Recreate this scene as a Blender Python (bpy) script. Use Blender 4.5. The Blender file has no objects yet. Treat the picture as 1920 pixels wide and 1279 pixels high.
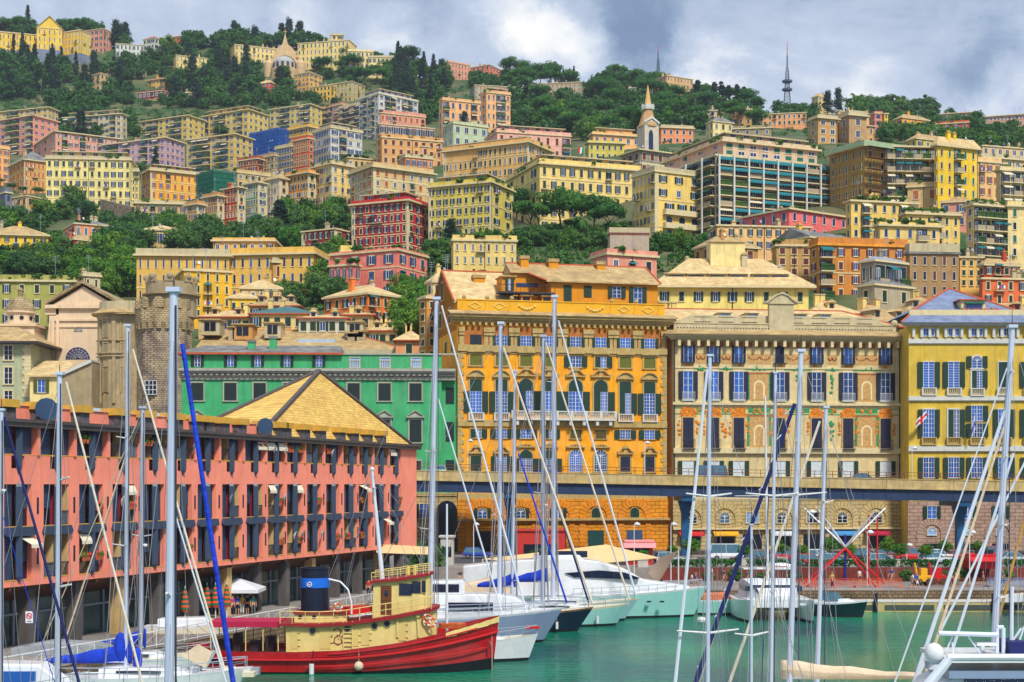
import bpy,math,random
from math import sin,cos,tan,pi,radians,degrees,atan,atan2,sqrt,hypot,log,exp
from mathutils import Vector,Matrix
random.seed(7)
HAZE=.00008
SC=bpy.context.scene
COL=SC.collection
# ---- camera: level lens 13 m above the water, vertical shift like a view camera
F,HX,HY,CZ=2880.,960.,908.,13.
cam=bpy.data.cameras.new('camera')
cam.sensor_width=36;cam.lens=36*F/1920;cam.shift_y=(HY-639.5)/1920
cam.clip_start=0.5;cam.clip_end=6000
camo=bpy.data.objects.new('camera',cam);COL.objects.link(camo)
camo.location=(0,0,CZ);camo.rotation_euler=(pi/2,0,0)
SC.camera=camo
SC.view_settings.view_transform='Standard';SC.view_settings.look='None'
SC.view_settings.exposure=0.58;SC.view_settings.gamma=1
SUN_EL,SUN_AZ=radians(50),radians(24)
sun=bpy.data.lights.new('sun','SUN');sun.energy=2.9;sun.angle=radians(9);sun.color=(1,.95,.86)
suno=bpy.data.objects.new('sun',sun);COL.objects.link(suno)
sd=Vector((sin(SUN_AZ)*cos(SUN_EL),-cos(SUN_AZ)*cos(SUN_EL),sin(SUN_EL)))
suno.rotation_euler=sd.to_track_quat('Z','Y').to_euler();suno.location=(-200,-200,300)
W=bpy.data.worlds.new('World');SC.world=W;W.use_nodes=True
def mkn(nt):
 def n(t,**k):
  x=nt.nodes.new('ShaderNode'+t)
  for a,b in k.items():
   if a[0]=='i' and a[1:].isdigit():x.inputs[int(a[1:])].default_value=b
   else:setattr(x,a,b)
  return x
 return n
def build_world():
 nt=W.node_tree;nt.nodes.clear();n=mkn(nt);L=nt.links.new
 out=n('OutputWorld');tc=n('TexCoord');nrm=n('VectorMath',operation='NORMALIZE');L(tc.outputs['Generated'],nrm.inputs[0])
 sky=n('TexSky',sky_type='NISHITA',sun_disc=False,sun_elevation=SUN_EL,sun_rotation=pi+SUN_AZ*-1,air_density=1.2,dust_density=1.5)
 bg1=n('Background',i1=.085);L(sky.outputs[0],bg1.inputs[0])
# clouds: noise over the direction of view, plus a few large masses anchored to compass directions
 mp=n('Mapping');mp.inputs['Scale'].default_value=(1,1,1.7);L(nrm.outputs[0],mp.inputs[0])
 def noise(sc,det,rough,dist,off):
  a=n('VectorMath',operation='ADD');a.inputs[1].default_value=off;L(mp.outputs[0],a.inputs[0])
  t=n('TexNoise');t.inputs['Scale'].default_value=sc;t.inputs['Detail'].default_value=det
  t.inputs['Roughness'].default_value=rough;t.inputs['Distortion'].default_value=dist;L(a.outputs[0],t.inputs['Vector']);return t.outputs['Fac']
 def math(op,a,b,clamp=False):
  m=n('Math',operation=op,use_clamp=clamp)
  for i,v in enumerate((a,b)):
   if isinstance(v,(int,float)):m.inputs[i].default_value=v
   else:L(v,m.inputs[i])
  return m.outputs[0]
 n1=noise(6,9,.62,.9,(3,1,.4));n2=noise(19,8,.68,.5,(0,5,2));n3=noise(3.2,5,.5,.5,(7,2,9))
 warp=n('Mix',data_type='VECTOR');warp.inputs['Factor'].default_value=.07
 tn=n('TexNoise');tn.inputs['Scale'].default_value=12;tn.inputs['Detail'].default_value=9;tn.inputs['Roughness'].default_value=.68;L(nrm.outputs[0],tn.inputs['Vector'])
 L(nrm.outputs[0],warp.inputs[4]);L(tn.outputs['Color'],warp.inputs[5])
 wp=warp.outputs[1]
 def blob(px,py,r,amp):
  d=Vector(((px-HX)/F,1,(HY-py)/F)).normalized()
  c=d.lerp(Vector((.5,.5,.5)),.07)
  dist=n('VectorMath',operation='DISTANCE');dist.inputs[1].default_value=c;L(wp,dist.inputs[0])
  mr=n('MapRange',interpolation_type='SMOOTHSTEP');L(dist.outputs['Value'],mr.inputs[0])
  mr.inputs[1].default_value=r*.25/F;mr.inputs[2].default_value=r/F;mr.inputs[3].default_value=amp;mr.inputs[4].default_value=0
  return mr.outputs[0]
 v=math('MULTIPLY',n1,.8);v=math('ADD',v,math('MULTIPLY',n2,.55));v=math('ADD',v,math('MULTIPLY',n3,.25));v=math('SUBTRACT',v,.255)
 for px,py,r,a in((1000,40,85,.27),(1080,95,75,.24),(940,10,80,.14),(560,30,80,.22),(1345,120,85,.26),(720,90,70,.22),(1310,160,60,.2),(1890,175,80,.2),(1560,70,200,.1),(1190,40,95,-.30),(1140,110,60,-.18),(1225,90,60,-.16),(330,40,200,.04),(1870,120,80,-.2),(1800,160,60,-.14),(820,60,110,-.06),(1600,150,120,.08),(1420,20,140,.02),(430,20,80,-.08),(80,30,120,.05)):
  v=math('ADD',v,blob(px,py,r,a))
 cr=n('ValToRGB');L(v,cr.inputs[0]);e=cr.color_ramp.elements
 e[0].position=.12;e[0].color=(.17,.24,.38,1);e[1].position=1.0;e[1].color=(.86,.86,.84,1)
 for p,c in((.36,(.26,.345,.49,1)),(.50,(.37,.445,.58,1)),(.66,(.47,.54,.67,1)),(.80,(.66,.70,.76,1))):
  x=e.new(p);x.color=c
 bg2=n('Background',i1=.84);L(cr.outputs[0],bg2.inputs[0])
 cov=n('MapRange');L(n3,cov.inputs[0]);cov.inputs[1].default_value=.2;cov.inputs[2].default_value=.42;cov.inputs[3].default_value=.8;cov.inputs[4].default_value=1
 mx=n('MixShader');L(cov.outputs[0],mx.inputs[0]);L(bg1.outputs[0],mx.inputs[1]);L(bg2.outputs[0],mx.inputs[2])
 L(mx.outputs[0],out.inputs[0])
build_world()
# ---------------------------------------------------------------- helpers
def P(px,py,Y):return Vector(((px-HX)/F*Y,Y,CZ+(HY-py)/F*Y))
def S(r,g,b,k=.9):
 f=lambda c:((c/255+.055)/1.055)**2.4 if c>10 else c/255/12.92
 return(f(r)*k,f(g)*k,f(b)*k)
_mats={}
def M(name,col=None,rough=.8,var=.18,sc=1.5,metal=0,streak=0,bump=0,kind='',spec=.4,col2=None,emit=0):
 """Procedural material: base colour broken up by noise; kind picks a surface pattern."""
 if name in _mats:return _mats[name]
 m=bpy.data.materials.new(name);_mats[name]=m;m.use_nodes=True
 nt=m.node_tree;nt.nodes.clear();n=mkn(nt);L=nt.links.new
 out=n('OutputMaterial');b=n('BsdfPrincipled');L(b.outputs[0],out.inputs[0])
 b.inputs['Roughness'].default_value=rough;b.inputs['Metallic'].default_value=metal
 b.inputs['Specular IOR Level'].default_value=spec
 tc=n('TexCoord');vec=tc.outputs['Object']
 def mix(fac,c1,c2,mode='MIX'):
  x=n('Mix',data_type='RGBA',blend_type=mode)
  for k,v in((0,fac),(6,c1),(7,c2)):
   if isinstance(v,(int,float)):x.inputs[k].default_value=v
   elif isinstance(v,tuple):x.inputs[k].default_value=(*v[:3],1)
   else:L(v,x.inputs[k])
  return x.outputs[2]
 def noise(scale,det=4,v=None,rg=.55):
  t=n('TexNoise');t.inputs['Scale'].default_value=scale;t.inputs['Detail'].default_value=det;t.inputs['Roughness'].default_value=rg
  L(v or vec,t.inputs['Vector']);return t.outputs['Fac']
 def mapr(v,a,b_,c=0,d=1):
  r=n('MapRange');L(v,r.inputs[0])
  for i,x in enumerate((a,b_,c,d)):r.inputs[i+1].default_value=x
  return r.outputs[0]
 def mapping(s):
  x=n('Mapping');x.inputs['Scale'].default_value=s;L(vec,x.inputs[0]);return x.outputs[0]
 lo=tuple(c*(1-var)for c in col);hi=tuple(min(1,c*(1+var*.7))for c in col)
 c=mix(mapr(noise(sc,6),.32,.68),lo,hi)
 h=None
 if streak:
  c=mix(mapr(noise(.2,4,None,.6),.42,.66,0,min(1,streak*1.1)),c,tuple(x*.74 for x in col))
  c=mix(mapr(noise(2.6,8,None,.72),.46,.7,0,min(1,streak*.9)),c,tuple(x*.66 for x in col))
  c=mix(mapr(noise(1.1,9,mapping((1,1,.6)),.75),.56,.66,0,streak*.7),c,tuple(min(1,x*1.15+.05)for x in col))
  c=mix(mapr(noise(1,5,mapping((1.6,1.6,.1)),.75),.5,.72,0,min(1,streak*1.3)),c,tuple(x*.4 for x in col))
  c=mix(mapr(noise(.35,3),.45,.75,0,streak*.6),c,tuple(min(1,x*.8+.12)for x in col))
 if kind in('slate','tile','rust','stone','plank','slat'):
  sep=n('SeparateXYZ');L(vec,sep.inputs[0]);cb=n('CombineXYZ')
  ad=n('Math',operation='ADD');L(sep.outputs[0],ad.inputs[0]);L(sep.outputs[1],ad.inputs[1])
  L(ad.outputs[0],cb.inputs[0]);L(sep.outputs[2],cb.inputs[1])
  br=n('TexBrick');L(cb.outputs[0],br.inputs['Vector'])
  w,hh,mo=dict(slate=(.55,.26,.035),tile=(.5,.34,.05),rust=(1.3,.55,.05),stone=(.62,.34,.06),plank=(4.,.28,.03),slat=(9,.12,.035))[kind]
  br.inputs['Scale'].default_value=1;br.inputs['Brick Width'].default_value=w;br.inputs['Row Height'].default_value=hh
  br.inputs['Mortar Size'].default_value=mo;br.inputs['Mortar Smooth'].default_value=.3;br.inputs['Bias'].default_value=0
  lo2=col2 or tuple(x*.72 for x in col)
  br.inputs['Color1'].default_value=(1,1,1,1);br.inputs['Color2'].default_value=(.72,.7,.68,1)if kind in('stone','slate')else(.9,.9,.9,1)
  br.inputs['Mortar'].default_value=(.42,.38,.34,1)if kind!='slate' else(.6,.56,.5,1)
  if kind in('slate','stone'):c=mix(mapr(noise(.5,5),.42,.72),c,lo2)
  c=mix(1.0,c,br.outputs['Color'],'MULTIPLY')
  h=br.outputs['Fac']
 if kind=='leaf':
  oi=n('ObjectInfo');c=mix(oi.outputs['Random'],c,col2 or tuple(x*1.7 for x in col));c=mix(mapr(noise(2.2,3),.35,.7),c,tuple(x*.45 for x in col))
  tr=n('BsdfTranslucent');L(c,tr.inputs[0]);ms=n('MixShader');ms.inputs[0].default_value=.22
  L(b.outputs[0],ms.inputs[1]);L(tr.outputs[0],ms.inputs[2]);L(ms.outputs[0],out.inputs[0])
 if kind=='ground':
  c=mix(mapr(noise(.05,6),.4,.62),c,col2 or col)
 if kind=='net':b.inputs['Alpha'].default_value=.7
 if kind=='glass':
  oi=n('ObjectInfo');c=mix(mapr(oi.outputs['Random'],0,1),tuple(x*.35 for x in col),tuple(min(1,x*1.5)for x in col))
 L(c if not isinstance(c,tuple)else n('RGB').outputs[0],b.inputs['Base Color'])
 if bump or h is not None:
  bp=n('Bump');bp.inputs['Strength'].default_value=bump or .5;bp.inputs['Distance'].default_value=.06 if h is not None else .1
  if h is not None:bp.invert=True;L(h,bp.inputs['Height'])
  else:L(noise(sc*3,4),bp.inputs['Height'])
  L(bp.outputs[0],b.inputs['Normal'])
 if emit:b.inputs['Emission Color'].default_value=(*col,1);b.inputs['Emission Strength'].default_value=emit
 return m
class MB:
 def __init__(s):s.v=[];s.f=[];s.m=[]
 def add(s,vs,fs,m=0):
  o=len(s.v);s.v+=[tuple(p)for p in vs]
  for f in fs:s.f.append(tuple(o+i for i in f));s.m.append(m)
  return s
 def box(s,x0,x1,y0,y1,z0,z1,m=0):
  if x0>x1:x0,x1=x1,x0
  if y0>y1:y0,y1=y1,y0
  if z0>z1:z0,z1=z1,z0
  return s.add([(x0,y0,z0),(x1,y0,z0),(x1,y1,z0),(x0,y1,z0),(x0,y0,z1),(x1,y0,z1),(x1,y1,z1),(x0,y1,z1)],[(0,3,2,1),(4,5,6,7),(0,1,5,4),(1,2,6,5),(2,3,7,6),(3,0,4,7)],m)
 def tube(s,a,b,r0,r1=None,n=6,m=0):
  r1=r0 if r1 is None else r1;a=Vector(a);b=Vector(b);d=b-a
  if d.length<1e-6:return s
  q=d.to_track_quat('Z','Y');X=q@Vector((1,0,0));Y=q@Vector((0,1,0));vs=[]
  for c,r in((a,r0),(b,r1)):
   for i in range(n):
    t=2*pi*i/n;vs.append(c+X*(r*cos(t))+Y*(r*sin(t)))
  return s.add(vs,[(i,(i+1)%n,n+(i+1)%n,n+i)for i in range(n)]+[tuple(range(n))[::-1],tuple(range(n,2*n))],m)
 def path(s,pts,r,n=5,m=0):
  for a,b in zip(pts,pts[1:]):s.tube(a,b,r,r,n,m)
  return s
 def lathe(s,prof,n=12,c=(0,0,0),m=0,sx=1,sy=1,a0=0,a1=2*pi):
  full=abs(a1-a0-2*pi)<1e-6;k=n if full else n+1;vs=[]
  for r,z in prof:
   for i in range(k):
    t=a0+(a1-a0)*i/n;vs.append((c[0]+r*cos(t)*sx,c[1]+r*sin(t)*sy,c[2]+z))
  fs=[]
  for j in range(len(prof)-1):
   for i in range(n):
    i2=(i+1)%k;fs.append((j*k+i,j*k+i2,(j+1)*k+i2,(j+1)*k+i))
  if full:fs+=[tuple(range(k))[::-1],tuple(range((len(prof)-1)*k,len(prof)*k))]
  return s.add(vs,fs,m)
 def prism(s,poly,y0,y1,m=0):
  n=len(poly)
  return s.add([(x,y0,z)for x,z in poly]+[(x,y1,z)for x,z in poly],[tuple(range(n)),tuple(range(2*n-1,n-1,-1))]+[(i,n+i,n+(i+1)%n,(i+1)%n)for i in range(n)],m)
 def slab(s,poly,z0,z1,m=0):
  n=len(poly)
  return s.add([(x,y,z0)for x,y in poly]+[(x,y,z1)for x,y in poly],[tuple(range(n))[::-1],tuple(range(n,2*n))]+[(i,(i+1)%n,n+(i+1)%n,n+i)for i in range(n)],m)
 def quad(s,a,b,c,d,m=0):return s.add([a,b,c,d],[(0,1,2,3)],m)
 def ball(s,c,r,n=8,m=0,sx=1,sy=1,sz=1):
  prof=[(max(.001,r*sin(pi*j/n)),-r*cos(pi*j/n)*sz)for j in range(n+1)]
  return s.lathe(prof,n+2,c,m,sx,sy)
 def xf(s,mat,start=0):
  for i in range(start,len(s.v)):s.v[i]=tuple(mat@Vector(s.v[i]))
  return s
 def mesh(s,name,mats,smooth=False):
  me=bpy.data.meshes.new(name);me.from_pydata(s.v,[],s.f)
  for m in(mats if isinstance(mats,(list,tuple))else[mats]):me.materials.append(m)
  if any(s.m):me.polygons.foreach_set('material_index',s.m)
  if smooth:me.polygons.foreach_set('use_smooth',[True]*len(s.f))
  me.update();return me
 def build(s,name,mats,parent=None,loc=(0,0,0),rz=0,smooth=False):
  return ob(name,s.mesh(name,mats,smooth),parent,loc,rz)
def ob(name,data,parent=None,loc=(0,0,0),rz=0,scale=None):
 o=bpy.data.objects.new(name,data);COL.objects.link(o)
 if parent is not None:o.parent=parent
 o.location=loc
 if rz:o.rotation_euler=(0,0,rz)
 if scale:o.scale=scale
 return o
def tag(o,label,cat,group=None):
 o['label']=label;o['category']=cat
 if group:o['group']=group
 return o
def thing(name,label,cat,loc=(0,0,0),rz=0,group=None):return tag(ob(name,None,None,loc,rz),label,cat,group)
def struct(o,kind='structure'):o['kind']=kind;return o
def kids(o):return list(o.children)
def copy_tree(o,parent=None):
 c=o.copy();COL.objects.link(c)
 if parent is not None:c.parent=parent
 for ch in list(o.children):copy_tree(ch,c)
 return c
# ---------------------------------------------------------------- terrain: screen row of the ground -> scale (px per metre) per column
COLS={-400:[(40,2.8),(120,3.2),(200,3.6),(300,4.5),(400,5.7),(480,7.2),(560,9),(640,10.6)],0:[(40,2.8),(120,3.1),(200,3.4),(260,3.9),(320,4.7),(400,5.8),(480,7.2),(560,8.3),(605,9.1),(640,10.6)],320:[(40,2.8),(120,3.0),(200,3.3),(260,3.9),(320,4.7),(400,5.6),(480,7.2),(560,8.1),(600,8.7),(640,10.7)],640:[(90,2.9),(180,3.3),(250,3.9),(310,4.9),(400,6.2),(478,7.4),(560,8.8),(605,9.7),(640,10.8)],960:[(140,2.9),(200,3.5),(260,4.3),(320,5.4),(380,6.4),(440,7.2),(500,8.8),(560,9.9),(640,11)],1280:[(165,3.0),(220,3.7),(270,5.0),(330,6.5),(425,7.8),(475,8.1),(500,9.2),(560,10.2),(640,11)],1600:[(205,3.2),(240,3.8),(270,5.0),(300,5.9),(390,7.9),(425,8.1),(450,8.5),(480,8.9),(520,9.4),(565,9.9),(610,10.7),(640,11.1)],1920:[(230,3.4),(270,4.5),(340,6.3),(392,7.7),(505,8.6),(560,9.9),(600,10.5),(640,11.1)],2320:[(230,3.4),(270,4.5),(340,6.3),(400,8.0),(440,8.7),(560,10.4),(640,11)]}
RIDGE=[(-400,45),(0,62),(200,88),(330,88),(440,80),(590,92),(700,122),(800,148),(940,152),(1100,160),(1200,172),(1300,188),(1450,212),(1600,215),(1750,225),(1920,238),(2320,240)]
def interp(t,x):
 if x<=t[0][0]:return t[0][1]
 for(a,b),(c,d)in zip(t,t[1:]):
  if x<=c:return b+(d-b)*(x-a)/(c-a)
 return t[-1][1]
def gs(px,py):
 ks=sorted(COLS)
 px=min(max(px,ks[0]),ks[-1])
 for a,b in zip(ks,ks[1:]):
  if px<=b:
   t=(px-a)/(b-a);t=t*t*(3-2*t);return interp(COLS[a],py)*(1-t)+interp(COLS[b],py)*t
def GY(px,py):return F/gs(px,py)
def G(px,py):return P(px,py,GY(px,py))
QZ,SZ=1.8,3.3
# ---------------------------------------------------------------- materials shared by buildings
CLR=dict(cr=(238,212,140),ye=(236,200,84),pa=(240,222,158),orr=(240,165,62),br=(196,148,88),pk=(226,158,138),ro=(224,104,108),li=(206,164,184),re=(176,58,52),cw=(216,220,214),gy=(176,160,132),mi=(150,204,172),sa=(236,168,118),st=(166,150,118),ol=(206,188,84),rb=(186,92,58),lc=(232,200,168),bs=(212,180,128),dk=(130,78,70),yo=(232,178,60),ps=(224,184,160))
def wm(k):
 c=CLR[k]if isinstance(k,str)else k;m_=sum(c)/3;c=tuple(int(max(8,min(252,m_+(x-m_)*1.18+4)))for x in c)
 return M('plaster_%d_%d_%d'%c,S(*c),.88,.2,.5,streak=.5)
TRIM=M('trim_cream',S(226,208,160),.8,.12,2,streak=.3)
TRIMW=M('trim_white',S(214,214,204),.8,.1,2,streak=.25)
CONC=M('concrete_pale',S(205,190,150),.9,.15,1,streak=.45)
SLATE=M('slate_beige',S(214,184,128),.85,.22,.8,kind='slate',col2=S(176,150,106))
SLATEP=M('slate_pale',S(238,212,158),.85,.15,.8,kind='slate',col2=S(216,182,124))
SLATEG=M('slate_grey',S(150,150,150),.8,.25,.8,kind='slate',col2=S(104,100,100))
SLATEB=M('slate_blue',S(128,146,186),.6,.18,.8,kind='slate',col2=S(150,164,196))
TILER=M('roof_terracotta',S(206,88,48),.85,.2,1,kind='tile')
RIDGER=M('ridge_red',S(190,92,58),.85,.2,2)
TERR=M('terrace_floor',S(190,130,100),.9,.2,1)
PANE=M('window_glass_sky_tint',S(34,88,170),.14,.3,3,kind='glass',spec=.7)  # reflected sky is painted into the pane's bright blue base colour
PANEH=M('window_glass_far',S(30,58,104),.2,.4,3,kind='glass',spec=.6)
PANEL=M('window_glass_pale',S(120,160,200),.25,.3,2,kind='glass')
PANED=M('window_dark',S(30,34,48),.25,.3,3)
FRW=M('frame_white',S(232,234,236),.5,.04,4)
SHG=M('shutter_green',S(18,66,52),.6,.18,3,kind='slat',bump=.3)
SHB=M('shutter_blue',S(66,98,146),.6,.15,3,kind='slat',bump=.3)
SHN=M('shutter_navy',S(24,36,74),.6,.15,3,kind='slat',bump=.3)
SHR=M('shutter_brown',S(122,48,40),.6,.15,3,kind='slat',bump=.3)
SHO=M('shutter_orange',S(214,110,40),.6,.15,3,kind='slat',bump=.3)
SHT=M('shutter_teal',S(20,128,104),.6,.15,3,kind='slat',bump=.3)
AWT=M('awning_teal',S(16,116,128),.8,.15,3)
AWW=M('awning_cream',S(232,222,196),.8,.08,3)
RAIL=M('railing_dark',S(54,52,60),.5,.1,3)
RAILW=M('railing_white',S(222,222,220),.5,.05,3)
GREYM=M('metal_grey',S(150,158,172),.45,.1,3)
SHUT=dict(g=SHG,b=SHB,n=SHN,r=SHR,o=SHO,t=SHT)
LEAFS=M('planter_green',S(58,118,34),.8,.3,3,kind='leaf',col2=S(112,150,40))
FLOWR=M('flower_red',S(214,34,40),.7,.2,3)
POT=M('pot_terracotta',S(186,96,60),.8,.2,3)
_wc={}
def wmesh(style,w,h,sh='g',var=0):
 """One window (or one balcony bay) as one mesh: surround, frame, pane and shutters, hung outward along -y."""
 w=round(w*5)/5 or .2;h=round(h*5)/5 or .2
 key=(style,w,h,sh,var)
 if key in _wc:return _wc[key]
 b=MB();hw=w/2;fr=min(.09,w*.07)
 mats=[PANEH,FRW,SHUT.get(sh,SHG),TRIM,RAIL,AWT,PANED,wm('gy'),LEAFS,AWW]
 def pane(x0,x1,z0,z1,mull=True,m=0):
  b.box(x0,x1,-.05,.02,z0,z1,m)
  for a,c in((x0,x0+fr),(x1-fr,x1)):b.box(a,c,-.09,-.04,z0,z1,1)
  b.box(x0+fr,x1-fr,-.088,-.04,z1-fr,z1,1);b.box(x0+fr,x1-fr,-.088,-.04,z0,z0+fr,1)
  if mull:b.box((x0+x1)/2-fr*.5,(x0+x1)/2+fr*.5,-.086,-.04,z0+fr,z1-fr,1)
 if style in('sh','arch','ped'):
  t=.16
  if style!='arch':
   b.box(-hw-t,hw+t,-.10,.02,h,h+t*1.2,3);b.box(-hw-t,hw+t,-.16,.02,-t,0,3)
   for a,c in((-hw-t,-hw),(hw,hw+t)):b.box(a,c,-.055,.02,0,h,3)
  if style=='ped':b.prism([(-hw-.3,h+.3),(hw+.3,h+.3),(0,h+.75)],-.22,.02,3)
  if style=='arch':
   n=8;b.prism([(hw*cos(pi*i/n),h*.72+h*.28*sin(pi*i/n))for i in range(n+1)]+[(-hw,0),(hw,0)],-.06,.02,2 if var!=1 else 0)
   b.box(-.04,.04,-.1,0,0,h*.95,2)
  elif var==0:
   pane(-hw,hw,0,h)
   for sgn in(-1,1):b.box(sgn*(hw+.02),sgn*(hw+.02+hw*.95),-.17,-.10,0,h,2)
  elif var==1:
   b.box(-hw,-.02,-.09,.02,0,h,2);b.box(.02,hw,-.09,.02,0,h,2);b.box(-.02,.02,-.05,0,0,h,6)
  elif var==2:
   pane(-.02,hw,0,h,False);b.box(-hw,-.03,-.09,.02,0,h,2);b.box(hw+.02,2*hw,-.17,-.10,0,h,2)
  elif var==3:
   b.box(-hw,hw,-.09,.02,h*.35,h,2);b.box(-hw,hw,-.04,.02,0,h*.35,6)
   b.add([(-hw,-.1,h*.35),(hw,-.1,h*.35),(hw,-.5,.05),(-hw,-.5,.05)],[(0,1,2,3)],2)
  else:pane(-hw,hw,0,h)
 elif style=='pl':
  b.box(-hw-.1,hw+.1,-.14,.02,-.12,0,3)
  if var==1:b.box(-hw,hw,-.05,.02,0,h,2);b.box(-hw-.06,-hw,-.09,.02,0,h,1);b.box(hw,hw+.06,-.09,.02,0,h,1)
  elif var==2:pane(-hw,hw,0,h*.6);b.box(-hw,hw,-.1,.02,h*.6,h,2)
  else:pane(-hw,hw,0,h,w>1,0 if var<3 else 6)
 elif style=='log':
  b.box(-hw,hw,-.03,.02,0,h,6);pane(-hw*.8,-hw*.05,0,h*.85);  # flat dark panel paints the shade of the loggia recess
  if var%2:pane(hw*.1,hw*.8,0,h*.85)
  else:b.box(hw*.1,hw*.8,-.07,.0,0,h*.85,2)
  b.box(-hw-.1,hw+.1,-1.25,.02,-.28,-.04,3)
  b.box(-hw-.05,hw+.05,-1.22,-1.17,.92,1.0,4)
  if var==0:b.box(-hw-.05,hw+.05,-1.21,-1.18,0,.9,7)
  else:
   k=int(w/.35)
   for i in range(k+1):b.box(-hw+w*i/k-.03,-hw+w*i/k+.03,-1.21,-1.18,0,.92,4)
  for sx in(-1,1):b.box(sx*hw,sx*(hw+.06),-1.2,0,.9,1,4);b.box(sx*hw,sx*(hw+.06),-1.2,-1.1,0,.95,4)
  if var==2:b.box(-hw,hw,-1.1,-.8,0,1.25,8)
  if var in(1,3):
   m=5 if var==1 else 9
   b.add([(-hw,-.1,h),(hw,-.1,h),(hw,-1.4,h-.55),(-hw,-1.4,h-.55),(hw,-1.42,h-.85),(-hw,-1.42,h-.85)],[(0,1,2,3),(3,2,4,5)],m)
 me=b.mesh('window',mats);_wc[key]=me;return me
def rot2(x,y,t):return(x*cos(t)-y*sin(t),x*sin(t)+y*cos(t))
class Vol:
 """A rectangular block of a building: corner C nearest the camera, face A running right, face B running left/back."""
 def __init__(s,x0,xc,x1,Yc,th=None,dep=None):
  t0,tc,t1=(x0-HX)/F,(xc-HX)/F,(x1-HX)/F
  if th is None:th=-degrees(atan((tc+t1)/2))
  s.th=th=radians(th);s.Y=Yc;s.X=tc*Yc
  s.a=max(1.,(t1*Yc-s.X)/(cos(th)-t1*sin(th)))
  s.b=(s.X-t0*Yc)/(sin(th)+t0*cos(th))if x0<xc-1 else 0
  if dep:s.b=dep
  elif s.b<=0:s.b=13.
  s.b=min(s.b,90)
 def z(s,py):return CZ+(HY-py)/F*s.Y
 def w(s,x,y,z):X,Y=rot2(x,y,s.th);return Vector((s.X+X,s.Y+Y,z))
def place(root,V,name,me,x,y,z,face='A',parent=None):
 o=ob(name,me,parent or root,V.w(x,y,z)-(root.location if parent is None else Vector((0,0,0))),V.th+(0 if face=='A' else-pi/2))
 return o
LBL={};BPOS=[];BALM=[]
def mkbal():
 rg=random.Random(8)
 for q in range(3):
  b=MB();b.box(-.95,.95,-.85,0,-.16,0,0);b.box(-.95,.95,-.85,-.81,.9,.96,1)
  for i in range(9):b.box(-.93+i*.23,-.9+i*.23,-.85,-.82,0,.9,1)
  if q==1:b.add([(-.8,-.1,2.2),(.8,-.1,2.2),(.8,-1.1,1.75),(-.8,-1.1,1.75)],[(0,1,2,3)],2)
  if q==2:
   for i in range(4):b.box(-.8+i*.4,-.5+i*.4,-.92,-.88,.3,.88,3+i%3)
  BALM.append(b.mesh('balcony',[CONC,RAIL,AWT,FRW,M('laundry_red',S(190,50,60),.8),M('laundry_blue',S(70,110,180),.8)]))
mkbal()
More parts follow.
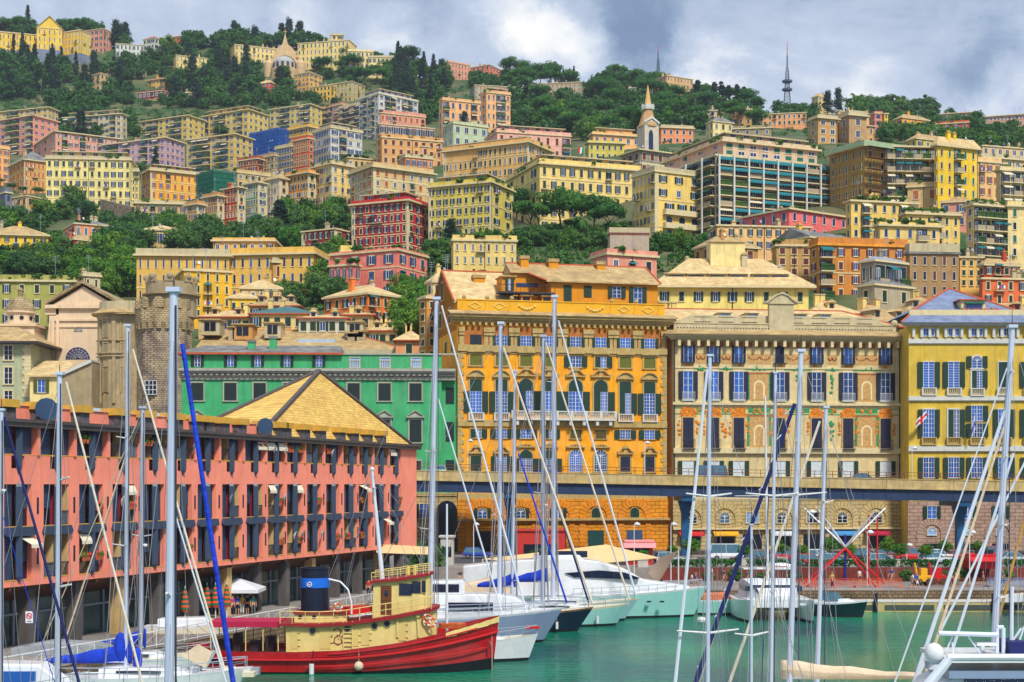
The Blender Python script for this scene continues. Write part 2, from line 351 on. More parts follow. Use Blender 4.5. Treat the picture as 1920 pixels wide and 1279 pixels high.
def bld(label,x0,xc,x1,yt,yb,col,nf,nA,nB=0,th=None,roof='flat',rh=10,win='sh',sh='g',mix=(0,1),name='apartment_building',root=None,dep=None,bands=0,bal=(),balB=(),pent=0,chim=2,pl=0,ww=.42,wh=.56,top=.5,skip=(),Y=None,base=None,cor=.5,rmat=None,grp=None,cat='building',corb=0,low=8,bcol=None,wmat=None,parapet=None):
 Yc=Y or GY(xc,yb);V=Vol(x0,xc,x1,Yc,th,dep);zt=V.z(yt);zb=V.z(yb)
 if root is None:
  root=thing(name,label,cat,(V.X,V.Y,zb),0,grp);root['zt']=zt
 R=root;a,b=V.a,V.b;mat=wmat or wm(col);rng=random.Random(int(x0*7+yt))
 off=Vector((V.X,V.Y,0))-Vector((R.location.x,R.location.y,0));zr=R.location.z
 def pt(name,mb,mats,parent=None,zo=0.):
  if parent is None:return mb.build(name,mats,R,(off.x,off.y,-zr),V.th)
  return mb.build(name,mats,parent)
 zl=zb-low
 w=MB();w.box(0,a,0,b,zl,zt,0)
 if base:w.box(-.12,a+.12,-.12,b+.12,zl,zb+(zt-zb)*base,1)
 fh=(zt-zb)/nf
 if bands:
  for k in range(1,nf):
   if bands==2 and k%2:continue
   z=zb+fh*k;w.box(-.1,a+.1,-.1,b+.1,z-.12-(.25 if bands==3 else 0),z+.12,1)
 if corb:
  for x in(0,a-.9):w.box(x-.06,x+.96,-.07,.3,zl,zt,1)
  w.box(-.07,.3,b-.9,b+.06,zl,zt,1)
 pt('wall',w,[mat,wm(bcol)if bcol else TRIM])
# cornice and roof
 cor*=.7;rm=rmat or{'hip':SLATE,'gable':SLATE,'red':TILER}.get(roof,CONC)
 r=MB();o=cor
 if roof in('hip','red','gable'):
  zz=zt;rhm=rh*Yc/F;r.box(-o,a+o,-o,b+o,zz,zz+.35,1)
  if roof=='gable' and a>=b:
   r.add([(-o,-o,zz+.36),(a+o,-o,zz+.36),(a+o,b+o,zz+.36),(-o,b+o,zz+.36),(-o,b/2,zz+rhm),(a+o,b/2,zz+rhm)],[(0,1,5,4),(2,3,4,5),(1,2,5),(3,0,4)],0)
  elif roof=='gable':
   r.add([(-o,-o,zz+.36),(a+o,-o,zz+.36),(a+o,b+o,zz+.36),(-o,b+o,zz+.36),(a/2,-o,zz+rhm),(a/2,b+o,zz+rhm)],[(0,4,5,3),(1,2,5,4),(0,1,4),(2,3,5)],0)
  else:
   m=min(a,b)/2;p=(m,b/2)if a>=b else(a/2,m);q=(a-m,b/2)if a>=b else(a/2,b-m)
   if(Vector(q)-Vector(p)).length<.6:q=(p[0]+.4,p[1])if a>=b else(p[0],p[1]+.4)
   vs=[(-o,-o,zz+.36),(a+o,-o,zz+.36),(a+o,b+o,zz+.36),(-o,b+o,zz+.36),(*p,zz+rhm),(*q,zz+rhm)]
   r.add(vs,[(0,1,5,4),(1,2,5),(2,3,4,5),(3,0,4)]if a>=b else[(0,1,4),(1,2,5,4),(2,3,5),(3,0,4,5)],0)
  ztop=lambda x,y:zz+.3+rhm*.55
  ro=pt('roof',r,[rm,TRIM])
 else:
  r.box(-o,a+o,-o,b+o,zt,zt+.4,1)
  ph=.9 if parapet is None else parapet
  if ph:
   t=.3;q=.15
   r.box(-q,a+q,-q,t,zt+.4,zt+.4+ph,2);r.box(-q,t,t,b+q,zt+.4,zt+.4+ph,2);r.box(a-t,a+q,t,b+q,zt+.4,zt+.4+ph,2);r.box(t,a-t,b-t,b+q,zt+.4,zt+.4+ph,2)
  r.box(t if ph else 0,a-.3,.3,b-.3,zt+.4,zt+.46,0)
  ro=pt('roof',r,[TERR,TRIM if not rmat else rmat,CONC if rng.random()<.35 else mat])
  ztop=lambda x,y:zt+.4
  if pent:
   d=2.2;pm=MB();ph2=pent*2.8
   pm.box(d,a-d,d,b-d,zt+.46,zt+ph2,0);pm.box(d-.8,a-d+.8,d-.8,b-d+.8,zt+ph2,zt+ph2+.3,1)
   po=pt('penthouse',pm,[mat,CONC]);nw=max(2,int(a/4))
   for i in range(nw):place(R,V,'window',wmesh('pl',1.6,1.8,'t',rng.choice((0,0,3,1))),d+(a-2*d)*(i+.5)/nw,d,zt+.9)
   if V.b>6 and nB:
    for i in range(max(1,int(b/5))):place(R,V,'window',wmesh('pl',1.4,1.6,'t',0),d,d+(b-2*d)*(i+.5)/max(1,int(b/5)),zt+.9,'B')
 if pl:
  for i in range(pl):
   fa=rng.random()<a/(a+(b if nB else 0));x=rng.uniform(.5,a-.5)if fa else .6;y=.7 if fa else rng.uniform(.5,b-.5)
   o_=ob('roof_plant',BUSHM[rng.randrange(3)],R,V.w(x,y,zt+.5)-R.location,rng.uniform(0,6));s_=rng.uniform(.8,1.7);o_.scale=(s_*1.4,s_*1.4,s_)
 for i in range(chim):
  x,y=rng.uniform(.15,.85)*a,rng.uniform(.3,.7)*b;c=MB();s_=rng.uniform(.3,.48);h=rng.uniform(1.2,1.9);z0=ztop(x,y)-(.3 if roof=='flat' else 1.2)
  if roof!='flat':h+=.6+rh*Yc/F*.25
  c.box(x-s_,x+s_,y-s_,y+s_,z0,z0+h,0);c.box(x-s_-.12,x+s_+.12,y-s_-.12,y+s_+.12,z0+h,z0+h+.18,1);c.box(x-s_*.6,x+s_*.6,y-s_*.6,y+s_*.6,z0+h+.18,z0+h+.5,0)
  pt('chimney',c,[mat if rng.random()<.5 else CONC,SLATE],ro)
 if rng.random()<.6 and chim:
  x,y=rng.uniform(.2,.8)*a,rng.uniform(.3,.6)*b;c=MB();z0=ztop(x,y)-.5;h=rng.uniform(3,4.5)
  c.tube((x,y,z0),(x,y,z0+h),.045,.03,4)
  for k in range(3):c.tube((x-.6,y,z0+h-.2-k*.3),(x+.6,y,z0+h-.2-k*.3),.03,.03,3)
  pt('antenna',c,[GREYM],ro)
# windows
 cnt=0
 sx=a/max(nA,1);wx=min(sx*ww,1.7);wz=fh*wh
 for k in range(nf):
  z=zb+fh*(k+.5)-wz*.5+fh*(.04)
  for fc,nn,L_,bl in(('A',nA,a,bal),('B',nB,b,balB)):
   if nn<=0:continue
   s_=L_/nn;wx_=min(s_*ww,1.8)
   for i in range(nn):
    if(k,i,fc)in skip or cnt>=98:continue
    p=s_*(i+.5);st,vv,w_,h_=win,mix[rng.randrange(len(mix))],wx_,wz
    if i in bl:st,vv,w_,h_,zz_='log',rng.randrange(4),s_*.86,fh*.78,zb+fh*k+.35
    else:zz_=z
    cnt+=1
    nm='balcony' if st=='log' else 'window'
    if fc=='A':place(R,V,nm,wmesh(st,w_,h_,sh,vv),p,0,zz_)
    else:place(R,V,nm,wmesh(st,w_,h_,sh,vv),0,p,zz_,'B')
 if win=='sh' and fh*Yc>0 and not bal and nA>1:
  for fc,nn,L_ in(('A',nA,a),('B',nB,b)):
   for i in range(int(nn*nf*.07+rng.random())):
    if not nn:break
    k=rng.randrange(1,nf)if nf>1 else 0;p=L_/nn*(rng.randrange(nn)+.5);z=zb+fh*(k+.5)-wz*.5-.1
    place(R,V,'balcony',BALM[rng.randrange(3)],p if fc=='A' else 0,0 if fc=='A' else p,z,fc)
  for i in range(1+(a>16)):
   x=rng.choice((.35,a-.35,a*.5));c=MB();c.tube((x,-.14,zl),(x,-.14,zt),.07,.07,5);pt('drainpipe',c,[RAIL])
 if chim:
  for i in range(2):
   x,y=rng.uniform(.1,.9)*a,rng.uniform(.15,.5)*b;z0=zt+.4;c=MB()
   if i:c.lathe([(.04,0),(.2,.06),(.34,.17)],9);o_=c.build('satellite_dish',[GREYM if rng.random()<.5 else RAILW],ro,(x,y,z0+1.+(rh*Yc/F*.5 if roof!='flat' else 0)));o_.rotation_euler=(pi/2-.4,0,.4)
   else:h=rng.uniform(3.5,5.5)+(rh*Yc/F*.5 if roof!='flat' else 0);c.tube((x,y,z0-.5),(x,y,z0+h),.05,.03,4);[c.tube((x-.5,y,z0+h-.15-q*.35),(x+.5,y,z0+h-.15-q*.35),.03,.03,3)for q in range(3)];pt('antenna',c,[GREYM],ro)
 LBL[label]=(root,V,zt,zb,pt)
 if label:BPOS.append(((x0+x1)/2,(yt+yb)/2,x1-x0,yb-yt,label))
 return root,V,zt,zb,pt
# ---------------------------------------------------------------- foliage
def rv(r):
 while True:
  v=Vector((r.uniform(-1,1),r.uniform(-1,1),r.uniform(-1,1)))
  if .05<v.length<1:return v
def crown(seed,clumps,per,leaf,shape,kind='broad'):
 r=random.Random(seed);b=MB()
 for c in range(clumps):
  d=rv(r).normalized();k=r.uniform(.35,.92);cx,cy,cz=shape(d,k,r);cr=r.uniform(.16,.34)
  if kind=='cypress':cr=r.uniform(.10,.17)
  for i in range(per):
   n_=rv(r).normalized();p=Vector((cx,cy,cz))+Vector((n_.x,n_.y,n_.z*.75))*cr*r.uniform(.75,1.05)
   nn=(n_+rv(r)*.7).normalized();t=nn.cross(rv(r)).normalized();u=nn.cross(t);s_=leaf*r.uniform(.6,1.3)
   b.add([p+t*s_,p+u*s_*.7,p-t*s_,p-u*s_*.7],[(0,1,2,3)])
 return b
LEAF_D=M('leaf_dark',S(58,112,56),.75,.4,1.4,kind='leaf',col2=S(112,156,60))
LEAF_B=M('leaf_bright',S(74,142,36),.75,.35,1.4,kind='leaf',col2=S(126,166,48))
LEAF_P=M('leaf_pine',S(48,116,40),.75,.35,1.4,kind='leaf',col2=S(84,142,44))
LEAF_C=M('leaf_cypress',S(30,64,50),.8,.3,1.4,kind='leaf',col2=S(44,80,52))
BARK=M('bark',S(104,78,58),.95,.3,3,bump=.6)
def sh_round(d,k,r):return(d.x*k*.95,d.y*k*.95,.95+d.z*k*.78)
def sh_flat(d,k,r):return(d.x*k*1.15,d.y*k*1.15,1.5+abs(d.z)*k*.42)
def sh_cyp(d,k,r):
 z=r.random();w=.34*(1-z**2.2)*(.5+min(1,z*5)*.5);a_=r.uniform(0,2*pi);q=sqrt(r.random());return(cos(a_)*w*q,sin(a_)*w*q,.15+z*2.6)
def sh_cone(d,k,r):
 z=r.random();w=.8*(1-z)**.9*(.8+.35*sin(z*26));a_=r.uniform(0,2*pi);q=sqrt(r.random());return(cos(a_)*w*q,sin(a_)*w*q,.3+z*2.1)
def trunk(seed,h,r0,limbs,reach,top):
 r=random.Random(seed);b=MB();p=Vector((0,0,-.25));q=Vector((r.uniform(-.06,.06),r.uniform(-.06,.06),h*.5));t=Vector((r.uniform(-.12,.12),r.uniform(-.12,.12),h))
 b.tube(p,q,r0,r0*.75,7);b.tube(q,t,r0*.75,r0*.5,7)
 for i in range(limbs):
  a_=2*pi*i/limbs+r.uniform(-.4,.4);s_=q.lerp(t,r.uniform(.3,1));e=Vector((cos(a_)*reach,sin(a_)*reach,top*r.uniform(.8,1.05)));m_=s_.lerp(e,.5)+Vector((0,0,.08))
  b.tube(s_,m_,r0*.4,r0*.25,5);b.tube(m_,e,r0*.25,r0*.08,4)
 return b
CROWNS,TRUNKS,BUSHM={},{},[]
for i in range(4):
 CROWNS['lite',i]=crown(10+i,46,20,.115,sh_round)
 CROWNS['broad',i]=crown(10+i,52,62,.062,sh_round).mesh('crown',LEAF_D);CROWNS['bright',i]=crown(30+i,52,62,.062,sh_round).mesh('crown',LEAF_B)
 TRUNKS['broad',i]=TRUNKS['bright',i]=trunk(i,.8,.07,5,.5,1.2).mesh('trunk',BARK)
for i in range(3):
 CROWNS['pine',i]=crown(50+i,44,70,.055,sh_flat).mesh('crown',LEAF_P);TRUNKS['pine',i]=trunk(60+i,1.2,.055,6,.7,1.6).mesh('trunk',BARK)
 CROWNS['cypress',i]=crown(70+i,90,30,.05,sh_cyp,'cypress').mesh('crown',LEAF_C);TRUNKS['cypress',i]=trunk(80+i,.5,.05,3,.1,.8).mesh('trunk',BARK)
 CROWNS['cedar',i]=crown(90+i,70,40,.06,sh_cone,'cedar').mesh('crown',LEAF_C);TRUNKS['cedar',i]=trunk(95+i,1.6,.06,7,.35,1.3).mesh('trunk',BARK)
 BUSHM.append(crown(120+i,9,30,.16,lambda d,k,r:(d.x*k*.6,d.y*k*.6,.45+d.z*k*.4)).mesh('foliage',LEAFS))
CROWNS['bush',0]=BUSHM[0]
TN={'broad':('broadleaf_tree','tree',4),'bright':('broadleaf_tree','tree',4),'pine':('umbrella_pine','pine tree',3),'cypress':('cypress_tree','cypress',3),'cedar':('cedar_tree','conifer',3)}
def tree(kind,loc,size,label,grp,rng=random,sz=1.):
 nm,cat,k=TN[kind];i=rng.randrange(k);t=thing(nm,label,cat,loc,rng.uniform(0,6.28),grp)
 o=ob('crown',CROWNS[kind,i],t);o.scale=(size,size,size*sz)
 o=ob('trunk',TRUNKS[kind,i],t);o.scale=(size,size,size*sz)
 return t
# ---------------------------------------------------------------- water, ground, terrain
WATER=M('water',(.012,.10,.085),.07,.25,.05,spec=.6)
def water_mat():
 nt=WATER.node_tree;n=mkn(nt);L=nt.links.new;b=next(x for x in nt.nodes if x.type=='BSDF_PRINCIPLED');tc=n('TexCoord')
 def nz(s_,sc,det):
  m=n('Mapping');m.inputs['Scale'].default_value=s_;L(tc.outputs['Object'],m.inputs[0]);t=n('TexNoise');t.inputs['Scale'].default_value=sc;t.inputs['Detail'].default_value=det;L(m.outputs[0],t.inputs['Vector']);return t.outputs['Fac']
 a=n('Math',operation='ADD');L(nz((.6,1,1),2.2,5),a.inputs[0]);L(nz((.5,1,1),.4,3),a.inputs[1])
 bp=n('Bump');bp.inputs['Strength'].default_value=1;bp.inputs['Distance'].default_value=.17;L(a.outputs[0],bp.inputs['Height']);L(bp.outputs[0],b.inputs['Normal'])
 r=n('ValToRGB');L(nz((1,.6,1),.06,3),r.inputs[0]);e=r.color_ramp.elements
 e[0].position=.35;e[0].color=(*S(3,70,80),1);e[1].position=.65;e[1].color=(*S(4,142,102),1);L(r.outputs[0],b.inputs['Base Color']);b.inputs['IOR'].default_value=1.33;wd=n('MapRange');L(nz((1,.35,1),.045,4),wd.inputs[0]);wd.inputs[1].default_value=.38;wd.inputs[2].default_value=.6;wd.inputs[3].default_value=.3;wd.inputs[4].default_value=2.4;L(wd.outputs[0],bp.inputs['Strength'])
water_mat()
struct(MB().quad((-500,-60,0),(500,-60,0),(500,164,0),(-500,164,0)).build('water',WATER))
COBB=M('paving_stone',S(150,142,136),.9,.2,1,kind='ground',col2=S(120,112,108))
QWALL=M('quay_stone',S(160,134,104),.9,.25,1,kind='stone',col2=S(96,84,66),bump=.6)
ASPH=M('asphalt',(.06,.06,.065),.9,.25,1)
GRASS=M('hill_soil',S(46,84,36),.95,.4,.25,kind='ground',col2=S(104,100,66),bump=.5)
SEAB=M('seabed',(.02,.06,.05),.9)
struct(MB().box(-500,500,-60,163,-6,-5).build('seabed',SEAB))
qp=[(-40,56),(-6.2,162),(400,162),(400,179),(-60,179),(-400,179),(-400,56)]
struct(MB().slab(qp,-5,QZ).build('quay',QWALL))
struct(MB().slab([(-39.7,56.5),(-6.4,162.3),(400,162.3),(400,179),(-400,179),(-400,56.5)],QZ,QZ+.02).build('quay_pavement',COBB))
struct(MB().slab([(-400,179),(400,179),(400,262),(-400,262)],-5,SZ).build('street_ground',COBB))
struct(MB().slab([(-14,188),(400,188),(400,204),(-14,204)],SZ,SZ+.03).build('road',ASPH))
def terrain():
 cols=list(range(-400,2321,40));N=46;vs=[];fs=[]
 for px in cols:
  ry=interp(RIDGE,px);ys=[640+(ry-640)*(j/N)for j in range(N+1)]
  q=[P(px,640,F/11.2-4)];q[0].z=-2
  q+=[G(px,y)for y in ys];e=q[-1];q+=[e+Vector((e.x*.1,90,-6)),e+Vector((e.x*.4,400,-90)),e+Vector((e.x,1200,-320))]
  vs+=q
 k=N+5
 for i in range(len(cols)-1):
  for j in range(k-1):a=i*k+j;fs.append((a,a+k,a+k+1,a+1))
 b=MB();b.add(vs,fs);o=b.build('hillside',GRASS,smooth=True);struct(o)
terrain()
# ---------------------------------------------------------------- the hillside city, far rows first
B=bld
BASEG=(128,140,158)
def gable_front(root,V,zt,rh,mat,rm):
 """Pediment wall and pitched roof running back from face A."""
 a,b=V.a,V.b;h=rh*V.Y/F;off=Vector((V.X,V.Y,0))-Vector((root.location.x,root.location.y,root.location.z))
 w=MB();w.prism([(0,zt),(a,zt),(a/2,zt+h)],0,.4);w.build('gable',mat,root,off,V.th)
 r=MB();o=.7;k=.35
 for s_ in(0,1):
  x0,x1=(-o,a/2)if s_==0 else(a+o,a/2);z0=zt-h*o/(a/2)
  r.add([(x0,-o,z0),(x1,-o,zt+h),(x1,b,zt+h),(x0,b,z0),(x0,-o,z0+k),(x1,-o,zt+h+k),(x1,b,zt+h+k),(x0,b,z0+k)],[(0,1,5,4),(4,5,6,7),(0,3,2,1),(3,7,6,2),(0,4,7,3)],0)
 r.build('roof',rm,root,off,V.th)
# top left institute
r=B('large yellow institute with a gabled front and blue-grey base high on the left hill',69,69,117,52,120,'ye',5,5,parapet=0,chim=0,base=.42,bcol=BASEG,mix=(4,),ww=.22,cor=.4,name='institute_building')
gable_front(r[0],r[1],r[2]+.4,22,wm('ye'),SLATEP)
B('',115,152,171,57,122,'ye',5,5,6,66,root=r[0],roof='hip',rh=8,chim=0,base=.35,bcol=BASEG,mix=(4,),ww=.25)
B('',-30,-30,69,58,112,'ye',4,12,root=r[0],roof='hip',rh=8,chim=0,base=.4,bcol=BASEG,mix=(4,1),ww=.25)
B('pinkish four-storey palace behind the yellow institute',126,194,209,54,100,'pk',4,3,8,68,roof='hip',rh=5,sh='g',ww=.3)
B('long low whitish house left of the square red-roofed tower',217,217,270,82,106,'cw',2,7,roof='hip',rh=3,chim=1,ww=.3)
B('square white tower house with a small red pyramid roof on the hilltop',268,290,304,71,103,'cw',3,2,3,60,roof='red',rh=7,chim=0,name='tower_house',cat='house')
B('salmon-red hilltop house half hidden by a tall tree',302,338,352,68,96,(226,96,66),3,2,5,66,roof='red',rh=4,chim=1,name='house',cat='house')
B('long cream hospital wing low among cedars beside the domed church',330,330,426,104,140,'cr',3,14,roof='hip',rh=6,th=22,chim=6,mix=(1,4),sh='t',ww=.3)
r=B('long cream convent crowning the ridge behind the domed church',440,440,560,84,126,'cr',4,15,th=24,roof='hip',rh=8,chim=4,mix=(1,4),sh='t',ww=.28,name='convent_building')
B('',558,558,655,82,130,'cr',4,13,th=-12,root=r[0],roof='hip',rh=8,chim=4,mix=(1,4),sh='t',ww=.28,dep=14)
r=B('cream villa with a square lookout tower right of the convent',588,588,655,78,118,'cr',3,8,th=6,Y=F/2.85,ww=.3,sh='g',chim=2,name='villa',cat='villa')
B('',621,621,643,66,84,'cr',2,2,root=r[0],Y=F/2.84,dep=7,chim=0,cor=.8)
r=B('stepped cream palace behind umbrella pines right of the lookout villa',652,652,700,96,140,'pa',4,6,th=8,ww=.28,sh='g',chim=2,name='palace',cat='building')
B('',690,690,738,108,145,'pa',3,6,th=0,root=r[0],roof='flat',chim=1,ww=.3)
# villas on the wooded slope
r=B('small beige tower villa with a red pyramid roof on the wooded slope',172,188,203,138,170,'bs',3,2,2,55,roof='red',rh=6,chim=0,name='villa',cat='villa',mix=(1,4))
B('',190,203,214,156,172,'bs',1,2,1,60,root=r[0],chim=0,parapet=.8,mix=(4,))
B('small pink villa with wide red eaves below the yellow institute',98,132,146,170,191,'pk',2,2,4,66,roof='red',rh=6,chim=2,sh='r',mix=(1,4),name='villa',cat='villa',cor=1.2)
r=B('golden villa with a red hipped roof above a long dark-red terrace house',276,308,322,148,168,(240,186,60),2,2,4,66,roof='red',rh=7,chim=1,mix=(4,0),name='villa',cat='villa',cor=1.4)
B('long dark-red terrace house under the golden villa',236,306,326,170,192,(128,46,62),2,3,9,68,parapet=.6,chim=0,mix=(4,),ww=.5,name='terrace_house',cat='house',base=.45,bcol=(190,150,110))
B('crimson villa with a pale hipped roof beside a lone cypress',480,508,522,155,180,(206,48,44),3,2,4,62,roof='hip',rh=9,rmat=SLATEP,chim=1,mix=(4,1),name='villa',cat='villa')
r=B('tall orange house in front of the domed church',552,580,604,136,178,(238,178,96),5,3,4,58,roof='hip',rh=5,mix=(1,0),sh='t',ww=.3,name='house',cat='house')
B('low golden house in front of the orange house below the domed church',586,620,632,160,190,(242,190,70),3,2,5,66,roof='hip',rh=3,mix=(1,),name='house',cat='house')
B('plain grey-yellow block right of the tall orange house under the pines',616,660,684,153,190,(196,178,120),4,3,6,62,roof='hip',rh=5,mix=(1,4),ww=.3)
# hilltop centre
r=B('flat-roofed peach palace alone on the central skyline',811,840,882,116,148,'pk',3,7,4,35,parapet=.6,mix=(1,),sh='g',ww=.28,chim=2,name='palace')
B('salmon palace with a stepped tiled roof right of the peach palace',868,918,946,122,152,(220,130,110),3,5,6,60,roof='hip',rh=9,mix=(1,),sh='g',ww=.3,chim=3,name='palace')
r=B('long grey institute with a blue-grey roof and orange shutters in the woods',890,890,1010,160,186,(176,176,156),3,16,th=12,roof='hip',rh=5,rmat=SLATEB,sh='o',mix=(1,),ww=.32,chim=2,name='institute_building')
B('',1008,1008,1090,158,186,(176,176,156),3,10,th=-10,root=r[0],roof='hip',rh=5,rmat=SLATEB,sh='o',mix=(1,),ww=.32,chim=1)
B('tall peach palace on the skyline below the lattice mast',1222,1250,1299,142,195,(226,180,128),5,8,4,30,roof='hip',rh=6,mix=(1,4),ww=.28,chim=5,name='palace')
B('low white villa with a red roof half hidden in the central woods',1158,1158,1192,166,180,'cw',2,4,roof='red',rh=4,chim=1,name='villa',cat='villa')
B('pink loggia house glimpsed through trees behind the bell tower',1240,1240,1277,204,236,'pk',3,5,mix=(1,4),sh='g',chim=1,name='house',cat='house',Y=F/3.7)
B('narrow beige skyline house with a hipped roof between dark firs',1522,1534,1556,181,205,(206,182,120),3,3,2,35,roof='hip',rh=9,mix=(4,1),chim=1,name='house',cat='house')
B('low peach house with an open loggia below the red-topped lattice mast',1430,1430,1512,215,238,'sa',2,9,roof='hip',rh=3,mix=(4,1),chim=3,name='house',cat='house')
B('tiny cream house with a white dormer left of the loggia house',1392,1392,1412,210,222,'cr',1,3,roof='hip',rh=4,chim=1,name='house',cat='house')
B('long pink flats with white balcony piers at the right skyline',1762,1762,1832,215,234,'pk',2,10,parapet=0,cor=1.,chim=4,mix=(4,1),sh='b',ww=.5)
B('longer reddish flats with two balcony rows at the far right skyline',1848,1848,1960,220,250,'pk',3,16,parapet=0,cor=1.,chim=5,mix=(4,1),sh='b',ww=.55)
# left: rows of 1960s apartment slabs
def slab(label,x0,xc,x1,yt,yb,col,nf,nA,nB,th,**k):
 d=dict(parapet=0,cor=1.1,bands=1,win='pl',mix=(0,1,4,0,2),sh='b',ww=.5,wh=.5,chim=3,grp='postwar apartment slabs on the upper hillside');d.update(k)
 return B(label,x0,xc,x1,yt,yb,col,nf,nA,nB,th,**d)
slab('yellow-banded slab behind the pink balconied slab at the left edge',-40,90,109,202,244,(222,190,110),4,3,12,70,balB=(2,5,6,9),pl=5)
slab('pink slab with white balconies at the far left edge',-50,62,109,217,292,(222,150,130),6,4,9,60,balB=(0,2,3,5,6),pl=3)
slab('white slab with a wide flat eave behind a dark cedar',120,228,238,214,262,(214,202,166),4,1,10,74,balB=(1,4,5,8,9),pent=.9,pl=5)
slab('yellow slab with white floor bands left of the central trio',264,352,384,217,262,(226,194,92),4,3,8,62,balB=(1,2,5,6),pl=10)
slab('yellow slab with a rooftop garden in the middle of the trio',381,466,503,206,256,(226,196,100),4,4,8,60,balB=(1,4,5,7),pent=.9,pl=8)
slab('yellow slab with striped awnings right of the trio',506,582,604,196,242,(222,200,112),4,2,8,62,balB=(0,1,4,5),pent=.0,pl=4)
slab('pink gable-ended block with long tiled eaves behind the lemon palace',56,104,226,247,305,(226,166,146),4,11,4,32,bands=0,win='sh',sh='g',mix=(4,0,1),ww=.34,bal=(1,4,7))
slab('lilac slab with teal awnings in the middle of the left slope',190,310,346,259,325,(212,168,186),5,4,11,64,balB=(1,3,6,8,9))
slab('yellow slab with grey glazed balconies right of the lilac slab',350,440,474,252,330,(220,188,98),6,3,8,62,balB=(1,2,4,5,6))
r=B('tall block wrapped in blue scaffold netting',470,522,537,245,300,(96,128,158),5,2,8,52,win='sh',mix=(1,),sh='g',chim=1,pl=2)
# ochre blocks between
B('small ochre palace with a bracketed eave right of the blue-netted block',538,578,600,238,285,'yo',4,3,7,52,mix=(1,0),cor=1,chim=1,pl=3)
B('brick-red block squeezed left of the white balconied palace',548,578,588,260,325,(196,88,56),5,1,7,52,mix=(1,),ww=.4,chim=1,bands=2)
B('white palace with blue shutters and iron balconies mid-slope',586,620,679,240,318,(214,214,208),5,4,7,40,sh='b',mix=(0,0,4),ww=.4,pent=.9,pl=4,bal=(1,),bands=2)
B('grey-beige narrow block left of the brick-red block',516,546,556,275,325,(176,156,122),4,1,6,52,sh='b',mix=(0,),chim=1)
B('lower grey-beige block stepping down from the narrow grey one',482,514,520,292,330,(166,146,116),3,1,5,52,sh='g',mix=(1,4),chim=1,name='house',cat='house')
B('peach block with rows of brown shutters below the yellow glazed slab',385,428,450,294,330,(240,186,112),3,2,7,58,sh='r',mix=(1,),ww=.34,chim=2,pl=2)
B('red-brown block with a cluttered roof terrace below the blue-netted block',446,482,502,298,335,(168,92,62),3,2,5,58,sh='r',mix=(1,0),chim=2,pl=3)
B('beige block behind green netting with yellow eaves',416,445,515,324,380,(206,178,122),4,6,4,34,sh='g',mix=(1,4),chim=1,roof='flat',pl=2)
B('block wrapped in green scaffold netting',373,402,437,324,395,(40,128,104),4,3,4,40,mix=(1,),sh='t',chim=0)
# centre-top cluster
B('white apartment house with curved balconies and a stepped penthouse',673,710,784,176,262,(208,208,204),7,7,5,42,roof='flat',win='pl',mix=(0,2,4),sh='g',bal=(1,2,4,5),balB=(1,3),pent=1,ww=.5,pl=3,parapet=.5)
B('dark pink balconied block stepping up left of the white apartment house',636,690,722,192,250,(206,150,138),5,3,5,50,win='pl',mix=(0,4),balB=(0,1,2,3,4),bal=(0,),ww=.5,pl=2)
B('cluttered pinkish block at the edge of the pines left of the white apartment house',598,640,672,196,240,(188,140,122),4,3,5,48,win='pl',mix=(0,4),balB=(0,2,3),ww=.5,pl=2)
B('pink villa with orange shutters and a balustraded roof below the white apartment house',700,712,798,212,262,'pk',3,8,1,24,sh='o',mix=(1,1,0),chim=0,parapet=1.2,pl=4)
B('wide pink house with open black shutters under a terrace awning',706,712,814,233,275,'ps',2,8,1,22,sh='n',mix=(0,),roof='hip',rh=5,chim=1)
B('peach house with grey roof terrace and dark-red shutters left of centre',706,716,830,258,325,(222,168,108),4,8,1,20,sh='r',mix=(1,),chim=1,parapet=1.1,pl=9)
r=B('peach block with a red-chaired roof terrace below the central woods',823,830,908,188,262,(238,186,132),4,6,1,22,win='pl',sh='b',mix=(0,2,1),bal=(0,4),pl=4,parapet=1,ww=.34)
B('taller peach block with stacked corner balconies beside the red-chaired terrace',902,912,957,174,262,(238,184,130),5,5,1,22,win='pl',sh='b',mix=(0,2),bal=(2,3),pl=2,ww=.4,pent=.9)
B('pale green house with a plain side wall behind the tall dark cypress',832,850,915,232,275,(190,204,170),2,4,2,30,mix=(4,),chim=1,pl=3)
B('small pink house between the two cypresses',880,884,920,232,262,'pk',2,3,0,10,mix=(4,),sh='r',chim=1,name='house',cat='house')
r=B('wide pink palace with dark-red shutters and a glazed roof terrace',908,932,1070,248,320,(236,180,162),3,8,1,16,sh='r',mix=(1,),ww=.3,pent=1.,pl=9,parapet=1,bal=(7,))
B('pink house with a big dormer above a blue-railed terrace',765,790,832,275,315,'ps',2,3,2,28,mix=(1,),sh='r',roof='hip',rh=8,chim=1,pl=5,name='house',cat='house')
B('orange house under the blue-railed terrace',745,760,812,295,335,(222,140,84),2,5,1,24,mix=(4,0),sh='b',pl=6,chim=0,name='house',cat='house')
B('wide tan palace with a long balustraded cornice behind the cream rotunda',808,990,1035,268,370,(222,178,112),5,4,17,62,Y=F/6.1,sh='g',mix=(1,0,4),ww=.34,corb=1,parapet=1.2,cor=1.3,pent=.8,chim=1,bands=2,pl=6,dep=30)
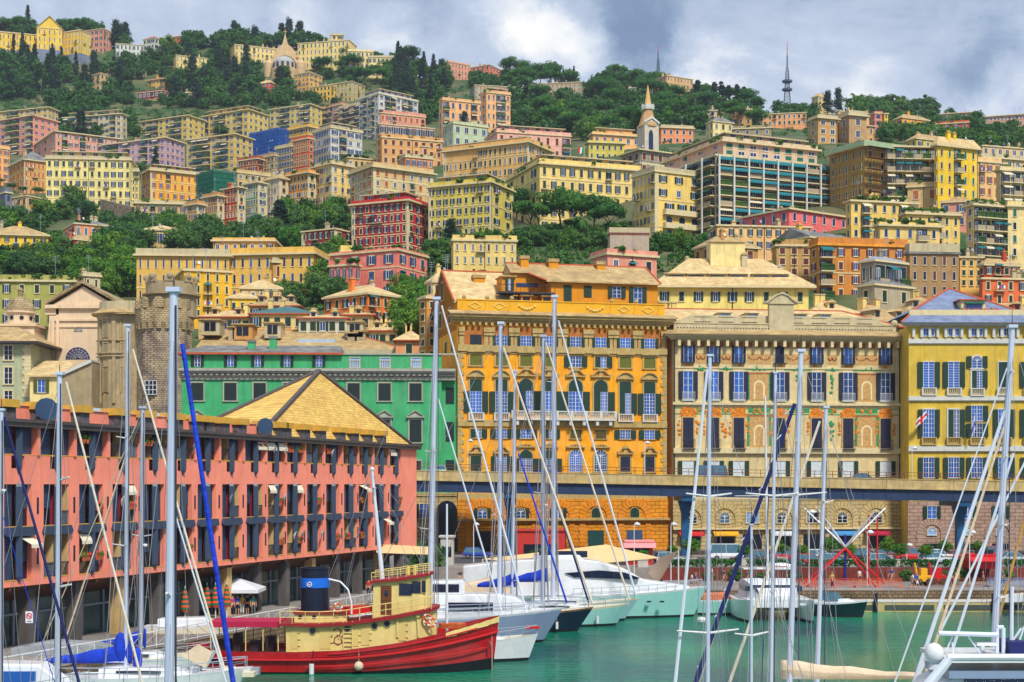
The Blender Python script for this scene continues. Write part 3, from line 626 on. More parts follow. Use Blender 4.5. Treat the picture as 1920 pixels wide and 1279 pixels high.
# receding street rows, centre left
def street(label,x0,xc,x1,yt,yb,col,nf,nA,nB,th=52,**k):
 d=dict(mix=(1,0,4),ww=.36,bands=2,cor=.9,chim=2,corb=1,grp='tall tenements stepping up the street on the left');d.update(k)
 return B(label,x0,xc,x1,yt,yb,col,nf,nA,nB,th,**d)
street('ochre-brown tenement at the lower end of the stepping row',348,370,384,384,440,(200,150,96),4,1,4,sh='b')
street('brown tenement second in the stepping row',380,408,420,368,428,(190,142,90),4,1,5,sh='r')
street('red tenement with stone balconies in the stepping row',417,446,459,352,424,(192,62,40),5,1,5,sh='g',roof='hip',rh=4)
street('mint-green tenement in the stepping row',457,484,500,343,415,(156,206,176),5,1,6,sh='b',roof='hip',rh=7)
street('white tenement with brown shutters in the stepping row',497,524,540,335,408,(222,216,206),5,1,5,sh='r',roof='hip',rh=12)
street('ornate orange-brown tenement with carved bays above the bright bushes',536,578,592,325,402,(216,148,76),5,1,6,sh='g',cor=1.3,bal=(),pl=2)
street('tall cream tenement with brown shutters at the top of the stepping row',584,622,662,308,400,(240,208,132),5,3,7,44,sh='r',cor=1.1,pl=5)
B('ornate stone-coloured palace with orange shutters behind the crimson palace',657,700,812,314,410,(208,182,134),5,7,4,34,sh='o',mix=(1,1,4),ww=.34,cor=1.4,corb=1,parapet=1.3,bands=3,chim=1)
B('low tan house with dark roof terrace above the cream tenement',640,652,705,296,325,(206,172,110),1,5,1,24,roof='hip',rh=4,rmat=SLATEG,mix=(4,1),chim=2,pl=7,name='house',cat='house')
r=B('crimson palace with green shutters and cream floor bands',660,764,803,377,478,(186,46,56),5,3,9,64,sh='g',mix=(0,0,1),ww=.36,bands=1,cor=1.1,roof='flat',pent=.9,corb=1,parapet=.8,chim=1,pl=2,base=.12)
B('dark-red house with a slate mansard left of the crimson palace',566,628,662,430,490,(150,52,48),3,2,6,60,sh='g',mix=(0,1),roof='hip',rh=6,rmat=SLATEG,corb=1,chim=1,ww=.34)
r=B('olive-yellow palace with a roof-garden pergola right of the crimson palace',804,920,962,343,462,(214,196,96),6,2,9,66,sh='g',mix=(0,0,1),ww=.34,bands=2,cor=.9,parapet=.9,pent=.9,pl=12,chim=1,corb=1)
r=B('big cream palace with a curved roof terrace and green shutters',960,1012,1200,308,436,(240,212,134),5,11,3,20,Y=F/7.1,sh='g',mix=(1,0,0,1),ww=.33,bands=1,cor=1,corb=0,parapet=1.2,pent=1,pl=14,chim=2,dep=26)
rr=MB()
B('golden palace with arched windows and stone balconies right of the pines',1186,1228,1316,322,475,(244,208,122),6,3,6,30,Y=F/8.0,sh='g',mix=(0,4),win='sh',ww=.26,wh=.5,cor=.5,parapet=1.0,corb=1,bands=2,chim=1,name='palace',skip=[(k,i,'A')for k in(0,1,2,3)for i in range(3)])
GP=LBL['golden palace with arched windows and stone balconies right of the pines']
B('grey stone belvedere building with a balustraded attic behind the golden palace',1165,1200,1290,282,350,(150,142,132),3,6,3,30,Y=F/6.3,sh='r',mix=(1,),cor=1.4,parapet=1,roof='hip',rh=6,rmat=SLATEG,chim=1,bands=3)
B('small orange house with a white roof terrace left of the bell tower',1105,1112,1200,252,290,(238,186,124),2,6,1,16,win='pl',mix=(0,),parapet=.7,cor=1,pent=1,chim=4,pl=1)
B('olive house with glazed veranda under the small orange house',1100,1104,1170,268,300,(208,192,90),2,6,0,10,win='pl',mix=(0,3),parapet=.6,cor=1,chim=0)
B('pinkish orange house behind the bell tower',1236,1240,1300,240,270,(232,156,110),2,5,0,10,win='pl',mix=(0,),sh='r',cor=.8,chim=2)
# the glass-and-teal block, right
bk=dict(win='pl',cor=.5,parapet=0,bal=tuple(range(12)),balB=tuple(range(7)),sh='t',mix=(0,),chim=0)
r=B('large modern block with white piers and teal balconies',1276,1342,1558,292,425,(196,172,146),7,8,4,24,Y=F/8.0,dep=30,**bk)
TB=r
B('',1290,1356,1532,266,292,(214,190,160),2,8,4,24,root=r[0],Y=F/7.9,win='pl',cor=1.2,parapet=.9,mix=(0,1),sh='t',ww=.6,chim=0,pl=22,low=1,pent=.9,dep=28)
# ochre scaffolded block with roof terraces
r=B('tall olive-ochre block half covered in scaffolding with curved teal balconies',1556,1620,1665,275,395,(172,142,70),5,2,5,30,Y=F/8.0,sh='t',win='pl',mix=(1,3,4),ww=.28,cor=1.2,parapet=0,chim=0)
SB=r
B('',1660,1660,1760,276,395,(190,168,84),5,6,0,6,root=r[0],Y=F/7.95,win='pl',mix=(0,1),sh='t',bal=(0,1,2,3,4,5),cor=.9,parapet=0,chim=0,pent=0)
B('',1752,1758,1832,274,395,(232,196,62),5,5,1,24,root=r[0],Y=F/8.1,win='pl',mix=(1,3),sh='t',bal=(2,),ww=.3,cor=1,roof='hip',rh=20,rmat=SLATEP,chim=2)
# skyline villa cluster right
r=B('tan belvedere villa with a square loggia tower above the scaffolded block',1518,1530,1640,228,285,(214,172,112),3,8,1,20,Y=F/4.9,sh='n',mix=(4,1),cor=.9,chim=2,ww=.3,name='villa',cat='villa',roof='hip',rh=5)
B('',1524,1534,1570,222,270,(206,164,108),3,2,1,20,root=r[0],Y=F/5.0,sh='n',mix=(4,),cor=1.4,chim=0,parapet=1.2,dep=7)
B('',1585,1592,1625,217,262,(186,154,112),2,1,1,20,root=r[0],Y=F/4.95,mix=(4,),cor=1.5,chim=0,parapet=1.8,dep=7)
B('long salmon villa with a shallow tiled roof behind the loggia tower',1565,1572,1655,209,240,(236,188,130),2,9,1,20,mix=(4,1),sh='r',roof='hip',rh=4,chim=2,name='villa',cat='villa')
r=B('narrow red-and-white striped chapel tower with gothic openings',1636,1640,1654,213,260,(206,130,112),4,1,0,12,Y=F/4.7,win='arch',mix=(1,),ww=.5,bands=1,parapet=.6,cor=.4,chim=0,name='chapel_tower',cat='tower',dep=5)
B('yellow ruined gable beside the striped chapel tower',1656,1658,1665,214,245,'ye',3,1,0,12,Y=F/4.7,win='arch',mix=(1,),parapet=0,chim=0,name='bell_gable',cat='tower',dep=3)
B('low cream house with a rounded roof terrace at the right edge',1830,1842,1935,274,310,(226,196,150),2,7,1,18,roof='hip',rh=6,win='pl',mix=(0,4),chim=3,pl=6,name='house',cat='house')
B('ornate cream villa with a bracketed pediment at the right edge',1826,1840,1960,296,335,(234,206,150),2,8,1,18,mix=(4,),sh='n',chim=1,pl=8,parapet=1,cor=1)
B('peach house with orange shutters right of the scaffolded block',1828,1834,1876,304,392,(244,200,144),4,3,1,20,Y=F/7.6,sh='o',mix=(0,1),ww=.34,cor=.5,chim=1,name='house')
B('cream terraced flats with long curved balconies at the right edge',1868,1876,1990,320,392,(222,204,156),3,6,0,16,Y=F/7.9,win='pl',mix=(0,),bal=(0,1,2,3,4,5),cor=.9,parapet=.7,chim=0,pl=10)
B('big curved cream apartment house with layered balconies at the right edge',1812,1826,1890,386,505,(220,196,140),5,4,1,22,Y=F/8.7,win='pl',mix=(0,),bal=(0,1,2,3),cor=1.2,parapet=.8,chim=0,pl=16)
B('plain cream flats with small square windows at the right frame edge',1888,1890,1990,388,510,(238,214,154),5,4,0,8,Y=F/8.65,win='pl',mix=(0,1,3),sh='t',ww=.28,cor=.8,chim=0,pl=6)
# mid right
B('coral pink house with white blinds and tall chimneys',1386,1480,1590,393,446,(236,120,118),2,6,5,36,Y=F/8.4,win='pl',mix=(0,1,3),sh='b',cor=.8,parapet=0,chim=7,ww=.3,rmat=None)
B('peach house with green shutters and a thin grey eave',1330,1345,1520,424,470,(240,196,138),2,10,1,8,Y=F/8.9,sh='g',mix=(0,0,1),roof='hip',rh=5,rmat=SLATEG,chim=3,ww=.3)
r=B('yellow flats with green shutters and tiny balconies left of the roof gardens',1586,1596,1720,378,450,(236,204,116),3,7,1,14,Y=F/8.5,win='pl',sh='g',mix=(1,1,0),bal=(1,5),cor=.7,parapet=0,chim=4,ww=.32,pl=7)
B('',1690,1700,1800,402,470,(234,204,122),3,6,1,12,root=r[0],Y=F/8.7,win='pl',sh='g',mix=(1,0),bal=(3,),cor=.9,parapet=.5,chim=1,ww=.3,pl=16)
B('',1640,1650,1762,424,480,(230,200,128),2,5,1,10,root=r[0],Y=F/8.9,win='pl',sh='b',mix=(1,0),bal=(3,),cor=.9,parapet=.6,chim=1,ww=.3,pl=14)
r=B('yellow gabled house with a grey slate roof in front of the coral house',1450,1518,1612,446,480,(244,190,52),1,4,3,36,Y=F/9.1,sh='r',mix=(1,),roof='gable',rh=24,rmat=SLATEG,chim=1,name='house',cat='house')
B('ochre-brown palace with an orange scalloped parapet and plum shutters',1518,1535,1700,460,562,(206,138,66),4,6,1,10,Y=F/9.8,sh='r',mix=(1,0,0),bal=(0,),cor=.6,parapet=1.2,rmat=wm('orr'),chim=1,bands=2,ww=.26,pl=3)
B('low ochre block with green net fencing left of the scalloped palace',1450,1456,1522,462,520,(190,152,94),3,3,0,4,Y=F/9.5,sh='r',mix=(1,),chim=0,parapet=1,pl=3)
r=B('weathered grey house with a white glass roof veranda',1608,1640,1712,535,615,(176,166,140),2,2,1,34,Y=F/10.9,sh='g',mix=(1,),roof='hip',rh=14,rmat=SLATEG,chim=0,ww=.2,name='house',cat='house')
B('',1614,1640,1700,490,536,(150,142,124),1,3,2,34,root=r[0],Y=F/10.7,win='pl',mix=(0,4),roof='hip',rh=13,rmat=GREYM,chim=1,ww=.4,low=2,bal=(0,1,2))
B('drab brown flats with a slate parapet behind the weathered house',1698,1706,1798,476,560,(170,138,96),3,5,0,6,Y=F/10,win='pl',sh='r',mix=(1,3,4),roof='flat',parapet=1.6,rmat=SLATEG,chim=2,ww=.32)
B('tiny yellow house between the brown flats and the red house',1794,1800,1842,484,540,(240,192,108),3,3,0,6,Y=F/9.9,sh='g',mix=(1,),chim=1,name='house',cat='house',roof='hip',rh=3)
B('brick-red house with a white balustrade terrace at the right',1836,1846,1912,498,560,(188,70,46),3,4,1,14,Y=F/10.1,sh='g',mix=(0,1),roof='hip',rh=15,rmat=SLATE,chim=1,name='house',cat='house')
B('orange house below the white balustrade at the right edge',1836,1842,1990,524,600,(214,112,66),3,7,0,8,Y=F/10.5,sh='g',mix=(1,0),roof='hip',rh=4,rmat=SLATE,chim=3,name='house',cat='house',ww=.26)
# left mid rows
B('orange-tan edge palace cut by the left frame',-60,-20,18,276,350,(240,178,116),5,3,4,40,mix=(1,0),sh='o',chim=1)
r=B('ochre mansarded palace with orange dormers at the left',16,46,92,300,385,(216,152,60),5,6,4,36,Y=F/5.3,sh='o',mix=(1,),cor=1,corb=1,bands=1,roof='hip',rh=24,rmat=SLATEG,chim=2)
r=B('tall lemon palace of six storeys with green shutters and a glazed roof pavilion',84,86,246,298,408,(240,222,148),6,12,0,6,Y=F/5.6,sh='g',mix=(1,0,1,0),ww=.34,cor=.7,parapet=.9,pent=1,pl=6,chim=2,bands=2,dep=14)
B('narrow yellow side block with red panels right of the lemon palace',245,247,260,322,400,(238,216,140),6,2,0,10,Y=F/5.55,sh='t',mix=(1,),chim=0)
r=B('golden orange palace with bracketed cornice and orange shutters',266,282,374,320,392,(242,176,62),4,7,2,30,Y=F/5.4,sh='o',mix=(0,1),ww=.32,cor=1.1,corb=1,bands=1,pent=.9,chim=1,pl=3)
B('low beige palace with a tented slate roof under the golden orange palace',249,252,349,382,442,(196,174,124),3,7,0,8,Y=F/6.0,sh='r',mix=(0,),ww=.28,cor=.9,parapet=.8,chim=1,pl=3)
r=B('low tawny palace receding behind the little stone turret at the left',-20,50,88,368,430,(216,166,84),3,3,8,56,Y=F/6.0,roof='hip',rh=8,rmat=SLATE,mix=(1,4),corb=1,sh='r')
B('small crenellated grey stone turret at the left',-2,10,22,362,400,(120,122,130),2,1,1,40,Y=F/6.2,win='arch',mix=(1,),chim=0,parapet=1.4,name='stone_turret',cat='tower')
B('bright yellow palace with a mansard of many dormers at the left edge',-40,-30,90,440,490,(246,196,62),3,7,0,12,Y=F/7.4,sh='g',mix=(0,0,1),ww=.3,roof='hip',rh=26,chim=2,cor=.9)
B('terracotta house with orange side and long slate roof below the grey villa roofs',88,140,192,450,490,(190,92,66),2,3,3,40,Y=F/7.4,sh='g',mix=(0,1),ww=.3,roof='hip',rh=18,chim=2,name='house',cat='house')
B('salmon house with a grey tented roof above the terracotta house',120,140,210,420,450,(232,154,112),1,5,2,30,Y=F/6.9,sh='g',mix=(4,0),roof='hip',rh=16,rmat=SLATEG,chim=3,pl=2,name='house',cat='house')
B('small cream house with a pale tented roof amid the trees',262,268,336,432,462,'bs',1,5,0,8,Y=F/6.9,sh='b',mix=(0,),roof='hip',rh=16,rmat=SLATEP,chim=1,name='house',cat='house')
r=B('olive-green palace with a potted roof terrace behind the church gable',-40,-30,140,528,612,(172,168,96),3,6,0,4,Y=F/9.4,sh='g',mix=(0,1,0),ww=.26,cor=.7,parapet=1,pl=14,chim=1)
B('pale plain tower house right of the olive palace',140,157,188,518,600,(206,190,160),3,2,1,28,Y=F/9.3,sh='g',mix=(1,),parapet=.5,ww=.2,name='tower_house',cat='house',chim=1)
r=B('long yellow-ochre school with a grey balustrade above the stone tower',250,256,430,480,600,(222,182,96),4,12,0,4,Y=F/8.6,sh='b',win='pl',mix=(3,1,0),ww=.26,cor=1,parapet=1.3,rmat=None,chim=2,bands=2,name='school_building')
B('',430,432,588,480,600,(226,184,96),4,10,0,-8,root=r[0],Y=F/8.5,win='pl',sh='b',mix=(3,1),ww=.28,cor=1,parapet=1.3,chim=1,bands=2,dep=16)
B('',396,400,514,453,482,(222,182,104),1,7,0,0,root=r[0],Y=F/8.2,win='sh',sh='g',mix=(0,4),cor=.8,parapet=.5,chim=1,low=2,dep=12)
B('bright orange-yellow house with a tilted slate roof in front of the school',328,345,434,508,600,(248,184,44),4,5,1,20,Y=F/9.6,sh='g',mix=(1,),ww=.24,roof='hip',rh=12,rmat=SLATEP,chim=1,name='house',cat='house')
B('little beige house with a loggia in front of the school',446,452,528,542,600,(190,168,124),2,5,0,8,Y=F/9.8,sh='n',mix=(4,),roof='hip',rh=24,rmat=SLATEP,chim=1,name='house',cat='house')
B('small bright yellow lean-to house beside the loggia house',425,430,480,560,600,(246,198,50),1,3,0,6,Y=F/10,sh='g',mix=(1,),roof='hip',rh=16,rmat=SLATEP,chim=0,name='house',cat='house')
r=B('rose-pink house with blue shutters above the orange roofs',619,745,801,470,560,(238,140,124),3,3,4,62,Y=F/8.9,sh='b',mix=(0,3,0),ww=.3,cor=.5,parapet=.3,chim=2,pl=5,bands=2)
B('low rose wing with a hedge-lined terrace left of the rose-pink house',618,664,676,498,560,(234,136,120),2,1,4,64,Y=F/8.95,sh='b',mix=(0,),ww=.26,parapet=.9,pl=6,chim=0)
B('pale yellow balustraded annex behind the low rose wing',636,640,674,474,520,(226,204,120),2,3,0,12,Y=F/8.7,sh='g',mix=(1,),parapet=1.2,chim=0,pl=3)
r=B('orange house with a grey roof terrace and dish antennas',608,690,754,552,660,(244,132,62),4,5,5,48,Y=F/9.9,sh='g',mix=(0,1),ww=.3,cor=.6,roof='hip',rh=26,rmat=SLATEP,chim=2)
r=B('yellow villa with a gothic door and stepped roof terraces behind the amber palace',846,850,968,452,500,(234,206,130),2,8,0,6,Y=F/9.0,sh='g',mix=(1,4),ww=.26,cor=.5,parapet=.9,chim=2,pl=12,name='villa',cat='villa')
B('blank concrete lift house with a brown coping behind the amber palace',1140,1144,1217,440,500,(186,170,150),2,0,0,4,Y=F/9.6,parapet=1.0,rmat=wm('dk'),cor=.1,chim=0,name='lift_house',cat='building')
r=B('pale yellow palace with a huge slate roof and dormer strip behind the painted palace',1226,1230,1516,540,640,(240,222,138),3,9,0,2,Y=F/11,sh='g',mix=(0,1,0),ww=.26,cor=1.6,roof='hip',rh=66,rmat=SLATEP,chim=2,dep=13)
B('sandstone flats with green shutters left of the amber palace',800,812,850,530,640,(240,216,140),4,3,1,24,Y=F/11.2,sh='g',mix=(1,),roof='hip',rh=24,rmat=SLATEP,chim=1,ww=.25)
B('shadowy ochre house squeezed left of the amber palace',786,800,846,560,700,(204,150,80),6,2,1,30,Y=F/12,sh='g',mix=(1,),chim=1,roof='hip',rh=12,name='house',cat='house')
# ---------------------------------------------------------------- ordinary houses closing the gaps between the streets
def short(l):
 for w in(' with ',' above',' below',' at ',' behind',' under',' beside',' half',' right of',' left of',' in ',' on ',' high',' squeezed',' stepping',' crowning',' alone',' low among',' cut by',' covering',' receding',' between',' before',' glimpsed',' wrapped'):
  if w in l and len(l[:l.index(w)].split())>2:l=l[:l.index(w)]
 return ' '.join(l.split()[:8])
def infill():
 g=random.Random(77);C_=6;cov=set();used={}
 def mark(x0,x1,y0,y1):
  for i in range(int(x0//C_),int(x1//C_)+1):
   for j in range(int(y0//C_),int(y1//C_)+1):cov.add((i,j))
 for x,y,w,h,l in BPOS:mark(x-w/2,x+w/2-1,y-h/2-8,y+h/2-4)
 cn=dict(cr='cream',ye='yellow',pa='pale yellow',br='brown',pk='pink',sa='salmon',bs='beige',rb='red-brown',gy='grey-beige',orr='orange',st='stone-coloured',ps='peach',ol='olive')
 for(x0,x1,y0,y1)in((1300,1900,402,590),(1290,1500,236,290),(230,420,196,216),(0,60,380,440),(1100,1200,560,600),(1190,1300,470,560),(640,860,320,350),(1040,1290,262,320),(560,900,235,330),(0,540,268,330),(1440,1560,392,440),(800,960,480,510),(0,180,440,500),(1560,1900,262,330),(560,700,420,470),(380,640,560,600)):
  y=y0
  while y<y1:
   x=x0+g.uniform(0,12)
   while x<x1:
    s_=gs(x,y);w,h=g.uniform(7,15)*s_,g.uniform(5.5,9.5)*s_
    cells=[(i,j)for i in range(int((x+4)//C_),int((x+w-4)//C_)+1)for j in range(int((y-h)//C_),int((y-2)//C_)+1)]
    if cells and sum(c in cov for c in cells)<len(cells)*.22:
     k=g.choice(sorted(cn));md=x+w/2;bb=min(BPOS,key=lambda q:abs(md-q[0])+abs(y-q[1])*1.3);n_=len(used)
     rel=('left of' if md<bb[0]else 'right of')if abs(md-bb[0])>abs(y-bb[1])else('below' if y>bb[1]else 'above')
     tl_=g.random()<.5;l='small %s %s house %s the %s'%(cn[k],'tile-roofed' if tl_ else 'flat-roofed',rel,short(bb[4]));l=' '.join(l.split()[:16]);sh=g.choice('ggrbon')
     if l in used:l=l.replace('small','another small');l=' '.join(l.split()[:16])
     if l not in used:
      used[l]=1;left=g.random()<.5
      bld(l,x,x+w*(.25 if left else 0),x+w,y-h,y,k,max(2,int(h/s_/3.1)),max(2,int(w/s_/3.2)),2 if left else 0,24 if left else None,roof='hip' if tl_ else 'flat',rh=5*s_*.5,rmat=g.choice((SLATE,SLATEP,SLATEG,SLATE))if tl_ else None,sh=sh,mix=(0,1,1,4),chim=g.choice((1,2)),pl=0 if tl_ else 3,ww=.3,cor=.6,parapet=None if tl_ else .8,name='house',cat='house',grp='ordinary houses filling the hillside')
      mark(x,x+w,y-h-4,y-2)
    x+=w*.6+6
   y+=9
infill()
# ---------------------------------------------------------------- the waterfront palaces
class Fac:
 """A long facade seen almost square-on; px/py positions on it are turned into metres along and up the wall."""
 def __init__(s,name,label,cat,px0,px1,Y,th,zb=SZ):
  s.th=radians(th);s.X=(px0-HX)/F*Y;s.Y=Y;s.zb=zb
  s.root=thing(name,label,cat,(s.X,s.Y,zb),0);s.a=s.x(px1)
  s.py0=lambda py:CZ+(HY-py)/F*s.Y-zb
 def x(s,px):t=(px-HX)/F;return(t*s.Y-s.X)/(cos(s.th)-t*sin(s.th))
 def z(s,py):return CZ+(HY-py)/F*s.Y-s.zb
 def put(s,mb,name,mats,parent=None,x=0,y=0,z=0,rz=0):
  if parent is None:X,Y=rot2(x,y,s.th);return mb.build(name,mats,s.root,(X,Y,z),s.th+rz)
  return mb.build(name,mats,parent,(x,y,z),rz)
 def inst(s,name,me,x,y,z,parent=None):
  if parent is None:X,Y=rot2(x,y,s.th);return ob(name,me,s.root,(X,Y,z),s.th)
  return ob(name,me,parent,(x,y,z))
GLZ=PANE
_pm={}
def pw(fc,x,z0,z1,w,sh=SHG,state='open',frame=TRIM,fw=.22,arch=0,ped=None,bal=0,cols=4,rows=4,top=0,depth=.0,frm=True,balm=None,swing=1.,glass=None,lip=True,balh=None):
 """Palace window: pane with glazing bars, surround, two louvred leaves, pediment and balustrade as sub-parts."""
 h=z1-z0;hw=w/2;o=None
 if state=='blind':
  b=MB();b.box(-hw,hw,-.03,.03,0,h);win=fc.inst('window',b.mesh('blind_window',[glass or M('blind_olive',S(128,132,40),.7,.15,2,kind='slat')]),x,0,z0)
 else:
  b=MB();n=8
  if arch:b.prism([(hw*cos(pi*i/n),h-hw+hw*sin(pi*i/n))for i in range(n+1)]+[(-hw,0),(hw,0)],-.04,.03)
  else:b.box(-hw,hw,-.04,.03,0,h)
  win=fc.inst('window',b.mesh('window',[glass or GLZ]),x,0,z0)
# glazing bars over the part that is not behind closed leaves
  g=MB();t=.026;x0,x1=-hw,hw;zt=h*(1-top)
  if state=='half':x0=0
  if state!='closed':
   hh=min(zt,h-(hw*.8 if arch and not top else 0))
   for i in range(cols+1):q=x0+(x1-x0)*i/cols;ww_=t*(1.6 if i in(0,cols,cols//2)else .7);g.box(max(x0,q-ww_),min(x1,q+ww_),-.085,-.04,0,hh)
   for i in range(rows+1):q=hh*i/rows;g.box(x0,x1,-.08,-.042,max(0,q-t*.8),min(hh,q+t*.8))
   if arch and not top:
    for i in range(1,6):a_=pi*i/6;g.tube((0,-.07,h-hw),(hw*cos(a_),-.07,h-hw+hw*sin(a_)),.035,.035,4)
   g.build('glazing_bars',FRW,win)
 L=MB()
 if state in('open','half')and sh:
  zt=h*(1-top)
  for sg in((-1,1)if state=='open' else(1,)):
   l=MB();x0=sg*(hw+.06);x1=sg*(hw+.06+hw*.98*swing);l.box(x0,x1,-.22,-.14,0,zt);l.box(min(x0,x1)-.0,max(x0,x1),-.235,-.218,zt*.48,zt*.52);l.build('shutter',sh,win)
  if state=='half':l=MB();l.box(-hw,-.02,-.1,-.05,0,zt);l.build('shutter',sh,win)
 if state=='closed':
  for sg in(-1,1):l=MB();l.box(sg*.015,sg*hw,-.1,-.05,0,h*(1-top));l.build('shutter',sh,win)
 if top and sh:
  l=MB()
  if arch:
   r_=hw;c_=h-hw;n=8;l.prism([(hw,h*(1-top)+.03)]+[(r_*cos(pi*i/n),c_+r_*sin(pi*i/n))for i in range(n+1)]+[(-hw,h*(1-top)+.03)],-.1,-.05)
  else:l.box(-hw,hw,-.1,-.05,h*(1-top)+.03,h)
  l.build('shutter',sh,win)
 if frm:
  f=MB();e=hw+fw
  if arch:
   n=10
   for i in range(n):
    a0,a1=pi*i/n,pi*(i+1)/n;f.prism([(hw*cos(a0),h-hw+hw*sin(a0)),(e*cos(a0),h-hw+e*sin(a0)),(e*cos(a1),h-hw+e*sin(a1)),(hw*cos(a1),h-hw+hw*sin(a1))],-.13,.02)
   for a_,c in((-e,-hw),(hw,e)):f.box(a_,c,-.13,.02,0,h-hw)
  else:
   for a_,c in((-e,-hw),(hw,e)):f.box(a_,c,-.13,.02,0,h)
   f.box(-e,e,-.14,.02,h,h+fw)
  if lip:f.box(-e-.08,e+.08,-.2,.02,-fw*.8,0)
  f.build('surround',frame,win)
 if ped:
  f=MB();e=hw+fw+.25;z=h+fw+.12
  f.box(-e,e,-.42,.02,z,z+.2)
  if ped=='tri':
   f.prism([(-e,z+.2),(e,z+.2),(0,z+.95)],-.18,.02);f.prism([(-e,z+.2),(-e+.12,z+.2),(0,z+.98),(0,z+1.16)],-.42,.02);f.prism([(e,z+.2),(0,z+1.16),(0,z+.98),(e-.12,z+.2)],-.42,.02)
  elif ped=='seg':
   n=8;P_=lambda k,i:(e*k*cos(pi*(.12+.76*i/n))/cos(pi*.12),z+.2+.85*k*(sin(pi*(.12+.76*i/n))-sin(pi*.12))/(1-sin(pi*.12)))
   f.prism([P_(1,i)for i in range(n+1)],-.16,.02)
   for i in range(n):f.prism([P_(.86,i),P_(1,i),P_(1,i+1),P_(.86,i+1)],-.42,.02)
  elif ped=='scroll':
   for sg in(-1,1):
    pts=[(sg*e,z+.2),(sg*e*.75,z+.3),(sg*e*.45,z+.75),(sg*e*.15,z+1.0)]
    for(a_,b_),(c_,d_)in zip(pts,pts[1:]):f.prism([(a_,b_),(a_,b_+.22),(c_,d_+.22),(c_,d_)],-.42,.02)
    f.lathe([(.22,-.2),(.22,.2)],8,(sg*e*.12,-.3,z+1.05))
   f.prism([(-.35,z+.2),(.35,z+.2),(.2,z+1),(-.2,z+1)],-.3,.02)
  elif ped=='cart':
   for i in range(7):a_=pi*i/6;f.ball((e*.6*cos(a_),-.08,z+.18+.3*sin(a_)),.2,5)
  f.build('pediment',frame,win)
 if bal:
  f=MB();e=hw+.3;bh=balh or 1.0;f.box(-e,e,-.5,0,-bh-.18,-bh-.02);f.box(-e,e,-.5,-.3,-.14,0)
  k=int(2*e/.26)
  for a_ in(-e,e-.2):f.box(a_,a_+.2,-.5,-.3,-bh-.02,-.14)
  for i in range(1,k):f.tube((-e+2*e*i/k,-.4,-bh-.02),(-e+2*e*i/k,-.4,-.14),.06,.05,4)
  f.build('balustrade',balm or TRIMW,win)
 return win
def band(fc,b,py0,py1,x0=0,x1=None,d=.15,m=0):b.box(x0,fc.a if x1 is None else x1,-d,.05,fc.z(py1),fc.z(py0),m)
def palace_body(fc,dep,ztop,mats,wallname='wall',low=4):
 w=MB();w.box(0,fc.a,0,dep,-low,ztop);return fc.put(w,wallname,mats)
def quoins(fc,b,x0,x1,z0,z1,h=.62,m=0,d=.12):
 z=z0;i=0
 while z<z1-.1:
  e=.35 if i%2 else 0
  b.box(x0+(e if x0>3 else 0),x1-(e if x0<=3 else 0),-d,.04,z+.03,min(z+h,z1),m);z+=h;i+=1
def cornice(fc,b,z,h,o,m=0,ml=None,dent=.9):
 for i in range(3):b.box(-o*(i+1)/3,fc.a+o*(i+1)/3,-o*(i+1)/3,1,z+h*i/3,z+h*(i+1)/3,m)
 if dent:
  n=int(fc.a/dent)
  for i in range(n):q=(i+.5)*dent*fc.a/(n*dent);b.box(q-.18,q+.18,-o*.6,0,z-.45,z,m)
def arcade(fc,mat,cols,w,z0,z1,dy):
 """Rusticated arches in the street storey: voussoir wedges standing a little proud."""
 m=0
 for px in cols:
  b=MB();x=fc.x(px);r=w/2;zc=z1-r-.9;n=13
  for i in range(n):
   a0,a1=pi*(i+.06)/n,pi*(i+.94)/n
   b.prism([(x+r*cos(a0),zc+r*sin(a0)),(x+(r+.95)*cos(a0),zc+(r+.95)*sin(a0)),(x+(r+.95)*cos(a1),zc+(r+.95)*sin(a1)),(x+r*cos(a1),zc+r*sin(a1))],-.16,.03,m)
  for s_ in(-1,1):
   k=0;z=z0
   while z<zc-.1:b.box(x+s_*r,x+s_*(r+.85+.2*(k%2)),-.15,.03,z+.03,min(z+.55,zc),m);z+=.58;k+=1
  fc.put(b,'arch',[mat],y=dy)
# ---- amber palace with attic terrace
AMB=M('plaster_amber',S(255,168,6,1),.85,.2,.7,streak=.55)
AMB2=M('plaster_golden',S(238,176,28),.85,.12,.8,streak=.2)
AMB3=M('plaster_ochre_dark',S(226,148,22),.88,.12,.8,streak=.2)
SAND=M('sandstone_trim',S(196,168,104),.9,.2,2,streak=.5)
STONEJ=M('rustic_amber',S(232,150,30),.9,.2,1,kind='rust')
STONED=M('sandstone_rustic',S(200,176,120),.9,.2,1,kind='rust')
STONEP=M('rustic_pinkish',S(184,152,134),.9,.2,1,kind='rust')
TEALD=M('door_teal',S(16,84,84),.6,.15,2,kind='slat')
fa=Fac('palace','tall amber palace with green shutters, stone trim and a terraced roof behind the masts','palace',858,1250,221,13)
AC=[892,940,986,1029,1079,1126,1172,1217.5]
zr=fa.z(604)
palace_body(fa,20,zr,AMB)
b=MB();quoins(fa,b,0,.95,fa.z(930),fa.z(650));quoins(fa,b,fa.a-.95,fa.a,fa.z(930),fa.z(650))
band(fa,b,646,658,d=.3);band(fa,b,787,799,d=.3);band(fa,b,925,936,d=.35);band(fa,b,659,662,d=.12)
for px in[865]+[(p+q)/2+s_ for p,q in zip(AC,AC[1:])for s_ in(-5,5)]+[1243]:
 x=fa.x(px);b.box(x-.32,x+.32,-.22,.03,fa.z(646),fa.z(616));b.box(x-.42,x+.42,-.5,.03,fa.z(622),fa.z(613));b.box(x-.38,x+.38,-.38,.03,fa.z(628),fa.z(622))
fa.put(b,'stone_trim',[SAND])
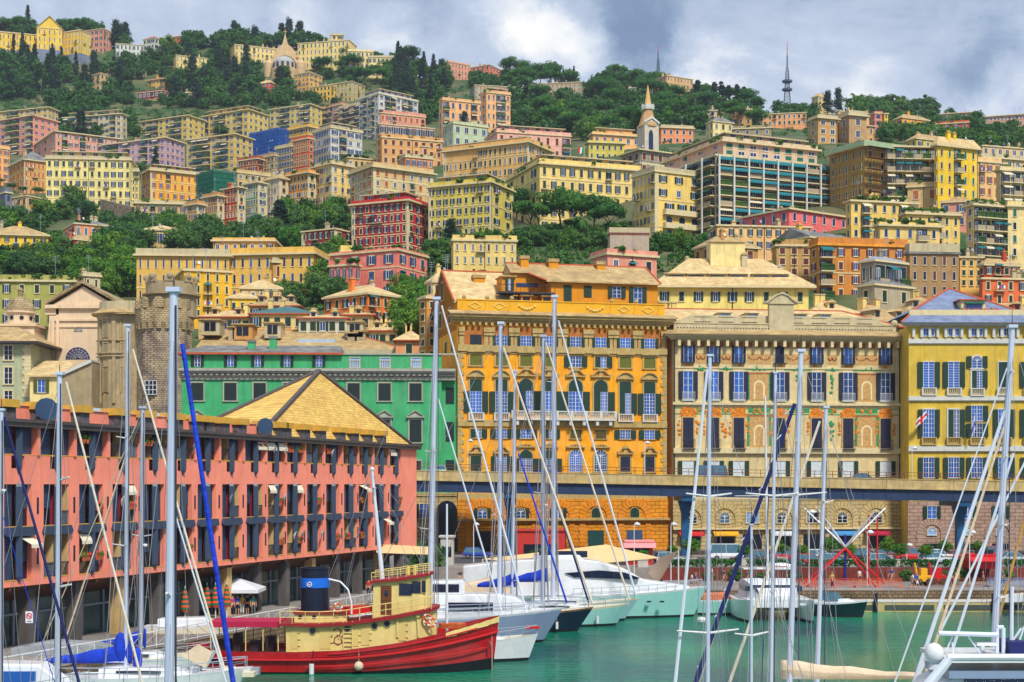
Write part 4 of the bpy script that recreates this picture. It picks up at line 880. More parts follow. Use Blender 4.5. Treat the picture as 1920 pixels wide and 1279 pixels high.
b=MB();b.box(0.05,fa.a-.05,-.08,.02,fa.z(646),fa.z(612));fa.put(b,'frieze',[M('frieze_brown',S(186,112,42),.9,.3,1.4,streak=.4)])
b=MB();cornice(fa,b,zr,1.1,1.15);fa.put(b,'cornice',[SAND])
b=MB();b.add([(-1.4,-1.4,zr+1.1),(fa.a+1.4,-1.4,zr+1.1),(fa.a+1.4,.6,zr+1.75),(-1.4,.6,zr+1.75),(-1.4,-1.4,zr+1.2),(fa.a+1.4,-1.4,zr+1.2),(fa.a+1.4,.6,zr+1.85),(-1.4,.6,zr+1.85)],[(0,1,2,3),(4,5,6,7),(0,1,5,4),(0,4,7,3),(1,2,6,5)]);fa.put(b,'eave',[SLATE])
for i,px in enumerate(AC):
 x=fa.x(px)
 w=pw(fa,x,fa.z(647),fa.z(627),1.65,state='closed' if i==0 else 'open',frame=SAND,frm=False,cols=4,rows=3,swing=.55,sh=SHG if i else M('mesh_dark',S(24,40,50),.5,.1),lip=False)
 w.location=(*rot2(x,-.1,fa.th),w.location.z)
 st='blind' if i in(0,1,2,6,7)or i==3 else('open' if i==4 else 'half')
 pw(fa,x,fa.z(684.5),fa.z(664),1.7,state=st,frame=SAND,ped='cart',cols=4,rows=3,sh=SHG)
 arch=i in(2,3,4,5)
 pw(fa,x,fa.z(773),fa.z(708 if arch else 711),2.1 if arch else 1.75,state=('open','open','half','open','open','half','half','open')[i],frame=SAND,arch=arch,ped='scroll' if arch else 'seg',top=.36,cols=4,rows=6,bal=0 if arch else 1,sh=SHG)
 st=('half','open','open','half','blind','blind','open','open')[i]
 pw(fa,x,fa.z(821),fa.z(804),1.6,state=st,frame=SAND,cols=4,rows=3,sh=SHG,fw=.14,glass=M('blind_brown',S(110,96,40),.8,.2,2,kind='slat')if st=='blind' else None)
 arch=i in(2,3,4,5)
 pw(fa,x,fa.z(884),fa.z(843 if arch else 855),1.9 if arch else 1.5,state=('closed','open','open','open','x','x','closed','closed')[i],frame=SAND,arch=arch,ped='scroll' if not arch else 'cart',cols=6,rows=7,top=.4 if i in(2,3)else 0,sh=SHG if i<6 else SHN)
b=MB();x0,x1=fa.x(957),fa.x(1151);zb_=fa.z(787)
b.box(x0,x1,-1.25,0,zb_,zb_+.3);b.box(x0,x1,-1.25,-1.02,zb_+1.2,zb_+1.36)
n=70
for i in range(n+1):
 q=x0+.1+(x1-x0-.2)*i/n
 if i%10==0:b.box(q-.2,q+.2,-1.27,-1.0,zb_+.3,zb_+1.4)
 else:b.tube((q,-1.13,zb_+.3),(q,-1.13,zb_+1.2),.07,.05,4)
for i in range(8):q=x0+.8+(x1-x0-1.6)*i/7;b.box(q-.22,q+.22,-1.1,0,zb_-.7,zb_)
fa.put(b,'balcony',[TRIMW])
# street storey
b=MB();b.box(-.1,fa.a+.1,-.45,.02,-4,fa.z(936));go=fa.put(b,'street_storey',[STONEJ])
fb=Fac.__new__(Fac);fb.__dict__.update(fa.__dict__)
arcade(fa,M('voussoir_amber',S(236,146,22),.9,.2,1.5,streak=.4),[903,975,1045,1115.7,1188],3.3,0,fa.z(938),-.44);b=MB();b.box(-.2,fa.a+.2,-.62,.02,fa.z(977),fa.z(973));fa.put(b,'string_course',[SAND],y=-.44)
for i,px in enumerate([903,975,1045,1115.7,1188]):
 x=fa.x(px);X,Y=rot2(x,-.44,fa.th)
 w=pw(fa,x,fa.z(972),fa.z(953),1.35,state='open' if i<3 else 'closed',arch=1,frame=SAND,cols=2,rows=2,fw=.1,swing=.75);w.location=(X,Y,w.location.z)
 d=MB();d.box(-1.2,1.2,-.06,.02,0,fa.z(996));dd=d.build('door',[TEALD if i!=4 else SHB]if i in(3,4)else[PANED],fa.root,(X,Y,0),fa.th)
# left flank windows (gable end)
for(u,py0,py1)in((4,770,735),(9,770,735),(4,655,632),(9,655,632),(4,850,820),(9,850,820),(12,545,510),(6,598,570),(13.5,598,570)):
 m=wmesh('sh',1.4,fa.z(py1)-fa.z(py0),'g',1);X,Y=rot2(0,u,fa.th);ob('window',m,fa.root,(X,Y,fa.z(py0)),fa.th-pi/2)
# terrace parapet, attic and roofs
zp0,zp1=fa.z(598),fa.z(561)
b=MB();b.box(0.1,fa.a-.1,.6,1.0,zp0-.4,zp1,0);b.box(0,fa.a,.5,1.1,zp1,zp1+.16,0)
for px in range(862,1248,9):x=fa.x(px);b.box(x-.1,x+.1,.57,.62,zp0+.1,zp0+.75,2)
def relief(px,py,kind):
 x,z=fa.x(px),fa.z(py)
 if kind=='d':
  for s1,s2 in((1,1),(1,-1),(-1,1),(-1,-1)):b.prism([(x+s1*1.0,z),(x+s1*.78,z),(x,z+s2*.38),(x,z+s2*.52)][::1 if s1*s2>0 else-1],.5,.6,1)
 elif kind=='s':
  for i in range(7):b.ball((x+(i-3)*.38,.55,z-.35+.1*(i-3)**2*.5),.2,5,1)
 else:b.box(x-.5,x+.5,.45,.62,z-.75,z-.45,0);b.box(x-.3,x+.3,.5,.62,z-.45,z+.55,1 if kind=='x' else 0);b.ball((x,.8,zp1+.45),.34,6,3)
for px,k in((872,'p'),(892,'d'),(916,'p'),(938,'d'),(962,'p'),(990,'s'),(1118,'s'),(1150,'p'),(1172,'d'),(1196,'p'),(1217,'d'),(1240,'p')):relief(px,571,k)
fa.put(b,'parapet',[AMB2,M('relief_cream',S(240,204,110),.8,.1),PANED,SAND])
# main slate roof (left) with ridge, gable end, then the taller attic on the right
zrdg=fa.z(492)
b=MB();xa,xb=-.3,fa.x(978);y0,yr,y1=1.2,11,20.5;ze=fa.z(566);ya=yr
b.add([(xa,y0,ze),(xb,y0,ze),(xb,ya,zrdg),(xa,ya,zrdg),(xa,y1,ze),(xb,y1,ze),(xa,y0,ze+.25),(xb,y0,ze+.25),(xb,ya,zrdg+.25),(xa,ya,zrdg+.25),(xa,y1,ze+.25),(xb,y1,ze+.25)],[(6,7,8,9),(9,8,11,10),(0,1,7,6),(0,6,9,3),(3,9,10,4),(1,2,8,7)],0)
b.tube((xa-.1,ya,zrdg+.3),(xb,ya,zrdg+.3),.16,.16,6,1);b.tube((xa,y0,ze+.3),(xa,ya,zrdg+.3),.16,.16,5,1);b.tube((xa,y1,ze+.3),(xa,ya,zrdg+.3),.16,.16,5,1)
rf=fa.put(b,'roof',[SLATEP,RIDGER])
b=MB();b.add([(0,.5,zr-1),(0,20,zr-1),(0,20,ze),(0,20,ze),(0,yr,zrdg),(0,1.2,ze)],[(0,1,2,4,5)],0);b.box(0,.4,1,20,zr-1,ze,0);b.prism([(1.2,ze-.1),(19.8,ze-.1),(yr,zrdg)],0,.3);
# turn the prism (x,z along y) into the gable wall plane
n0=len(b.v)-6
for i in range(n0,len(b.v)):x,y,z=b.v[i];b.v[i]=(y,x,z)
fa.put(b,'gable_wall',[AMB3])
b=MB();xl,xm,xr=fa.x(975),fa.x(1043),fa.x(1246);zq=fa.z(517)
b.box(xm,xr,3.2,14,zr,zq,0);b.box(xl,xm,6.5,14,zr,fa.z(495),0);fa.put(b,'attic',[AMB3])
b=MB();zz1,zz2=fa.z(516),fa.z(472)
b.add([(xm-.8,2.6,zz1),(xr+.3,2.6,zz1),(xr+.1,9.5,zz2),(xl,9.5,zz2),(xl,5.9,fa.z(497)),(xm-2.8,5.9,fa.z(497)),(xl,15,zz1),(xr+.3,15,zz1)],[(0,1,2,5),(2,3,4,5),(3,2,7,6),(1,7,2),(3,6,4)],0)
b.tube((xl,9.5,zz2),(xr+.1,9.5,zz2),.18,.18,5,1);b.tube((xr+.3,2.6,zz1),(xr+.1,9.5,zz2),.18,.18,5,1);b.tube((xm-.8,2.6,zz1),(xm-2.8,5.9,fa.z(497)),.16,.16,5,1)
b.box(xm-.8,xr+.3,2.5,3,zz1-.2,zz1,0)
rf2=fa.put(b,'attic_roof',[SLATE,RIDGER])
for px,st,w_ in((1075,'closed',1.2),(1113,'closed',1.2),(1168,'open',1.3),(1208,'open',1.3)):
 x=fa.x(px);w=pw(fa,x,fa.z(556 if px in(1075,1208)else 545),fa.z(523),w_,state=st,frm=False,cols=2,rows=3,lip=False);X,Y=rot2(x,3.18,fa.th);w.location=(X,Y,w.location.z)
x=fa.x(1008);w=MB();w.box(-1.7,1.7,-.06,.02,0,.55);w=w.build('window',PANE,fa.root,(*rot2(x,6.48,fa.th),fa.z(523)),fa.th)
# dormer with balcony, small dormers
b=MB();xd=fa.x(958);b.box(xd-.8,xd+1.2,2.4,6,fa.z(540),fa.z(512));b.box(xd-1,xd+1.4,2.0,6.2,fa.z(512),fa.z(510),1);d_=fa.put(b,'dormer',[AMB3,SLATE]);w=pw(fa,xd+.1,fa.z(538),fa.z(516),.8,state='half',frm=False,cols=2,rows=3);w.location=(*rot2(xd+.1,2.36,fa.th),w.location.z)
b=MB();xq=fa.x(938);xe=fa.x(1044);zf=fa.z(542);b.box(xq,xe,.9,3.2,zf-.25,zf,0)
for i in range(14):q=xq+(xe-xq)*i/13;b.tube((q,.95,zf),(q,.95,zf+1),.03,.03,3,0)
b.tube((xq,.95,zf+1),(xe,.95,zf+1),.04,.04,4,0);fa.put(b,'roof_balcony',[RAIL])
for px in(991,1030):
 x=fa.x(px);b=MB();b.box(x-.75,x+.75,1.4,4,fa.z(562),fa.z(549),0);b.box(x-.95,x+.95,1.1,4.2,fa.z(549),fa.z(547),1);b.box(x-.55,x+.55,1.36,1.4,fa.z(560),fa.z(551),2);fa.put(b,'dormer',[AMB3,SLATE,PANED])
for px,py,s_ in((919,515,.85),(1064,478,.7),(1008,474,.6),(1156,480,.6)):
 x=fa.x(px);yy=7.5 if px<950 else 8;b=MB();z0=fa.z(py+6);b.box(x-s_,x+s_,yy,yy+1.2,z0-1.5,z0+1.1,0);b.box(x-s_-.15,x+s_+.15,yy-.15,yy+1.35,z0+1.1,z0+1.6,1);fa.put(b,'chimney',[AMB3,SLATE],rf)
# ---- painted palace with frescoes
FRC=M('fresco_cream',S(232,208,150),.9,.2,.8,streak=.6)
FRO=M('fresco_orange',S(222,132,36),.9,.35,3)
FRG=M('fresco_green',S(58,150,92),.9,.35,3)
FRB=M('fresco_brown',S(176,108,60),.9,.35,3)
FRT=M('fresco_tan',S(204,160,100),.9,.25,3)
fd=Fac('painted_palace','wide painted palace with navy shutters and orange and green frescoes beside the amber palace','palace',1262,1688,228,7)
DC=[1290,1338,1385,1462,1531,1590,1660]
zr=fd.z(637);palace_body(fd,20,zr,FRC)
b=MB();band(fd,b,754,759,x0=-.1,x1=fd.a+.2,d=.35);band(fd,b,840,850,d=.5);band(fd,b,922,938,d=.3);band(fd,b,760,762,d=.15);band(fd,b,687,690,d=.1);band(fd,b,936,940,d=.5)
for px in(1264,1686):x=fd.x(px);b.tube((x,-.2,0),(x,-.2,zr),.1,.1,5,1)
fd.put(b,'stone_trim',[TRIM,RAIL])
b=MB();cornice(fd,b,zr,.7,1.4,dent=0);b.box(-1.6,fd.a+1.6,-1.7,.8,zr+.7,zr+.85,1);b.add([(-1.6,-1.7,zr+.85),(fd.a+1.6,-1.7,zr+.85),(fd.a+.6,.8,zr+1.7),(-.6,.8,zr+1.7)],[(0,1,2,3)],1)
nb=24
for i in range(nb):
 x=fd.a*(i+.5)/nb;b.box(x-.22,x+.22,-1.0,0,zr-.95,zr,0);b.box(x+.45,x+1.1 if i<nb-1 else x+.6,-.08,.02,zr-1.0,zr-.25,2)
fd.put(b,'cornice',[TRIM,SLATE,FRB])
b=MB();zp=zr+1.5;b.box(.3,fd.a-.3,.9,1.3,zp,fd.z(605),0)
x=.9
while x<fd.a-.8:
 if abs(x-fd.x(1472))>.8:b.box(x-.1,x+.1,.86,.92,zp+.35,fd.z(612),1)
 x+=.48
b.box(.2,fd.a-.2,.8,1.4,fd.z(605),fd.z(603),0);xa,xb=fd.x(1300),fd.x(1650);b.box(xa,xb,1.6,2.0,zp,fd.z(588),0);b.prism([(xb,fd.z(603)),(xb+3.2,fd.z(603)),(xb+1.2,fd.z(599)),(xb,fd.z(588))],1.6,2.0,0);b.prism([(xa,fd.z(603)),(xa,fd.z(588)),(xa-2.2,fd.z(600)),(xa-3,fd.z(603))],1.6,2.0,0)
for i in range(8):
 q=xa+(xb-xa)*(i+.5)/8
 if abs(q-fd.x(1468))>2.3:b.box(q-1.2,q+1.2,1.55,1.6,fd.z(601),fd.z(600),1);b.box(q-1.2,q+1.2,1.55,1.6,fd.z(591.5),fd.z(591),1)
b.ball((fd.x(1682),1.1,fd.z(600)),.55,6,0)
xc=fd.x(1468);b.box(xc-1.9,xc+1.9,.7,1.5,zp,fd.z(566),0);n=12
prof=[(-2.5,566),(-2.1,563),(-1.5,558),(-.9,551),(0,547),(.9,551),(1.5,558),(2.1,563),(2.5,566)]
b.prism([(xc+q,fd.z(p))for q,p in prof],.5,1.6,0)
for(q,p),(q2,p2)in zip(prof,prof[1:]):b.prism([(xc+q,fd.z(p)),(xc+q,fd.z(p)+.25),(xc+q2,fd.z(p2)+.25),(xc+q2,fd.z(p2))],.3,1.7,0)
fd.put(b,'parapet',[CONC,PANED])
b=MB();ze,zg=fd.z(604),fd.z(566);b.add([(-.6,1.2,ze),(fd.a+.2,1.2,ze),(fd.a-6,9,zg),(-1,9,zg),(fd.a+.2,19,ze),(-.6,19,ze)],[(0,1,2,3),(3,2,4,5),(1,4,2),(0,3,5)],0);b.tube((fd.a+.2,1.2,ze),(fd.a-6,9,zg),.16,.16,5,1);b.tube((-1,9,zg),(fd.a-6,9,zg),.16,.16,5,1)
rfd=fd.put(b,'roof',[SLATEP,RIDGER])
for px in(1368,1420,1512,1558):
 x=fd.x(px);b=MB();b.box(x-.9,x+.9,2.6,5.6,ze,fd.z(582),0);b.box(x-1.1,x+1.1,2.3,5.8,fd.z(582),fd.z(581),1);b.box(x-.65,x+.65,2.56,2.6,fd.z(590),fd.z(584),2);fd.put(b,'dormer',[TRIMW if px in(1558,1368)else TRIM,SLATE,PANEL],rfd)
for i,px in enumerate(DC):
 x=fd.x(px)
 pw(fd,x,fd.z(679),fd.z(646),1.35,sh=SHN,state='closed' if i==3 else 'open',frm=False,cols=2,rows=1,swing=.45,lip=False)
 pw(fd,x,fd.z(748),fd.z(696),1.4,sh=SHN,state='open',frame=TRIMW,fw=.16,cols=2,rows=4,swing=1)
 pw(fd,x,fd.z(840),fd.z(783),1.6,sh=SHN,state='closed',frame=FRT,fw=.2)
 pw(fd,x,fd.z(893),fd.z(864),1.7,sh=SHG,state='open',frame=TRIM,fw=.12,cols=2,rows=1,swing=.75,glass=M('poster_white',S(206,216,220),.6,.25,3))
 for zz,hh in((fd.z(679),1.2),(fd.z(751),1.25),(fd.z(841),1.3)):
  r=MB();hw=.95;d=.5 if hh<1.3 else .9;r.box(-hw,hw,-d,0,-.08,0)
  for k in range(13):q=-hw+2*hw*k/12;r.tube((q,-d+.03,0),(q,-d+.03,hh),.025,.025,3)
  r.tube((-hw,-d+.03,hh),(hw,-d+.03,hh),.035,.035,3);r.box(-hw,-hw+.04,-d,0,hh-.04,hh);r.box(hw-.04,hw,-d,0,hh-.04,hh)
  fd.put(r,'balcony',[RAIL if zz>fd.z(700)or zz<fd.z(800)else RAILW],x=x,z=zz)
rng=random.Random(5)
b=MB()
def blobs(x,z,w,h,n,m,y=-.05):
 for i in range(n):b.ball((x+rng.uniform(-w,w),y,z+rng.uniform(-h,h)),rng.uniform(.12,.26),4,m,1,.35,1)
for i,px in enumerate(DC):
 x=fd.x(px)
 blobs(x,fd.z(773),1.05,.65,22,0);b.prism([(x-1.3,fd.z(781)),(x+1.3,fd.z(781)),(x+.9,fd.z(768)),(x+.4,fd.z(763)),(x-.4,fd.z(763)),(x-.9,fd.z(768))],-.05,.01,0)
 blobs(x,fd.z(684.5),.4,.1,4,0)
 for s_ in(-1,1):blobs(x+s_*1.35,fd.z(802),.12,1.0,7,0);blobs(x+s_*1.3,fd.z(700),.08,.5,0,1)
 for s_ in(-1,1):b.box(x+s_*1.05,x+s_*1.2,-.03,.01,fd.z(753),fd.z(738),1)
mids=[(p+q)/2 for p,q in zip(DC,DC[1:])]
for i,px in enumerate(mids):
 x=fd.x(px);wide=(DC[i+1]-DC[i])>60
 hw=1.9 if wide else .75
 b.box(x-hw,x+hw,-.03,.01,fd.z(681),fd.z(662),3)
 for k in(-1,1):
  for t in range(7):a_=pi*t/6;b.ball((x+k*hw*.45+hw*.38*cos(a_),-.04,fd.z(668)-.35*sin(a_)),.12,4,2)
 blobs(x,fd.z(690),hw*.5,.22,9,1);b.box(x-hw-.3,x+hw+.3,-.035,.01,fd.z(692.5),fd.z(691),1)
 blobs(x,fd.z(769),min(hw,.8),.3,8,0);b.box(x-hw*.9,x+hw*.9,-.03,.01,fd.z(773),fd.z(766),1)
 if wide and i in(2,5)or i==5:
  for(t0,t1)in((750,697),(838,777)):
   b.box(x-1.45,x+1.45,-.04,.01,fd.z(t0),fd.z(t1),3);
   n=8
   for rr_,mm,dd in((.85,4,.06),(.6,3,.08)):
    zc=fd.z((t0+t1)/2-1);b.prism([(x+rr_*cos(pi*k/n),zc+rr_*sin(pi*k/n))for k in range(n+1)]+[(x-rr_,fd.z(t0-3)),(x+rr_,fd.z(t0-3))],-dd,0,mm)
   for s_ in(-1,1):b.box(x+s_*1.5,x+s_*1.85,-.05,.01,fd.z(t0-2),fd.z(t1+3),1)
   b.box(x-1.9,x+1.9,-.07,.01,fd.z(t1+3),fd.z(t1),2)
 else:
  blobs(x,fd.z(718),.28,1.3,12 if i in(3,4)else 0,1);blobs(x,fd.z(806),.3,1.4,14 if i in(3,4)else 4,1 if i in(3,4)else 0)
b.box(.3,fd.a-.3,-.025,.01,fd.z(777),fd.z(775),1);b.box(.3,fd.a-.3,-.025,.01,fd.z(766),fd.z(764.5),1)
fd.put(b,'fresco',[FRO,FRG,FRB,FRT,M('fresco_pale',S(236,220,170),.9,.1)])
b=MB();b.box(-.1,fd.a+.1,-.5,.02,-4,fd.z(936));fd.put(b,'street_storey',[STONED])
b=MB();GC=[1293,1357,1409,1464,1522,1577,1640];arcade(fd,M('voussoir_sand',S(206,182,124),.9,.2,1.5,streak=.4),[1293,1357,1464,1577,1640],3.2,0,fd.z(942),-.5);b.box(-.2,fd.a+.2,-.68,.02,fd.z(993),fd.z(990));fd.put(b,'string_course',[TRIM],y=-.5)
for i,px in enumerate(GC):
 x=fd.x(px);X,Y=rot2(x,-.5,fd.th);w=pw(fd,x,fd.z(981),fd.z(961),1.9 if i%2==0 else 1.5,state='x',arch=i!=2 and i!=4,frame=TRIM,cols=2,rows=2,fw=.1,glass=PANEL if i in(1,2)else PANED);w.location=(X,Y,w.location.z)
 d=MB();d.box(-1.45,1.45,-.05,.02,0,fd.z(1003));d.build('shopfront',[PANED],fd.root,(X,Y,0),fd.th)
 d=MB();cc=(S(200,40,36),S(226,170,30),(0,),S(210,214,222),(0,),S(70,140,200),S(170,30,60))[i]
 if len(cc)==3:d.add([(-1.9,0,.7),(1.9,0,.7),(1.9,-1.3,.1),(-1.9,-1.3,.1),(1.9,-1.32,-.15),(-1.9,-1.32,-.15)],[(0,1,2,3),(3,2,4,5)]);d.build('awning',[M('awning_%d'%i,cc,.8,.15,2)],fd.root,(*rot2(x,-.55,fd.th),fd.z(1003)),fd.th)
# ---- yellow palace at the right with grey-blue roof
YEL=M('plaster_lemon',S(226,190,66),.85,.16,.6,streak=.45)
fy=Fac('palace','lemon-yellow palace with green shutters and a blue slate gable at the right edge','palace',1704,2010,227,0)
zr=fy.z(612);palace_body(fy,18,zr,YEL)
b=MB()
for p0,p1,d in((635,644,.3),(743,751,.35),(836,846,.35)):band(fy,b,p0,p1,x0=-.1,d=d);band(fy,b,p1,p1+1.5,x0=-.1,d=d*.6)
cornice(fy,b,zr,.45,1.0,dent=0)
for px in range(1712,2010,15):x=fy.x(px);b.box(x-.2,x+.2,-.5,0,fy.z(633),fy.z(616))if(px-1712)%45<31 else None
fy.put(b,'stone_trim',[TRIMW])
b=MB();z1=zr+.45;b.add([(-1.5,-1.3,z1),(fy.a,-1.3,z1),(fy.a,1.2,z1+1.35),(.4,1.2,z1+1.35),(-1.5,-1.3,z1+.1)],[(0,1,2,3)],0);b.box(.4,fy.a,1.2,1.6,z1+1.2,fy.z(579),1)
xl,xm,xr=fy.x(1722),fy.x(1815),fy.x(1910);ys,zs=fy.z(583),fy.z(525)
b.add([(xl-.8,1.8,ys),(xr+1,1.8,ys),(xm,10,zs),(xr+1,18,ys),(xl-.8,18,ys)],[(0,1,2),(1,3,2),(3,4,2),(4,0,2)],0);b.tube((xl-.8,1.8,ys),(xm,10,zs),.2,.2,5,2);b.tube((xr+1,1.8,ys),(xm,10,zs),.2,.2,5,2);b.tube((-1.5,-1.3,z1),(.4,1.2,z1+1.35),.15,.15,5,2)
rfy=fy.put(b,'roof',[SLATEB,TRIM,RIDGER])
b=MB();x=fy.x(1836);b.box(x-2,x+1.6,2.2,6,fy.z(582),fy.z(560),0);b.box(x-2.4,x+2,1.8,6.2,fy.z(560),fy.z(558),1);b.box(x-1.3,x+1.0,2.1,2.2,fy.z(579),fy.z(567),2);b.box(x-1.5,x+1.3,1.7,2.2,fy.z(567),fy.z(564),3);b.box(x-2.2,x+3.6,1.5,2.1,fy.z(583),fy.z(579),4)
for i in range(12):b.ball((x-2+i*.48,1.7,fy.z(578)),.22,4,5 if i%3 else 6)
fy.put(b,'dormer',[TRIM,RIDGER,PANE,SHT,RIDGER,FLOWR,LEAFS],rfy)
YC=[1741,1788,1831.5,1882,1932,1982]
for i,px in enumerate(YC):
 x=fy.x(px);pw(fy,x,fy.z(630),fy.z(616),1.6,state='x',frame=TRIMW,fw=.12,cols=4,rows=2)
 if i==2:
  pw(fy,x,fy.z(690),fy.z(668),1.5,sh=SHG,state='open',frame=TRIMW,arch=1,cols=2,rows=3);pw(fy,x,fy.z(728),fy.z(695),1.5,state='half',frame=TRIMW,bal=1,cols=2,rows=7)
  pw(fy,x,fy.z(789),fy.z(761),1.6,state='open',frame=TRIMW,cols=4,rows=4,fw=.1);pw(fy,x,fy.z(820),fy.z(794),1.6,state='open',frame=TRIMW,bal=1,cols=4,rows=3,fw=.1,balm=SAND)
 else:
  pw(fy,x,fy.z(727),fy.z(679),1.6,state=('open','open','','closed','open','open')[i],frame=TRIMW,fw=.14,cols=2,rows=10,bal=1)
  pw(fy,x,fy.z(820),fy.z(768),1.65,state=('open','half','','open','open','open')[i],frame=TRIMW,fw=.2,cols=4,rows=6,bal=1,balm=SAND,top=0,swing=.9)
 pw(fy,x,fy.z(896),fy.z(858),1.6,state='open',frame=TRIMW,fw=.1,cols=4,rows=4,swing=.9)
b=MB();b.box(-.3,fy.a,-.6,.02,-4,fy.z(940));fy.put(b,'street_storey',[STONEP])
arcade(fy,M('voussoir_pink',S(188,156,138),.9,.2,1.5,streak=.3),[1745,1873,1990],2.6,0,fy.z(972),-.58)
for i,px in enumerate((1745,1812,1873,1935)):
 x=fy.x(px);w=pw(fy,x,fy.z(972),fy.z(949),1.3,state='open',frame=TRIMW,fw=.1,cols=2,rows=3,swing=.9);w.location=(x,-.58,w.location.z)
 w=pw(fy,x,fy.z(1003),fy.z(989),1.2,state='x',arch=1,frame=TRIMW,fw=.1,cols=1,rows=1,glass=PANEL);w.location=(x,-.58,w.location.z)
 d=MB();d.box(-1.2,1.2,-.05,.02,0,fy.z(1019));d.build('shopfront',[PANED],fy.root,(x,-.6,0))
def flag(px,py,Y,cols,label,w=1.8,h=1.1):
 b=MB();n=8
 for i in range(n):
  for j in range(3):
   f_=lambda k,l:(-k*w/n,.15*sin(k*.9),-k*.18-l*h/3+.1*sin(k*1.3));m=0
   if j==1 or i in(3,4):m=1
   b.add([f_(i,j),f_(i+1,j),f_(i+1,j+1),f_(i,j+1)],[(0,1,2,3)],m)
 t=thing('flag',label,'flag',P(px,py,Y));b.build('cloth',cols,t);MB().tube((.1,1.6,-1.2),(0,-.1,.15),.035,.03,5).build('flagpole',RAILW,t)
FW,FR_=M('flag_white',S(230,230,230),.8,.04),M('flag_red',S(206,28,40),.8,.08)
flag(1738,770,225.3,[FW,FR_],'white flag with a red cross on the yellow palace, left window',1.6,1.1)
flag(1829,778,225.3,[FW,M('flag_blue',S(70,90,190),.8,.1)],'drooping white and blue flag on the yellow palace, middle window',.6,2.2)
# ---- green palace
GRN=M('plaster_green',S(66,176,112),.85,.16,.6,streak=.45)
fg=Fac('palace','bright green palace with grey cornice and dark closed shutters behind the pink apartments','palace',340,828,219.3,2)
GT=M('trim_grey',S(176,176,160),.85,.12,2,streak=.4);SHD=M('shutter_darkgreen',S(16,44,44),.6,.15,2,kind='slat',bump=.3)
zr=fg.z(712);palace_body(fg,18,zr,GRN)
b=MB();b.box(fg.a-.02,fg.x(857),.9,15,-4,zr,0);fg.put(b,'wing',[GRN])
for p0,p1 in((755,725),(826,790),(890,862)):w=pw(fg,fg.a+1.2,fg.z(p0),fg.z(p1),1.2,sh=SHD,state='closed',frm=False);w.location=(*rot2(fg.a+1.2,.88,fg.th),w.location.z)
b=MB()
for i,(p0,p1,d)in enumerate(((712,706,.25),(705,701,.5),(700,696,.8),(696,691,1.1))):b.box(-.2,fg.a+2.0,-d,.6,fg.z(p0),fg.z(p1))
n=int(fg.a/.8)
for i in range(n):b.box(.2+i*.8,.55+i*.8,-.75,0,fg.z(704),fg.z(701))
fg.put(b,'cornice',[GT])
b=MB();b.box(0,fg.x(640),.3,12,fg.z(692),fg.z(664),0);b.box(fg.x(640),fg.a,.3,.7,fg.z(692),fg.z(664),0);b.box(-.3,fg.a+2.4,.1,.9,fg.z(664),fg.z(661),1);b.box(fg.x(640),fg.a,.7,14,fg.z(692),fg.z(690),1);fg.put(b,'attic',[GRN,GT])
b=MB();xa,xb=fg.x(352),fg.x(643);z0,z1=fg.z(662),fg.z(638);b.add([(-1,-.3,z0),(xb,-.3,z0),(xb-1,8,z1),(2,8,z1),(xb,16,z0),(-1,16,z0)],[(0,1,2,3),(3,2,4,5),(1,4,2),(0,3,5)],0);b.box(-1,xb,-.4,-.2,z0-.2,z0+.1,1);rfg=fg.put(b,'roof',[SLATEG,RIDGER])
for px,py in((464,632),(505,625)):x=fg.x(px);c=MB();c.box(x-.5,x+.5,4,5,z0,fg.z(py+5),0);c.box(x-.6,x+.6,3.9,5.1,fg.z(py+5),fg.z(py),1);fg.put(c,'chimney',[GRN,SLATEG],rfg)
for px in(370,432,483,538,598):w=pw(fg,fg.x(px),fg.z(687),fg.z(666),.85,sh=SHD,state='open',frm=False,cols=2,rows=3,lip=False);w.location=(*rot2(fg.x(px),.28,fg.th),w.location.z)
for px in(665,722,780):w=pw(fg,fg.x(px),fg.z(688),fg.z(670),1.4,state='x',frame=GT,fw=.15,cols=1,rows=1,glass=PANEL);w.location=(*rot2(fg.x(px),.28,fg.th),w.location.z);r=MB();[r.tube((-.65+k*.26,-.15,0),(-.65+k*.26,-.15,1),.05,.05,4)for k in range(6)];r.box(-.7,.7,-.2,-.1,1,1.1);r.build('balustrade',TRIMW,w)
for px in(370,432,487,543,600,663,721,779):
 x=fg.x(px);pw(fg,x,fg.z(751),fg.z(718),1.75,sh=SHD,state='closed',frame=GT,fw=.2)
 pw(fg,x,fg.z(829),fg.z(787),1.7,sh=SHD,state='closed',frame=GT,fw=.2,ped='tri')
 pw(fg,x,fg.z(896),fg.z(864),1.6,sh=SHD,state='closed',frame=GT,fw=.2)
b=MB();b.box(fg.x(640),fg.x(857),-.35,1.2,-4,fg.z(925));b.box(fg.x(640)-.1,fg.x(857),-.5,1.2,fg.z(930),fg.z(924));fg.put(b,'street_storey',[STONED])
xa_=fg.x(838);n=10;b=MB();b.prism([(xa_+1.45*cos(pi*i/n),fg.z(958)+1.45*sin(pi*i/n))for i in range(n+1)]+[(xa_-1.45,0),(xa_+1.45,0)],-.4,-.3);fg.put(b,'archway',[PANED])
for px in(795,740):w=pw(fg,fg.x(px),fg.z(972),fg.z(945),1.3,state='open',frame=TRIM,cols=2,rows=3,fw=.1);w.location=(*rot2(fg.x(px),-.36,fg.th),w.location.z)
r,V,zt,zb,ptf=LBL['pale yellow palace with a huge slate roof and dormer strip behind the painted palace']
ro_=[c for c in r.children if c.name.startswith('roof')][0]
